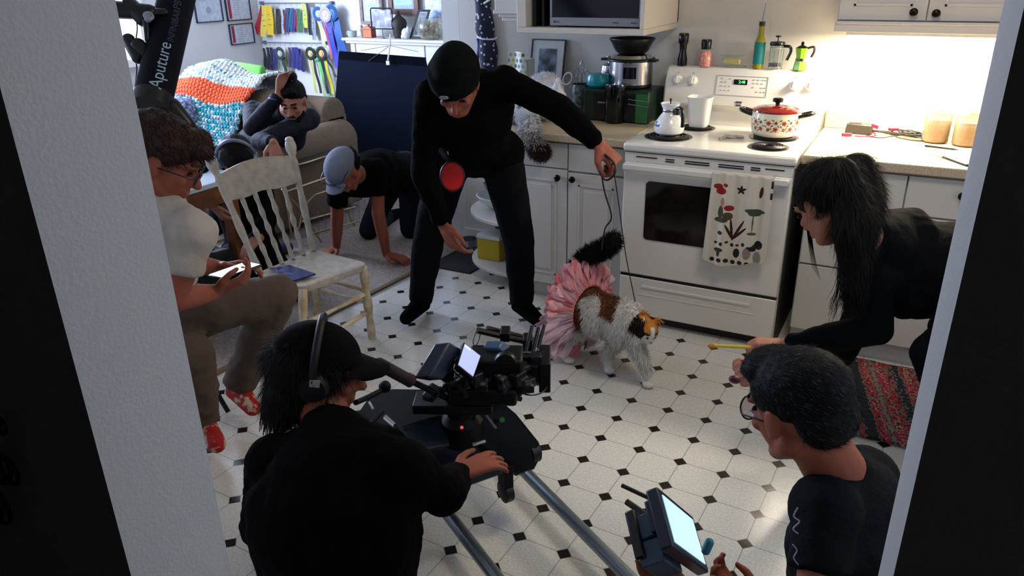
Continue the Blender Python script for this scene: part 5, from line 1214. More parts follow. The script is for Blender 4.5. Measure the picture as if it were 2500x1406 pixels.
def cap_hat(root, c, R, m, brim=True, back=False, tilt=0, name='baseball_cap', bl=.085):
    q = hb(c, R); mb = MB(); mb.ell(q(0, -.012, .036), (.088, .110, .092), R, 28, 10, zlo=.0)
    mb.caps(q(0, -.01, .122), q(0, -.01, .126), .008, .006, 10)
    h = blob(name, mb, m, root, .006, 2)
    if brim:
        def bf(u, v):
            a = (u - .5) * 2; return q(a * .078 * (1 - .25 * v * abs(a)), .075 + (bl * math.sqrt(max(0, 1 - a * a * .85))) * v, .042 - .012 * a * a - .012 * v)
        obj('brim', MB().sheet(bf, 18, 10, .005), m, h)
    return h
def glasses(root, c, R, m, drop=0.0, up=0.0, name='glasses', rr=.024):
    q = hb(c, R); t = MB()
    for sd in (-1, 1):
        t.torus(q(sd * .033, .104, .002 + up), rr, .002, R @ Euler((PI / 2, 0, 0)).to_matrix(), 24, 6)
        t.tube([q(sd * .057, .104, .008 + up), q(sd * .078, .080, .008 + up), q(sd * .082, .0, .004 + up), q(sd * .078, -.018, -.012 + up)], .0022, 6)
    t.tube([q(-.010, .106, .004 + up), q(0, .110, .008 + up), q(.010, .106, .004 + up)], .002, 6)
    g = obj(name, t, m, root)
    for sd in (-1, 1): obj('lens', MB().lathe([(0, 0), (rr - .001, 0), (rr - .001, .0015), (0, .0015)], q(sd * .033, .104, .002 + up), 20, R @ Euler((PI / 2, 0, 0)).to_matrix()), mat('spectacle_glass', 'cfd8df', .03, trans=.9, alpha=.35), g)
    return g
def headset(root, c, R, m, mic=True, r=.100):
    q = hb(c, R); t = MB(); t.tube([q(r * math.cos(a) * .93, -.01, .02 + (r + .012) * math.sin(a)) for a in [PI * k / 16 for k in range(17)]], [.010] * 17, 8)
    g = obj('headphones', t, m, root)
    for sd in (-1, 1): obj('ear_cup', MB().lathe([(0, -.014), (.034, -.014), (.038, 0), (.030, .016), (0, .018)], q(sd * .090, -.005, -.002), 24, R @ Euler((0, sd * PI / 2, 0)).to_matrix()), m, g)
    return g
def hair_strands(name, roots_dirs, m, parent, r=.0012, label=None):
    mb = MB()
    for pts in roots_dirs: mb.tube(catmull(pts, 5), [r * (1 - .7 * k / (5 * (len(pts) - 1))) for k in range(5 * (len(pts) - 1) + 1)], 4)
    return obj(name, mb, m, parent)

# ---- standing man in black, bending over the cat
hcA = (-0.34, -0.898, 1.272)
root, hc, R = person('person in black clothes and black beanie bending forward, holding a thin leash over the cat', dict(
    head=hcA, hf=(.30, -.72, -.72), hu=(.25, -.60, .74),
    shl=(-0.251, -0.666, 1.247), shr=(-0.536, -0.791, 1.201), chest=(-0.432, -0.669, 1.084), pelvis=(-0.561, -0.405, 0.91), neck=(-0.374, -0.795, 1.242),
    hil=(-0.459, -0.36, 0.891), hir=(-0.676, -0.434, 0.877),
    ell=(-0.019, -0.679, 1.165), wrl=(0.13, -0.657, 1.043), handl=((.75, .1, -.75), (-.5, .2, -.6), 1.15, .1, .9, 1.1),
    elr=(-0.576, -0.81, 0.897), wrr=(-0.598, -0.656, 0.629), handr=((.35, .15, -.85), (.3, .75, .2), .30, .8, .2, 1.15),
    knl=(-0.378, -0.342, 0.477), anl=(-0.427, -0.228, 0.102), tol=(-0.303, -0.284, 0.051),
    knr=(-0.746, -0.553, 0.499), anr=(-0.934, -0.389, 0.077), tor=(-0.909, -0.555, 0.059)), topm=BLACKC, pantm=JEANS, build=1.04, leg=1.12)
face_marks(root, hc, R, mat('grey_brow', '2a221e', .6), lid=True)
q = hb(hc, R)
bn = MB(); bn.ell(q(0, -.014, .048), (.093, .116, .100), R, 28, 10, zlo=-.05); bn.lathe([(.080, .044), (.093, .036), (.098, .050), (.097, .080), (.086, .088)], hc, 30, R @ Matrix.Diagonal((.99, 1.22, 1)), cap=True)
be = blob('beanie', bn, mat('black_knit', (.003, .0036, .0034), .95, spec=.08, bump=(350, .5)), root, .006, 4, .006, .05)
obj('badge', MB().ell(q(.025, .118, .066), (.018, .004, .010), R, 12, 6), mat('silver_badge', '9a94a4', .3, metal=.8), be, label='small silver emblem on the beanie')
# ---- hand-held leash
lw = V((0.173, -0.679, 1))
t = thing('leash', 'thin dark leash looping from the standing man\'s hand down to the cat', 'leash', lw)
LM = mat('black_nylon_strap', '0c0b0d', .6)
obj('strap', MB().tube(catmull([(0.169, -0.687, 1.012), (0.209, -0.692, 0.983), (0.218, -0.704, 0.947), (0.188, -0.709, 0.92), (0.164, -0.71, 0.943), (0.155, -0.698, 0.979), (0.15, -0.697, 1.012)]), .0042, 6), LM, t, label='wrist loop')
obj('cord', MB().tube(catmull([(0.201, -0.685, 0.98), (0.211, -0.627, 0.807), (0.235, -0.592, 0.596), (0.276, -0.563, 0.381)]), .0022, 6), LM, t)
obj('cord', MB().tube(catmull([(0.16, -0.702, 0.964), (0.172, -0.682, 0.865), (0.194, -0.657, 0.763), (0.166, -0.65, 0.707), (0.141, -0.614, 0.606)]), .0032, 6), LM, t)
# red frisbee-like leash reel hanging at his hip
rd = V((-0.517, -0.678, 0.852)); vdir = (V((1.19, -3.34, 1.655)) - rd).normalized(); RD = frame(vdir, (0, 0, 1)) @ Euler((-PI / 2, 0, 0)).to_matrix()
t = thing('red_disc', 'round red disc hanging at the standing man\'s hip', 'disc', rd)
obj('disc', MB().lathe([(0, .006), (.046, .006), (.049, .0), (.049, -.008), (0, -.008)], rd, 32, RD, sy=1.22), mat('red_translucent_plastic', 'd01a1a', .3), t)
obj('rim', MB().torus(rd, .050, .004, RD @ Matrix.Diagonal((1, 1.22, 1)), 32, 8), mat('dark_red_rim', '2a0606', .4), t)
obj('cord', MB().tube([(-0.511, -0.727, 1.001), (-0.5, -0.729, 0.958)], .003, 6), STEEL, t)

# ---- man on all fours in grey cap
root, hc, R = person('person on hands and knees wearing a grey baseball cap and black tee shirt', dict(
    head=(-1.501, -0.216, 0.67), hf=(-.10, -.55, -.80), hu=(-.05, -.80, .50),
    shl=(-1.507, 0.071, 0.612), shr=(-1.67, -0.089, 0.536), chest=(-1.656, 0.229, 0.548), pelvis=(-1.715, 0.584, 0.462), neck=(-1.55, -0.072, 0.616),
    hil=(-1.633, 0.581, 0.439), hir=(-1.795, 0.574, 0.401),
    ell=(-1.508, 0.049, 0.361), wrl=(-1.564, 0.165, 0.055), handl=((.85, .1, -.1), (0, .1, -1), .18, .6, .1),
    elr=(-1.744, -0.037, 0.342), wrr=(-1.934, 0.137, 0.055), handr=((-.1, -.95, -.15), (0, -.05, -1), .18, .6, .1),
    knl=(-1.694, 0.602, 0.07), anl=(-1.62, 1.02, .06), tol=(-1.60, 1.16, .04),
    knr=(-1.933, 0.469, 0.07), anr=(-2.02, .80, .06), tor=(-2.04, .95, .04)), top='short', topm=BLACKC, pantm=mat('dark_blue_jeans', (.004, .006, .012), .85, spec=.15, bump=(400, .2)), skin=SKIN, build=1.05, vox=.006)
face_marks(root, hc, R, HAIRD, lid=False)
CAPG = mat('grey_cap_cotton', '676d7e', .85, bump=(300, .2))
cp_ = cap_hat(root, hc, R, CAPG, bl=.075)
glasses(root, hc, R, mat('thin_black_wire', '121216', .3), up=.055, name='glasses_on_cap')
hm = MB(); q = hb(hc, R); hm.ell(q(0, -.055, .0), (.080, .070, .060), R).ell(q(0, -.085, .01), (.055, .05, .045), R)
blob('hair', hm, HAIRD, root, .007, 2, .02, .03)
obj('beard', MB().ell(q(0, .055, -.088), (.038, .036, .030), R), HAIRD, root)

# ---- man on the sofa, head in hand
root, hc, R = person('person in dark navy jacket on the sofa, forehead resting in one hand', dict(
    head=(-2.265, 0.262, 0.918), hf=(.42, -.86, -.34), hu=(.15, -.33, .93),
    shl=(-2.27, 0.405, 0.788), shr=(-2.691, 0.32, 0.825), chest=(-2.526, 0.378, 0.685), pelvis=(-2.98, .62, .52), neck=(-2.361, 0.317, 0.858),
    hil=(-2.86, .62, .50), hir=(-3.06, .60, .50),
    elr=(-2.442, 0.066, 0.781), wrr=(-2.283, 0.169, 0.974), handr=((.10, .25, .85), (.85, -.1, -.1), .35, .5, .5),
    ell=(-2.258, -0.064, 0.738), wrl=(-2.091, -0.124, 0.757), handl=((.40, -.25, -.75), (-.2, .4, -.6), .45, .3, .3),
    knl=(-2.86, .14, .48), anl=(-2.85, .02, .10), tol=(-2.85, -.14, .05), knr=(-3.10, .12, .48), anr=(-3.12, .0, .10), tor=(-3.12, -.16, .05)), topm=NAVY, pantm=JEANS, skin=SKIN2, vox=.0055)
face_marks(root, hc, R, HAIRD)
q = hb(hc, R); hm = MB(); hm.ell(q(0, -.022, .052), (.080, .100, .078), R).ell(q(0, .045, .088), (.050, .036, .030), R).ell(q(0, -.06, .135), (.040, .042, .038), R).ell(q(0, -.065, .0), (.070, .055, .060), R)
hr_ = blob('hair', hm, HAIRD, root, .006, 2, .008, .03)
fur(hr_, hr_, 3000, .02, .0010, .1, 23, 'hair_strands', lambda c, r: srgb('0b0908') if r < .8 else srgb('2a2422'), None, R @ V((0, -1, .5)))
bd_ = MB(); bd_.ell(q(0, .062, -.088), (.040, .040, .030), R).caps(q(-.024, .098, -.052), q(0, .104, -.046), .005, .006).caps(q(.024, .098, -.052), q(0, .104, -.046), .005, .006).caps(q(-.055, .03, -.06), q(-.03, .075, -.085), .016, .014).caps(q(.055, .03, -.06), q(.03, .075, -.085), .016, .014)
blob('beard', bd_, HAIRD, root, .004, 1)
obj('wristband', MB().torus((-2.305, 0.146, 0.949), .030, .007, frame((.10, .25, .85), (1, 0, 0)) @ Euler((PI / 2, 0, 0)).to_matrix(), 24, 8), mat('blue_wristband', '2b3c86', .5), root)

# ---- person behind the spindle chair with headphones
root, hc, R = person('person with black hair and silver headphones sitting low behind the spindle chair', dict(
    head=(-1.89, -0.585, 0.769), hf=(.55, -.62, -.55), hu=(.25, -.35, .88),
    shl=(-1.866, -0.466, 0.606), shr=(-2.207, -0.523, 0.741), chest=(-2.007, -0.5, 0.564), pelvis=(-2.15, -.33, .16), neck=(-1.936, -0.553, 0.708),
    hil=(-2.05, -.36, .14), hir=(-2.20, -.40, .14),
    elr=(-2.051, -0.705, 0.698), wrr=(-1.893, -0.794, 0.588), handr=((.5, .2, -.6), (.3, .5, 0), .5, .2, .4),
    ell=(-1.742, -0.589, 0.464), wrl=(-1.645, -0.736, 0.433), handl=((-.2, -.6, -.4), (0, .1, -1), .5, .2, .4),
    knl=(-1.78, -.62, .35), anl=(-1.72, -.48, .07), tol=(-1.60, -.56, .05), knr=(-2.05, -.70, .20), anr=(-1.90, -.56, .07), tor=(-1.82, -.60, .05)), topm=BLACKC, pantm=JEANS, skin=SKIN2, vox=.006)
q = hb(hc, R); hm = MB(); hm.ell(q(0, -.015, .040), (.088, .108, .088), R).ell(q(-.05, .035, .055), (.045, .05, .05), R).ell(q(.0, -.07, -.03), (.075, .055, .08), R).ell(q(-.06, .05, .02), (.025, .035, .05), R)
blob('hair', hm, HAIRD, root, .007, 2, .012, .03)
headset(root, hc, R, mat('silver_headband', '6d7484', .35, metal=.5))

# ---- seated man with phone at the left doorway edge
root, hc, R = person('person in pale tee shirt and glasses seated at left, looking down at a phone', dict(
    head=(-0.647, -1.959, 1.182), hf=(.66, .52, -.45), hu=(.34, .30, .88),
    shl=(-0.771, -1.985, 1.01), shr=(-0.536, -1.988, 0.995), chest=(-0.778, -2.035, 0.835), pelvis=(-1.05, -2.18, .56), neck=(-0.692, -1.967, 1.088),
    hil=(-1.16, -2.06, .54), hir=(-.98, -2.20, .54),
    elr=(-0.57, -2.065, 0.821), wrr=(-0.629, -1.881, 0.759), handr=((.60, .60, .25), (-.35, .35, .85), .55, .2, .6),
    ell=(-0.82, -1.858, 0.819), wrl=(-0.793, -1.705, 0.749), handl=((.70, .30, .12), (.30, -.45, -.80), .35, .2, .5),
    knl=(-0.828, -1.451, 0.551), anl=(-1.033, -1.528, 0.131), tol=(-0.924, -1.561, 0.092),
    knr=(-0.884, -1.816, 0.464), anr=(-0.99, -1.744, 0.115), tor=(-0.868, -1.793, 0.082)), top='short', topm=TEE, pantm=KHAKI, skin=SKIN, build=.98, leg=1.2, fold=.022,
    footm=mat('red_patterned_sock', 'a01512', .8, noise_mix=('b8a488', 30, .52, .60)))
face_marks(root, hc, R, HAIRB)
q = hb(hc, R); hm = MB(); hm.ell(q(0, -.022, .050), (.088, .108, .084), R).ell(q(-.02, .062, .088), (.055, .045, .034), R).ell(q(.02, .09, .075), (.035, .028, .022), R).ell(q(0, -.075, -.01), (.068, .048, .065), R)
hr_ = blob('hair', hm, HAIRB, root, .006, 2, .012, .03)
fur(hr_, hr_, 9000, .026, .0008, .5, 22, 'hair_strands', lambda c, r: srgb('1c0d08') if r < .5 else (srgb('3c1e12') if r < .9 else srgb('5a3220')), None, R @ V((.3, 1, -.4)))
glasses(root, hc, R, mat('thin_black_wire', '121216'), up=-.004)
obj('tattoo', MB().torus((-0.554, -2.029, 0.903), .037, .008, frame(V((-0.57, -2.065, 0.821)) - V((-0.536, -1.988, 0.995)), (1, 0, 0)) @ Euler((PI / 2, 0, 0)).to_matrix(), 24, 8), mat('dark_tattoo_ink', '1e2420', .6), root, label='dark tattoo band on the upper arm')
# phone
pc = V((-0.612, -1.802, 0.804)); fwd = (V((-0.664, -1.675, 0.771)) - V((-0.678, -1.827, 0.774))).normalized(); upn = (V((-0.647, -1.959, 1.182)) - pc).normalized(); upn = (upn - fwd * upn.dot(fwd)).normalized()
RP = Matrix((fwd, upn.cross(fwd), upn)).transposed()
t = thing('smartphone', 'smartphone with lit white screen held by the seated man', 'phone', pc)
obj('case', MB().box(pc, (.150, .074, .009), RP), BLK, t, bevel=.004)
obj('screen', MB().box(pc + upn * .0052, (.138, .066, .001), RP), mat('phone_screen', 'dfe6f2', .2, emit=((.75, .85, 1), .9)), t, smooth=False)
# wooden stool-like chair he sits on
WHP = mat('worn_white_paint', 'b9b0a2', .45, noise_mix=('a79d8c', 30, .4, .65))
t = thing('kitchen_stool', 'white painted chair mostly hidden under the seated man', 'chair', (-1.10, -2.15, 0))
obj('seat', MB().b2((-1.33, -2.38, .42), (-.90, -1.97, .455)), WHP, t, bevel=.012)
for x_, y_ in ((-1.29, -2.34), (-1.29, -2.01), (-.94, -2.34), (-.94, -2.01)): obj('leg', MB().tube([(x_ * 1.0, y_, .42), (x_ + (.04 if x_ > -1.1 else -.04), y_ + (.04 if y_ > -2.1 else -.04), .0)], [.022, .015], 12), WHP, t)
obj('stretcher', MB().cyl((-1.30, -2.0, .2), (-.92, -2.0, .2), .011), WHP, t)
obj('stretcher', MB().cyl((-.93, -2.34, .18), (-.93, -2.0, .18), .011), WHP, t)

# ---- camera operator seen from behind
root, hc, R = person('person seen from behind in black hoodie and cap at the camera dolly', dict(
    head=(-0.021, -2.1, 0.745), hf=(.80, .55, -.22), hu=(.10, .10, .98),
    shl=(-0.061, -2.258, 0.559), shr=(0.305, -2.219, 0.641), chest=(0.145, -2.295, 0.455), pelvis=(0.114, -2.277, 0.09), neck=(0.025, -2.146, 0.648),
    hil=(-0.016, -2.272, -0.009), hir=(0.235, -2.264, 0.11),
    ell=(-0.187, -2.223, 0.286), wrl=(-0.152, -2.02, 0.161), handl=((.8, .4, 0), (0, 0, -1), .5, .2, .4),
    elr=(0.351, -2.128, 0.522), wrr=(0.251, -1.92, 0.406), handr=((.42, .85, .0), (.1, .2, -.95), .22, .9, .1),
    knl=(-0.257, -2.062, 0.061), anl=(-0.358, -1.926, -0.003), tol=(-0.359, -1.866, -0.002),
    knr=(-0.047, -1.984, -0.011), anr=(-0.237, -1.913, -0.033), tor=(-0.239, -1.846, -0.019)), topm=BLACK2, pantm=JEANS, skin=SKIN, build=1.28, fold=.02, headscale=1.0)
cp_ = cap_hat(root, hc, R, mat('black_cap_cotton', (.0025, .0018, .0018), .9, spec=.08), bl=.095)
headset(root, hc, R, mat('black_headset', (.003, .003, .0035), .5, spec=.3), r=.108)
q = hb(hc, R)
hm = MB(); hm.ell(q(0, -.03, .010), (.098, .110, .085), R).ell(q(0, -.075, -.075), (.085, .055, .085), R).ell(q(-.045, -.06, -.10), (.04, .05, .06), R).ell(q(.055, -.05, -.06), (.03, .05, .06), R)
hr_ = blob('hair', hm, HAIRD, root, .007, 4, .006, .03)
fur(hr_, hr_, 8000, .05, .0008, .1, 26, 'hair_strands', lambda c, r: srgb('070505') if r < .8 else srgb('120d0c'), None, V((0, 0, -1.0)))
random.seed(2); st_ = []
for k in range(90):
    a = random.uniform(-1.5, 1.5); x_, y_ = .085 * math.sin(a), -.05 - .07 * math.cos(a)
    st_.append([q(x_, y_, -.03), q(x_ * 1.08, y_ * 1.05, -.10), q(x_ * 1.1 + random.uniform(-.012, .012), y_ * 1.06, -.155 + random.uniform(-.02, .02))])
hair_strands('hair_ends', st_, HAIRD, root, .003)
obj('microphone_arm', MB().tube(catmull([q(.092, .03, -.03), q(.095, .09, -.085), q(.06, .135, -.10), q(.03, .17, -.075)]), [.006] * 25, 8), BLK, root)
obj('headset_mark', MB().box(q(.108, -.002, .02), (.003, .024, .018), R), mat('grey_print', '8c8880'), root, smooth=False)

# ---- woman bending in from the right
root, hc, R = person('person with long dark hair bending in from the right, holding out a yellow stick', dict(
    head=(0.991, -0.975, 0.998), hf=(-.62, .46, -.63), hu=(-.42, .22, .88),
    shl=(1.14, -0.857, 0.717), shr=(1.215, -0.482, 0.805), chest=(1.293, -0.586, 0.703), pelvis=(1.58, -.72, .80), neck=(1.09, -0.834, 0.873),
    hil=(1.56, -.84, .78), hir=(1.60, -.62, .78),
    ell=(1.18, -0.855, 0.573), wrl=(0.911, -0.859, 0.456), handl=((-.92, -.15, -.02), (-.1, -.1, -.9), .75, .3, .8),
    elr=(1.08, -0.619, 0.359), wrr=(0.899, -1.013, 0.402), handr=((-.88, -.28, -.05), (.1, -.2, .9), .9, .3, .9),
    knl=(1.35, -.84, .52), anl=(1.56, -.84, .09), tol=(1.38, -.86, .05), knr=(1.40, -.56, .50), anr=(1.56, -.54, .09), tor=(1.42, -.54, .05)), topm=mat('black_knit_top', (.0018, .0022, .003), .9, spec=.07, bump=(200, .25)), pantm=JEANS, skin=SKIN2, fold=.012, build=1.22)
face_marks(root, hc, R, HAIRD)
q = hb(hc, R)
hm = MB(); hm.ell(q(0, -.022, .042), (.086, .106, .090), R).ell(q(0, -.085, .05), (.06, .05, .06), R)
hm.caps(q(.055, -.05, .02), q(.085, -.03, -.07), .045, .04)
hc_ = [V((1.082, -0.84, 0.973)), V((1.09, -0.923, 0.867)), V((1.096, -0.979, 0.767)), V((1.094, -1.009, 0.705))]
for a, b, r0, r1 in ((hc_[0], hc_[1], .062, .048), (hc_[1], hc_[2], .048, .030), (hc_[2], hc_[3], .030, .012), (V((1.044, -0.75, 1.052)), hc_[0], .06, .062), (V((0.996, -0.852, 1.044)), V((1.063, -0.926, 0.916)), .035, .03)): hm.caps(a, b, r0, r1)
hm.ell((1.096, -0.664, 0.969), (.035, .035, .05)).ell((1.071, -1.045, 0.965), (.058, .05, .085)).caps((1.069, -1.051, 0.955), (1.089, -1.05, 0.831), .052, .035).caps((1.047, -1.017, 1.052), (1.061, -1.066, 0.958), .05, .042)
hr_ = blob('hair', hm, HAIRD, root, .007, 6)
fur(hr_, hr_, 16000, .055, .0007, .1, 25, 'hair_strands', lambda c, r: srgb('080605') if r < .75 else (srgb('16100d') if r < .95 else srgb('2e221c')), lambda c: .3 if (R.transposed() @ (c - hc)).y > -.005 and (c - hc).length < .16 else 1, V((.25, -.1, -1.0)))
random.seed(6); st_ = []
for k in range(150):
    j = V((random.uniform(-.05, .05), random.uniform(-.03, .03), 0))
    st_.append([hc_[0] + j, hc_[1] + j * .9, hc_[2] + j * .8 + V((random.uniform(-.01, .01), 0, 0)), hc_[3] + j * .9 + V((random.uniform(-.02, .02), 0, random.uniform(-.06, .02)))])
for k in range(7):
    j = V((.0028, .0012, -.004)) * k; st_.append([V((0.931, -0.92, 0.923)) + j, V((0.954, -0.963, 0.859)) + j, V((0.975, -0.992, 0.798)) + j * 1.6])
hair_strands('hair_lock', st_, HAIRD, root, .0018)
# treat stick and treat
t = thing('treat_stick', 'yellow stick with orange tip held out toward the cat', 'stick', (0.729, -0.855, 0.412))
obj('stick', MB().cyl((0.884, -0.918, 0.465), (0.676, -0.843, 0.395), .0062, n=12), mat('yellow_plastic_stick', 'c2b22c', .4), t)
obj('tip', MB().ell((0.668, -0.837, 0.39), (.020, .014, .010), frame(V((0.648, -0.847, 0.391)) - V((0.698, -0.841, 0.399)), (0, 0, 1)) @ Euler((0, 0, PI / 2)).to_matrix()), mat('orange_treat', 'a8702c', .7), t)
tag(obj('cat_treat', MB().ell((0.809, -1.141, 0.44), (.019, .012, .014)), mat('dark_red_treat', '4a1220', .4)), 'dark red morsel pinched in the lower outstretched hand', 'treat')

# ---- man with glasses at the lower right, with handheld monitor
root, hc, R = person('person with short grey-dark hair and glasses at lower right, holding a monitor', dict(
    head=(1.073, -1.894, 0.82), hf=(-.80, .52, -.33), hu=(-.36, .10, .92),
    shl=(1.154, -1.978, 0.654), shr=(1.221, -1.727, 0.593), chest=(1.23, -1.887, 0.453), pelvis=(1.30, -1.98, .20), neck=(1.158, -1.866, 0.68),
    hil=(1.26, -2.10, .20), hir=(1.30, -1.84, .20),
    ell=(1.174, -2.111, 0.507), wrl=(1.006, -2.267, 0.572), handl=((-.80, .25, .18), (.15, -.05, .95), .35, .2, .6),
    elr=(1.187, -1.846, 0.304), wrr=(1.064, -2.004, 0.367), handr=((-.8, .3, .1), (0, 0, 1), .6, .2, .5),
    knl=(1.30, -2.30, .40), anl=(1.42, -2.44, .10), tol=(1.36, -2.52, .05), knr=(1.32, -1.62, .36), anr=(1.46, -1.50, .10), tor=(1.40, -1.42, .05)), top='short', topm=mat('charcoal_tee', (.004, .0045, .006), .85, spec=.1, bump=(120, .25)), pantm=JEANS, skin=SKIN, build=1.02, fold=.014, headscale=1.06)
face_marks(root, hc, R, HAIRG)
q = hb(hc, R); hm = MB(); hm.ell(q(0, -.020, .052), (.088, .110, .084), R).ell(q(0, .050, .094), (.066, .054, .038), R).ell(q(0, -.072, .000), (.078, .046, .066), R)
hr_ = blob('hair', hm, HAIRG, root, .005, 2, .004, .02)
fur(hr_, hr_, 9000, .018, .0006, .1, 21, 'hair_strands', lambda c, r: srgb('0e0c0d') if r < .6 else (srgb('2c2b30') if r < .88 else srgb('55565e')), None, R @ V((.25, -1, -.5)))
glasses(root, hc, R, mat('thin_black_wire', '121216'), rr=.026)
prn = MB(); pb_ = V((1.114, -2.068, 0.666))
obj('shirt_print', MB().tube(catmull([(1.111, -2.064, 0.71), (1.107, -2.074, 0.695), (1.118, -2.072, 0.685), (1.11, -2.082, 0.673), (1.12, -2.081, 0.664)]), .0016, 5).tube(catmull([(1.114, -2.093, 0.646), (1.123, -2.093, 0.635), (1.12, -2.101, 0.623), (1.13, -2.101, 0.61)]), .0014, 5), mat('faded_white_print', '7c8088', .6), root)


# ================================================================ handheld monitor
sc4 = [V((0.907, -2.244, 0.785)), V((0.94, -2.145, 0.672)), V((0.979, -2.22, 0.651)), V((0.941, -2.319, 0.768))]
# plane of the screen: build an exact rectangle from the fitted corners
o0 = sc4[0]; ex_ = ((sc4[1] - sc4[0]) + (sc4[2] - sc4[3])) / 2; ey_ = ((sc4[3] - sc4[0]) + (sc4[2] - sc4[1])) / 2
W_, H_ = ex_.length, ey_.length; ux = ex_.normalized(); uy = (ey_ - ux * ey_.dot(ux)).normalized(); un = ux.cross(uy)
cen = sum(sc4, V()) / 4
if un.dot(V((1.19, -3.34, 1.655)) - cen) < 0: un = -un
RMn = Matrix((ux, uy, un)).transposed()
if RMn.determinant() < 0: RMn = Matrix((ux, uy, -un)).transposed()
nz = un
t = thing('handheld_monitor', 'black handheld monitor with glowing pale screen and two antennas', 'monitor', cen)
BLU = mat('blue_black_plastic', '141c2c', .4)
obj('housing', MB().box(cen - nz * .014, (W_ + .030, H_ + .024, .024), RMn), BLU, t, bevel=.004)
obj('screen', MB().box(cen - nz * .0015, (W_, H_, .002), RMn), mat('monitor_screen', 'bfe4f6', .3, emit=((.50, .80, 1.0), .72)), t, smooth=False, label='glowing pale blue screen')
for k in (-1, 1):
    bt = obj('battery', MB().box(cen - nz * .055 - ux * (.012) + uy * (.014 + k * .024) - ux * .0, (.085, .045, .045), RMn), mat('slate_blue_battery', '2b4258', .5), t, bevel=.003)
obj('receiver', MB().box(cen - nz * .034 + ux * .0 - uy * .02, (W_ * .8, H_ * .7, .018), RMn), BLU, t, bevel=.003)
obj('antenna', MB().cyl((0.877, -2.181, 0.719), (0.851, -2.172, 0.717), .0020, n=8).cyl((0.853, -2.171, 0.716), (0.796, -2.163, 0.72), .0042, n=10), BLK, t)
obj('antenna', MB().cyl((0.875, -2.222, 0.713), (0.82, -2.201, 0.716), .0058, .0062, n=12), BLK, t)
obj('side_knob', MB().caps((0.989, -2.268, 0.72), (0.992, -2.26, 0.732), .008, .008, 12), mat('teal_knob', '1f5f70', .4), t, label='teal side knob')
obj('grip', MB().box(cen - nz * .075, (.12, .09, .02), RMn), BLK, t, bevel=.004)

# ================================================================ dolly, rails and cinema camera
r0, r1 = V((0.184, -1.426, 0.085)), V((0.681, -1.738, 0.085)); r2, r3 = V((0.128, -1.766, 0.085)), V((0.353, -1.904, 0.085))
dr_ = (r1 - r0).normalized(); sd_ = V((-dr_.y, dr_.x, 0)); off = (r0 - r2); off = sd_ * off.dot(sd_)
RAILM = mat('rail_tube_metal', '8a949c', .3, metal=.9)
t = thing('dolly_track', 'pair of steel track tubes running across the floor under the camera dolly', 'track', (r0.x, r0.y, 0))
s0 = r0 - dr_ * .62; e0_ = r1 + dr_ * .25
obj('rail', MB().cyl(s0, e0_, .0205, n=24), RAILM, t); obj('rail', MB().cyl(s0 - off, e0_ - off, .0205, n=24), RAILM, t)
for k in (.06, 1.38):
    c = s0 + dr_ * k; obj('sleeper', MB().prism([c + sd_ * .03 + V((0, 0, -.085)), c - off - sd_ * .03 + V((0, 0, -.085)), c - off - sd_ * .03 + dr_ * .05 + V((0, 0, -.085)), c + sd_ * .03 + dr_ * .05 + V((0, 0, -.085))], (0, 0, .062)), mat('black_steel', '101113', .4, metal=.4), t, smooth=False, bevel=.003)
DOL = mat('black_powder_coat', (.0028, .003, .0042), .55, spec=.2); DARKG = mat('dark_blue_grey_plate', '1a2430', .4, metal=.3)
RT = Matrix((dr_, sd_, V((0, 0, 1)))).transposed()
mid_ = (r0 - off * .5)
t = thing('camera_dolly', 'black wheeled camera slider dolly on the track', 'dolly', (mid_.x, mid_.y, 0))
dc = V((-0.017, -1.648, 0.354)); dc.z = .26
obj('platform', MB().box((dc.x, dc.y, .255), (.48, .25, .03), RT), DARKG, t, bevel=.006)
pa, pb2 = V((-0.163, -1.72, 0.368)), V((0.286, -1.542, 0.236))
arm = MB(); arm.prism([(0.109, -1.651, 0.413), (0.11, -1.589, 0.438), (0.191, -1.555, 0.419), (0.236, -1.548, 0.383), (0.307, -1.53, 0.289), (0.298, -1.577, 0.251), (0.259, -1.623, 0.25), (0.168, -1.681, 0.335)], (0.01, .01, -.045))
obj('slider_arm', arm, DOL, t, bevel=.006)
obj('tray', MB().prism([(-0.215, -1.766, 0.379), (-0.248, -1.661, 0.381), (-0.214, -1.584, 0.376), (-0.092, -1.521, 0.372), (0.106, -1.534, 0.378), (0.16, -1.678, 0.348), (0.035, -1.758, 0.373), (-0.112, -1.786, 0.376)], (0, 0, -.035)), DOL, t, bevel=.01)
for (q_, r_) in (((0.286, -1.536, 0.248), .034), ((0.238, -1.557, 0.207), .040)):
    obj('wheel', MB().lathe([(0, -.022), (r_ * .5, -.022), (r_, -.014), (r_, .014), (r_ * .5, .022), (0, .022)], q_, 28, RT @ Euler((PI / 2, 0, 0)).to_matrix()), mat('black_rubber_wheel', '0a0a0b', .5), t)
for k in (-1, 1):
    c = V((dc.x, dc.y, .125)) + dr_ * .2 * k
    for j in (0, 1):
        obj('wheel', MB().lathe([(0, -.018), (.02, -.018), (.036, -.012), (.036, .012), (.02, .018), (0, .018)], V((c.x, c.y, .140)) + sd_ * (.155 * (1 if j else -1)), 24, RT @ Euler((PI / 2, 0, 0)).to_matrix()), mat('black_rubber_wheel', '0a0a0b'), t)
        obj('bracket', MB().box(V((c.x, c.y, .20)) + sd_ * (.155 * (1 if j else -1)), (.05, .03, .09), RT), DOL, t, smooth=False, bevel=.003)
obj('green_sticker', MB().cyl((0.215, -1.601, 0.384), (0.212, -1.596, 0.38), .008, n=16), mat('green_sticker', '3f9a4a', .5), t)
obj('red_lamp', MB().ell((0.149, -1.728, 0.411), (.005, .005, .005)), mat('red_indicator', 'c02030', .4, emit=((1, .1, .12), .6)), t)
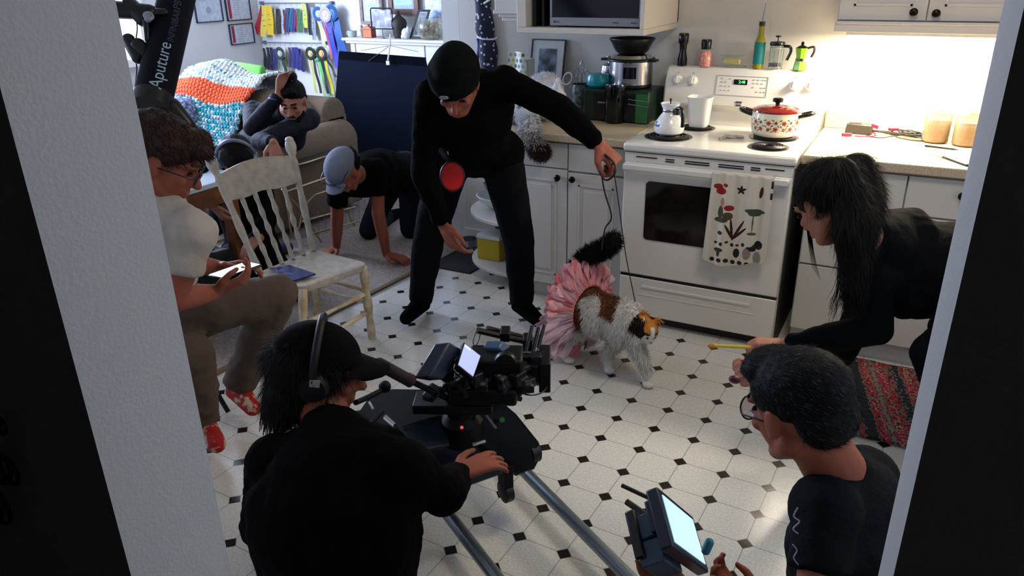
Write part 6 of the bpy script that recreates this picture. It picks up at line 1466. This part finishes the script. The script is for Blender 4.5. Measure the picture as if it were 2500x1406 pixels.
obj('white_lever', MB().cyl((-0.066, -1.809, 0.431), (-0.021, -1.824, 0.424), .009, .008, 12), CHROME, t)
obj('white_lever', MB().cyl((-0.186, -1.736, 0.411), (-0.16, -1.751, 0.401), .004, n=8), mat('white_plastic', 'c9ccc9'), t)
obj('panel_button', MB().cyl((0.004, -1.801, 0.414), (0.001, -1.797, 0.411), .007, n=16), CHROME, t)
obj('plate', MB().prism([(-0.024, -1.807, 0.413), (0.04, -1.672, 0.395), (0.115, -1.748, 0.355), (0.073, -1.835, 0.374)], (0, 0, -.01)), DARKG, t, bevel=.002)
obj('bracket_edge', MB().prism([(0.166, -1.701, 0.345), (0.189, -1.665, 0.342), (0.193, -1.666, 0.338), (0.169, -1.702, 0.339)], (0, 0, -.004)), CHROME, t, smooth=False)
obj('lettering_strip', MB().prism([(0.172, -1.636, 0.411), (0.177, -1.632, 0.413), (0.214, -1.632, 0.372), (0.209, -1.636, 0.369)], (0, 0, .002)), mat('grey_print', '8c8880'), t, smooth=False)
# pan handle
t2 = thing('cinema_camera', 'black cinema camera rig with monitor, rods and cables on the dolly', 'camera', (0.184, -1.659, 0.543))
pg_ = obj('pan_handle', MB().caps((0.005, -1.901, 0.672), (0.039, -1.823, 0.592), .018, .018, 16), mat('maroon_foam', '1e0b0e', .8), t2, label='dark maroon foam pan handle')
obj('end_ring', MB().cyl((0.036, -1.823, 0.595), (0.042, -1.813, 0.583), .0195, n=18), mat('maroon_ring', '3a1018', .6), pg_)
obj('handle_rod', MB().cyl((0.042, -1.813, 0.583), (0.098, -1.665, 0.446), .009, n=12), DOL, pg_)
lv_ = obj('lever_ball', MB().ell((-0.123, -1.73, 0.48), (.019, .019, .019)), DOL, t)
obj('lever_rod', MB().tube(catmull([(-0.127, -1.736, 0.472), (-0.108, -1.835, 0.501), (-0.076, -1.921, 0.54)]), .008, 10), DOL, t)
# cinema camera
CAMB = mat('camera_body_black', (.0022, .0022, .0028), .5, spec=.25); CAMG = mat('dark_camera_metal', '0e0f12', .4, metal=.4)
t = t2
cc = V((0.194, -1.591, 0.546)); fw = V((.88, .42, 0)).normalized(); sdv = V((-fw.y, fw.x, 0)); RC = Matrix((fw, sdv, V((0, 0, 1)))).transposed()
obj('body', MB().box(cc, (.16, .11, .12), RC), CAMB, t, bevel=.008)
obj('lower_body', MB().box(V((0.171, -1.628, 0.493)), (.20, .11, .055), RC), CAMB, t, bevel=.01)
obj('tripod_head', MB().lathe([(0, -.09), (.07, -.09), (.065, -.02), (.045, 0), (.05, .06), (0, .06)], V((0.105, -1.656, 0.407)), 24), CAMB, t)
obj('head_plate', MB().box(V((0.087, -1.671, 0.447)), (.24, .09, .03), RC), CAMG, t, bevel=.004)
# lens to the far side
lc_ = V((0.223, -1.513, 0.522)); obj('lens', MB().lathe([(0, -.05), (.042, -.05), (.042, .0), (.048, .004), (.048, .05), (.054, .06), (.054, .085), (0, .08)], lc_, 28, RC @ Euler((0, PI / 2, 0)).to_matrix()), CAMG, t)
obj('matte_box', MB().box(lc_ + fw * .085 + V((0, 0, .0)), (.035, .13, .10), RC), CAMB, t, bevel=.004)
# V-mount battery (ribbed, tilted)
b4 = [V((0.05, -1.815, 0.595)), V((0.07, -1.769, 0.568)), V((0.083, -1.666, 0.615)), V((0.056, -1.708, 0.66))]
vb = obj('battery', MB().prism(b4, (V((.9, .45, .1)).normalized() * .045)), BLU, t, bevel=.006)
rb = MB()
for k in range(12):
    f = (k + 1) / 13; p_ = b4[0].lerp(b4[3], f); q_ = b4[1].lerp(b4[2], f); n_ = (V((1.19, -3.34, 1.655)) - p_).normalized() * .003
    rb.tube([p_ + n_ + (q_ - p_) * .08, q_ + n_ - (q_ - p_) * .15], .0018, 5)
obj('battery_ribs', rb, DOL, vb)
# on-board monitor
m4 = [V((0.147, -1.727, 0.621)), V((0.19, -1.719, 0.589)), V((0.171, -1.644, 0.614)), V((0.125, -1.653, 0.648))]
un2 = (m4[1] - m4[0]).cross(m4[3] - m4[0]).normalized()
if un2.dot(V((1.19, -3.34, 1.655)) - m4[0]) < 0: un2 = -un2
cm = sum(m4, V()) / 4
big = [cm + (p_ - cm) * 1.16 - un2 * .002 for p_ in m4]
om = obj('monitor_housing', MB().prism(big, -un2 * .022), CAMB, t, bevel=.004)
obj('monitor_screen', MB().prism([p_ - un2 * .0025 for p_ in m4], un2 * .003), mat('onboard_screen', '8f9ad8', .3, emit=((.42, .48, .95), .65)), om, smooth=False, label='lit bluish screen')
mo = MB()
for k in range(5): mo.prism([m4[3].lerp(m4[2], .05 + .07 * k) + un2 * .001 + (m4[0] - m4[3]) * .06, m4[3].lerp(m4[2], .09 + .07 * k) + un2 * .001 + (m4[0] - m4[3]) * .06, m4[3].lerp(m4[2], .09 + .07 * k) + un2 * .001 + (m4[0] - m4[3]) * .12, m4[3].lerp(m4[2], .05 + .07 * k) + un2 * .001 + (m4[0] - m4[3]) * .12], un2 * .0005)
obj('screen_readout', mo, mat('screen_white', 'ffffff', .4, emit=((1, 1, 1), 1.2)), om, smooth=False)
obj('blue_side_plate', MB().prism([(0.154, -1.603, 0.618), (0.152, -1.574, 0.629), (0.174, -1.552, 0.599), (0.185, -1.581, 0.577)], fw * .05), mat('steel_blue_plate', '34506a', .35), t, bevel=.004)
# brown handles / rods on top
BR = mat('bronze_rod', '2c1f1a', .3, metal=.6)
obj('top_rod', MB().cyl((0.095, -1.53, 0.631), (0.212, -1.405, 0.558), .010, n=14), BR, t); obj('top_rod', MB().cyl((0.084, -1.452, 0.602), (0.196, -1.329, 0.529), .009, n=14), BR, t)
obj('rod_clamp', MB().box(V((0.151, -1.454, 0.598)), (.03, .06, .03), RC).box(V((0.206, -1.407, 0.56)), (.03, .06, .04), RC), CAMB, t, bevel=.003)
for a, b in (((0.239, -1.548, 0.585), (0.29, -1.489, 0.549)), ((0.241, -1.553, 0.574), (0.294, -1.492, 0.538)), ((0.243, -1.558, 0.559), (0.292, -1.5, 0.523)), ((0.245, -1.561, 0.551), (0.291, -1.505, 0.515))): obj('side_rod', MB().cyl(a, b, .0052, n=12), BR, t)
obj('lower_rod', MB().cyl((0.226, -1.625, 0.489), (0.265, -1.572, 0.455), .008, n=14), BR, t)
for (a, b) in (((0.239, -1.481, 0.573), (0.233, -1.431, 0.633)), ((0.253, -1.467, 0.561), (0.248, -1.415, 0.625)), ((0.266, -1.453, 0.575), (0.258, -1.396, 0.626))):
    obj('antenna', MB().cyl(a, b, .0062, n=12).cyl(V(a) + (V(a) - V(b)) * .55, a, .0016, n=6), BLK, t)
obj('transmitter', MB().box(V((0.258, -1.537, 0.535)), (.09, .05, .055), RC).box(V((0.285, -1.508, 0.541)), (.03, .03, .03), RC), CAMB, t, bevel=.004)
obj('cable', MB().tube(catmull([(0.307, -1.511, 0.534), (0.328, -1.511, 0.511), (0.331, -1.545, 0.487), (0.308, -1.583, 0.486), (0.278, -1.604, 0.5), (0.251, -1.619, 0.526)]), .0026, 8), BLK, t)
obj('cable', MB().tube(catmull([(0.092, -1.534, 0.626), (0.098, -1.561, 0.614), (0.113, -1.583, 0.603)]), .0022, 8).tube(catmull([(0.105, -1.529, 0.623), (0.112, -1.556, 0.608), (0.116, -1.58, 0.605)]), .0022, 8), BLK, t)
obj('cable', MB().tube(catmull([(0.124, -1.689, 0.624), (0.126, -1.715, 0.618), (0.118, -1.71, 0.586), (0.134, -1.692, 0.554)]), .0022, 8), BLK, t)
kb = MB(); random.seed(8)
for k in range(26): kb.box(V((0.055, -1.73, 0.512)).lerp(V((0.304, -1.49, 0.53)), random.random()) + V((random.uniform(-.02, .02), random.uniform(-.03, .03), random.uniform(-.05, .05))), (random.uniform(.02, .05), random.uniform(.02, .05), random.uniform(.012, .035)), Euler((random.uniform(-.3, .3), 0, random.uniform(0, 1.5))).to_matrix())
for k in range(16): kb.box(V((0.145, -1.689, 0.549)).lerp(V((0.281, -1.597, 0.536)), k / 15) + V((.03 * math.sin(k), 0, .016 * math.sin(k * 2.1))), (random.uniform(.02, .05), random.uniform(.02, .04), random.uniform(.015, .04)), Euler((0, 0, random.uniform(0, 1.5))).to_matrix())
blob('rig_fittings', kb, CAMG, t, .005, 1)
obj('follow_focus', MB().lathe([(0, -.012), (.03, -.012), (.034, 0), (.03, .012), (0, .012)], V((0.239, -1.616, 0.597)), 28, RC @ Euler((PI / 2, 0, 0)).to_matrix()), CAMG, t)

# ================================================================ spindle chair
t = thing('spindle_chair', 'worn white spindle-back chair with a blue booklet on its seat', 'chair', (-1.15, -.95, 0))
sq4 = [V((-1.285, -1.13, .44)), V((-.985, -1.16, .44)), V((-.905, -.80, .44)), V((-1.265, -.765, .44))]
ctr = sum(sq4, V()) / 4
def rounded(pts, r=.25, n=6):
    out = []
    for i in range(4):
        p0, p1, p2 = pts[i - 1], pts[i], pts[(i + 1) % 4]; a, b = p1.lerp(p0, r), p1.lerp(p2, r)
        for k in range(n + 1): u = k / n; out.append(a * (1 - u) ** 2 + p1 * 2 * u * (1 - u) + b * u * u)
    return out
rr = rounded(sq4, .16)
o_ = obj('seat', MB().loft([[ctr + (p_ - ctr) * .95 + V((0, 0, -.036)) for p_ in rr], [p_ + V((0, 0, -.024)) for p_ in rr], [p_ + V((0, 0, -.004)) for p_ in rr], [ctr + (p_ - ctr) * .96 for p_ in rr], [ctr + (p_ - ctr) * .6 + V((0, 0, -.009)) for p_ in rr]]), WHP, t)
WHW = mat('bare_worn_cream', 'b59a74', .5, noise_mix=('c9bba0', 20, .4, .6))
feet = [(-1.479, -0.815, 0), (-1.07, -1.112, 0), (-0.986, -0.727, 0), (-1.36, -.70, 0)]
tops = [sq4[0].lerp(ctr, .15), sq4[1].lerp(ctr, .12), sq4[2].lerp(ctr, .12), sq4[3].lerp(ctr, .15)]
feet = [V((-1.37, -1.20, 0)), V((-.96, -1.25, 0)), V((-0.997, -0.722, 0)), V((-1.36, -.70, 0))]
def turned(a, b, r, nk=7, amp=.25):
    a, b = V(a), V(b); pts = [a.lerp(b, k / 28) for k in range(29)]; return pts, [r * (1 + amp * math.sin(k / 28 * PI * nk) * math.sin(k / 28 * PI)) for k in range(29)]
for a, b in zip(tops, feet):
    p_, rd_ = turned(a + V((0, 0, -.02)), b, .019, 5, .18); obj('leg', MB().tube(p_, rd_, 14), WHW, t)
def mixl(i, f): return tops[i].lerp(feet[i], f)
for i, j, f in ((1, 2, .38), (1, 2, .62), (0, 1, .50), (2, 3, .50), (0, 3, .45), (2, 3, .34)):
    p_, rd_ = turned(mixl(i, f), mixl(j, f), .0105, 3, .3); obj('stretcher', MB().tube(p_, rd_, 10), WHW, t)
bl_, br_ = sq4[0].lerp(ctr, .10), sq4[3].lerp(ctr, .10)
tl_, tr_ = V((-1.475, -1.10, .94)), V((-1.385, -.715, .935))
tl_, tr_ = V((-1.454, -1.12, 0.938)), V((-1.366, -0.73, 0.941))
for a, b in ((bl_, tl_), (br_, tr_)):
    d = (b - a); L = d.length; pts = [a + d * (k / 40) for k in range(41)]
    rad = [.0155 + .002 * math.sin(k * .5) for k in range(41)]
    for k in range(32, 41): rad[k] = [.019, .016, .012, .015, .020, .024, .0255, .024, .020][k - 32]
    obj('back_post', MB().tube(pts, rad, 16).ell(b + d.normalized() * .004, (.020, .020, .017)), WHP, t)
def crest(u, v):
    lo = bl_.lerp(tl_, .62), br_.lerp(tr_, .62); hi = bl_.lerp(tl_, .86), br_.lerp(tr_, .88)
    a = lo[0].lerp(lo[1], u); b = hi[0].lerp(hi[1], u); b = b + (b - a) * (.16 * math.sin(PI * u) ** 1.5 - .02) ; a = a + (b - a) * (.06 * math.cos(4 * PI * u) * .5)
    bow = V((-1, .15, 0)) * .025 * math.sin(PI * u); return a.lerp(b, v) + bow
obj('crest_rail', MB().sheet(crest, 30, 8, .020), WHP, t)
for k in range(4):
    u = .20 + .20 * k
    a = bl_.lerp(br_, u); b = crest(u, .05); p_, rd_ = turned(a, b, .0105, 9, .30); obj('spindle', MB().tube(p_, rd_, 12), WHP, t)
bk = [(-1.239, -1.06, 0.447), (-1.075, -1.162, 0.447), (-1.032, -1.026, 0.447), (-1.154, -0.985, 0.447)]
bk = [(-1.242, -1.067, 0.445), (-1.059, -1.159, 0.445), (-1.015, -1.034, 0.445), (-1.198, -1.001, 0.445)]
t4 = thing('booklet', 'dark blue printed booklet on the seat of the spindle chair', 'booklet', bk[0])
obj('cover', MB().prism(bk, (0, 0, .006)), mat('blue_booklet_cover', '131a5e', .25, noise_mix=('5a66b8', 26, .55, .7)), t4, smooth=False)

# ================================================================ rag rug at the right
t = None
rg = [V((0.917, 0.102, 0.002)), V((1.119, -0.564, 0.002)), V((1.606, -0.563, 0.002)), V((1.519, 0.066, 0.002))]
rg = [V((.955, .075, .002)), V((1.10, -.575, .002)), V((1.75, -.60, .002)), V((1.75, .06, .002))]
def rugm():
    M = mat('woven_rag', '7a1418', .95, bump=(120, 1.0)); nt = M.node_tree; b = nt.nodes['Principled BSDF']
    tc = nt.nodes.new('ShaderNodeTexCoord'); s = nt.nodes.new('ShaderNodeSeparateXYZ'); nt.links.new(tc.outputs['Object'], s.inputs[0])
    x_ = M_(nt, 'ADD', s.outputs[0], M_(nt, 'MULTIPLY', s.outputs[1], .22))
    band = nt.nodes.new('ShaderNodeTexNoise'); band.noise_dimensions = '1D'; band.inputs['Scale'].default_value = 13; band.inputs['Detail'].default_value = 1; nt.links.new(x_, band.inputs['W'])
    sp = nt.nodes.new('ShaderNodeTexVoronoi'); sp.inputs['Scale'].default_value = 110; nt.links.new(tc.outputs['Object'], sp.inputs['Vector'])
    v = M_(nt, 'ADD', M_(nt, 'MULTIPLY', band.outputs['Fac'], .85), M_(nt, 'MULTIPLY', sp.outputs['Color'], .22))
    r = nt.nodes.new('ShaderNodeValToRGB'); r.color_ramp.interpolation = 'CONSTANT'; cr = r.color_ramp
    for k, (p, h) in enumerate(((0, '1c1a20'), (.40, '5f6a58'), (.46, 'a31020'), (.53, '2c1a18'), (.57, '8d8468'), (.62, 'b0122a'), (.68, '40303c'), (.74, '76705c'))):
        e = cr.elements[k] if k < 2 else cr.elements.new(p); e.position = p; e.color = (*srgb(h), 1)
    nt.links.new(v, r.inputs['Fac']); nt.links.new(r.outputs['Color'], b.inputs['Base Color']); return M
def rf(u, v):
    a = rg[0].lerp(rg[1], v); b = rg[3].lerp(rg[2], v); p_ = a.lerp(b, u); return p_ + V((0, 0, .008 + .0025 * abs(math.sin(v * 60)) + .002 * math.sin(u * 30)))
tag(obj('rag_rug', MB().sheet(rf, 60, 180, .01), rugm()), 'woven rag rug in red, grey and olive stripes before the right cabinets', 'rug')


# ================================================================ cats
# ---- calico cat in a pink tutu
ct_ = thing('calico_cat', 'long-haired calico cat in a pink tulle tutu standing on the kitchen floor', 'cat', (.10, -.50, 0))

FO, OR_, WH, DB, BR_ = srgb('5e3a22'), srgb('c07f34'), srgb('d6d2ca'), srgb('1c120e'), srgb('6e4428')
hcC = V((0.33, -0.56, 0.262)); HR = frame((.62, -.55, -.45), (.28, -.05, .95))
body_a, body_b = V((-.03, -.445, .265)), V((.235, -.53, .255))
def coat(c, r):
    w_ = c - hcC
    lx, ly, lz = w_.dot(HR.col[0]), w_.dot(HR.col[1]), w_.dot(HR.col[2])
    if w_.length < .078:
        if abs(lx) < .010 and lz > -.02 and ly > .02: return WH
        if ly > .035 and lz < .012: return WH if r < .9 else DB
        if lz > .022 and ly < .045 and abs(lx) < .035 or (lx < 0 and ly < .0 and lz > 0): return OR_ if r < .8 else srgb('8f5a26')
        if abs(lx) > .012 and lz > -.016: return DB if r < .9 else BR_
        return WH
    nn = noise.noise(c * 7 + V((3, 1, 5)))
    if c.z > .285 and c.x < .20 or (c.x < .06 and c.z > .18):
        if nn > .28: return WH
        return BR_ if nn > -.12 or r < .3 else FO
    if c.x < .03 and c.z > .2: return FO
    return WH if r < .93 else srgb('8f8a80')
cb = MB()
cb.ell(body_a.lerp(body_b, .12) , (.105, .088, .098)).ell(body_a.lerp(body_b, .5) + V((0, 0, -.01)), (.13, .088, .092)).ell(body_b + V((-.01, 0, .0)), (.085, .082, .098))
cb.ell(body_b + V((.055, -.02, -.005)), (.055, .06, .075)).caps(body_b + V((.02, -.01, .03)), hcC + HR @ V((0, -.02, -.01)), .062, .048)
cb.ell(hcC, (.050, .050, .046), HR).ell(hcC + HR @ V((0, .034, -.018)), (.026, .026, .019), HR).ell(hcC + HR @ V((-.026, .012, -.014)), (.024, .028, .022), HR).ell(hcC + HR @ V((.026, .012, -.014)), (.024, .028, .022), HR)
for sd in (-1, 1): cb.caps(hcC + HR @ V((sd * .030, -.006, .034)), hcC + HR @ V((sd * .041, -.006, .068)), .017, .004).caps(hcC + HR @ V((sd * .020, -.006, .036)), hcC + HR @ V((sd * .040, -.006, .064)), .012, .004)
f1, f2 = V((0.347, -0.568, 0.012)), V((0.153, -0.526, 0.012)); h1, h2 = V((-.045, -.52, .012)), V((-.07, -.40, .012))
cb.caps(body_b + V((.04, -.035, -.05)), f1 + V((-.012, .008, .085)), .036, .023).caps(f1 + V((-.012, .008, .085)), f1 + V((-.006, .004, .014)), .023, .019).ell(f1 + V((.010, -.010, .004)), (.026, .021, .016))
cb.caps(body_b + V((-.01, .035, -.05)), f2 + V((-.005, .006, .085)), .036, .022).caps(f2 + V((-.005, .006, .085)), f2 + V((0, .003, .014)), .022, .018).ell(f2 + V((.012, -.010, .004)), (.025, .020, .016))
for h_, dy in ((h1, -.045), (h2, .045)):
    kn_ = body_a + V((.035, dy, -.10)); hk_ = h_ + V((-.045, 0, .075))
    cb.caps(body_a + V((-.005, dy, -.02)), kn_, .058, .040).caps(kn_, hk_, .036, .022).caps(hk_, h_ + V((-.012, 0, .010)), .020, .018).ell(h_ + V((.010, -.006, .004)), (.027, .021, .015))
bdc = blob('body', cb, attr_mat('coat_fur', rough=.8), ct_, .005, 5)
paint(bdc, coat)
fur(bdc, bdc, 26000, .020, .0011, .5, 3, 'fur', coat, lambda c: .35 if (c - hcC).length < .062 else (.3 if c.z < .06 else 1.25))
for sd in (-1, 1): obj('eye', MB().ell(hcC + HR @ V((sd * .018, .044, .002)), (.007, .005, .0065), HR, 12, 8), mat('cat_eye_dark', '0c0806', .1), ct_)
obj('nose', MB().ell(hcC + HR @ V((0, .059, -.012)), (.0055, .004, .004), HR, 10, 6), mat('pink_nose', '9a5a50', .5), ct_)
tail_pts = catmull([body_a + V((-.055, .01, .05)), V((-0.052, -0.42, 0.425)), V((0.005, -0.41, 0.49)), V((0.073, -0.4, 0.529)), V((0.114, -0.4, 0.573))], 6)
tb_ = MB().tube(tail_pts, [.020 + .014 * min(1, k / 12) for k in range(len(tail_pts))], 14)
tb_.ell(tail_pts[-1], (.028, .028, .032))
tl = blob('tail', tb_, attr_mat('coat_fur'), ct_, .006, 3); dkt = lambda c, r: srgb('0d0b0b') if r < .9 else srgb('1e1815')
paint(tl, dkt); fur(tl, tl, 5000, .026, .0012, .1, 5, 'fur', dkt)
# tutu
TUL = mat('pink_tulle', 'efabb4', .9, alpha=.62); TUL2 = mat('pale_pink_tulle', 'eccad4', .9, alpha=.5); TUL3 = mat('coral_tulle', 'ea8484', .9, alpha=.65)
wc = body_a.lerp(body_b, .20); axb = (body_b - body_a).normalized(); e1 = V((0, 0, 1)); e1 = (e1 - axb * e1.dot(axb)).normalized(); e2 = axb.cross(e1)
tu = thing('pink_tutu', 'pink tulle tutu flaring around the calico cat\'s waist', 'tutu', wc)
obj('waistband', MB().tube([wc + (e1 * math.cos(a) + e2 * math.sin(a)) * .108 for a in [2 * PI * k / 30 for k in range(31)]], .008, 8), TUL3, tu)
random.seed(12); mbs = [MB(), MB(), MB()]
for k in range(260):
    a = random.uniform(0, 2 * PI); rad = e1 * math.cos(a) + e2 * math.sin(a); tan = (-e1 * math.sin(a) + e2 * math.cos(a))
    L = random.uniform(.105, .145) * (1.0 + (.2 if math.cos(a) < 0 else 0)); back = random.uniform(.25, .75); dirr = (rad - axb * back).normalized(); w_ = random.uniform(.014, .022); ph = random.uniform(0, 6)
    st_ = wc + rad * .104
    def tf(u, v, st_=st_, dirr=dirr, tan=tan, w_=w_, L=L, ph=ph, rad=rad):
        p = st_ + dirr * L * v + tan * (u - .5) * 2 * w_ * (.3 + .9 * v) * (1 - .55 * max(0, v - .85) / .15 * abs(u - .5) * 2) + axb * .010 * math.sin(v * 6 + ph + u * 3)
        p.z -= .03 * v * v * (1 if rad.z < .3 else .2)
        p.z = max(p.z, .012); return p
    mbs[(1 if random.random() < .85 else 2) if math.cos(a) < .15 else (0 if random.random() < .65 else (1 if random.random() < .5 else 2))].sheet(tf, 4, 9, .0008)
for mb_, mm, nm in ((mbs[0], TUL, 'tulle_strips'), (mbs[1], TUL2, 'pale_tulle_strips'), (mbs[2], TUL3, 'coral_tulle_strips')):
    o = obj(nm, mb_, mm, tu, smooth=False); o['kind'] = 'stuff'
# ---- second cat on the worktop, seen from behind
c2 = thing('worktop_cat', 'white and grey-brown cat on the left worktop with its tail hanging down', 'cat', (-.60, .35, .91))
hd2 = V((-0.508, 0.3, 1.057)); H2 = frame((.45, .85, .1), (0, 0, 1))
cb = MB(); b0_ = V((-.62, .34, 1.0))
cb.ell(b0_, (.13, .12, .085)).ell(b0_ + V((.03, .02, .06)), (.10, .10, .09)).caps(b0_ + V((.05, .02, .08)), hd2, .075, .052).ell(hd2, (.062, .060, .052), H2).ell(hd2 + H2 @ V((0, .05, -.015)), (.03, .03, .02), H2)
cb.caps(V((-.68, .20, .935)), V((-.60, .18, .93)), .028, .024)
for sd in (-1, 1): cb.caps(hd2 + H2 @ V((sd * .038, 0, .035)), hd2 + H2 @ V((sd * .058, .0, .092)), .024, .005)
bd2 = blob('body', cb, attr_mat('coat_fur'), c2, .006, 5)
GW, GB = srgb('d4d4d8'), srgb('4a403a')
def coat2(c, r): return GW if (c.x > -.57 and c.z > 1.0) or c.x < -.68 or r < .25 else (GW if noise.noise(c * 9) > .1 else GB)
paint(bd2, coat2); fur(bd2, bd2, 12000, .018, .0012, .4, 8, 'fur', coat2, lambda c: .35 if (c - hd2).length < .085 else 1)
tp = catmull([V((-.66, .22, .945)), V((-0.548, 0.1, 0.965)), V((-0.488, 0.012, 0.894)), V((-0.435, 0.005, 0.825))], 6)
tl2 = blob('tail', MB().tube(tp, [.022 + .020 * min(1, k / 10) for k in range(len(tp))], 14).ell(tp[-1], (.045, .035, .035)), attr_mat('coat_fur'), c2, .007, 3)
def ct2(c, r): f = (.95 - c.z) / .16; return GW if r > .35 + f * .9 else (srgb('6a625c') if f < .5 else srgb('2e201a'))
paint(tl2, ct2); fur(tl2, tl2, 8000, .030, .0012, .5, 9, 'fur', ct2)
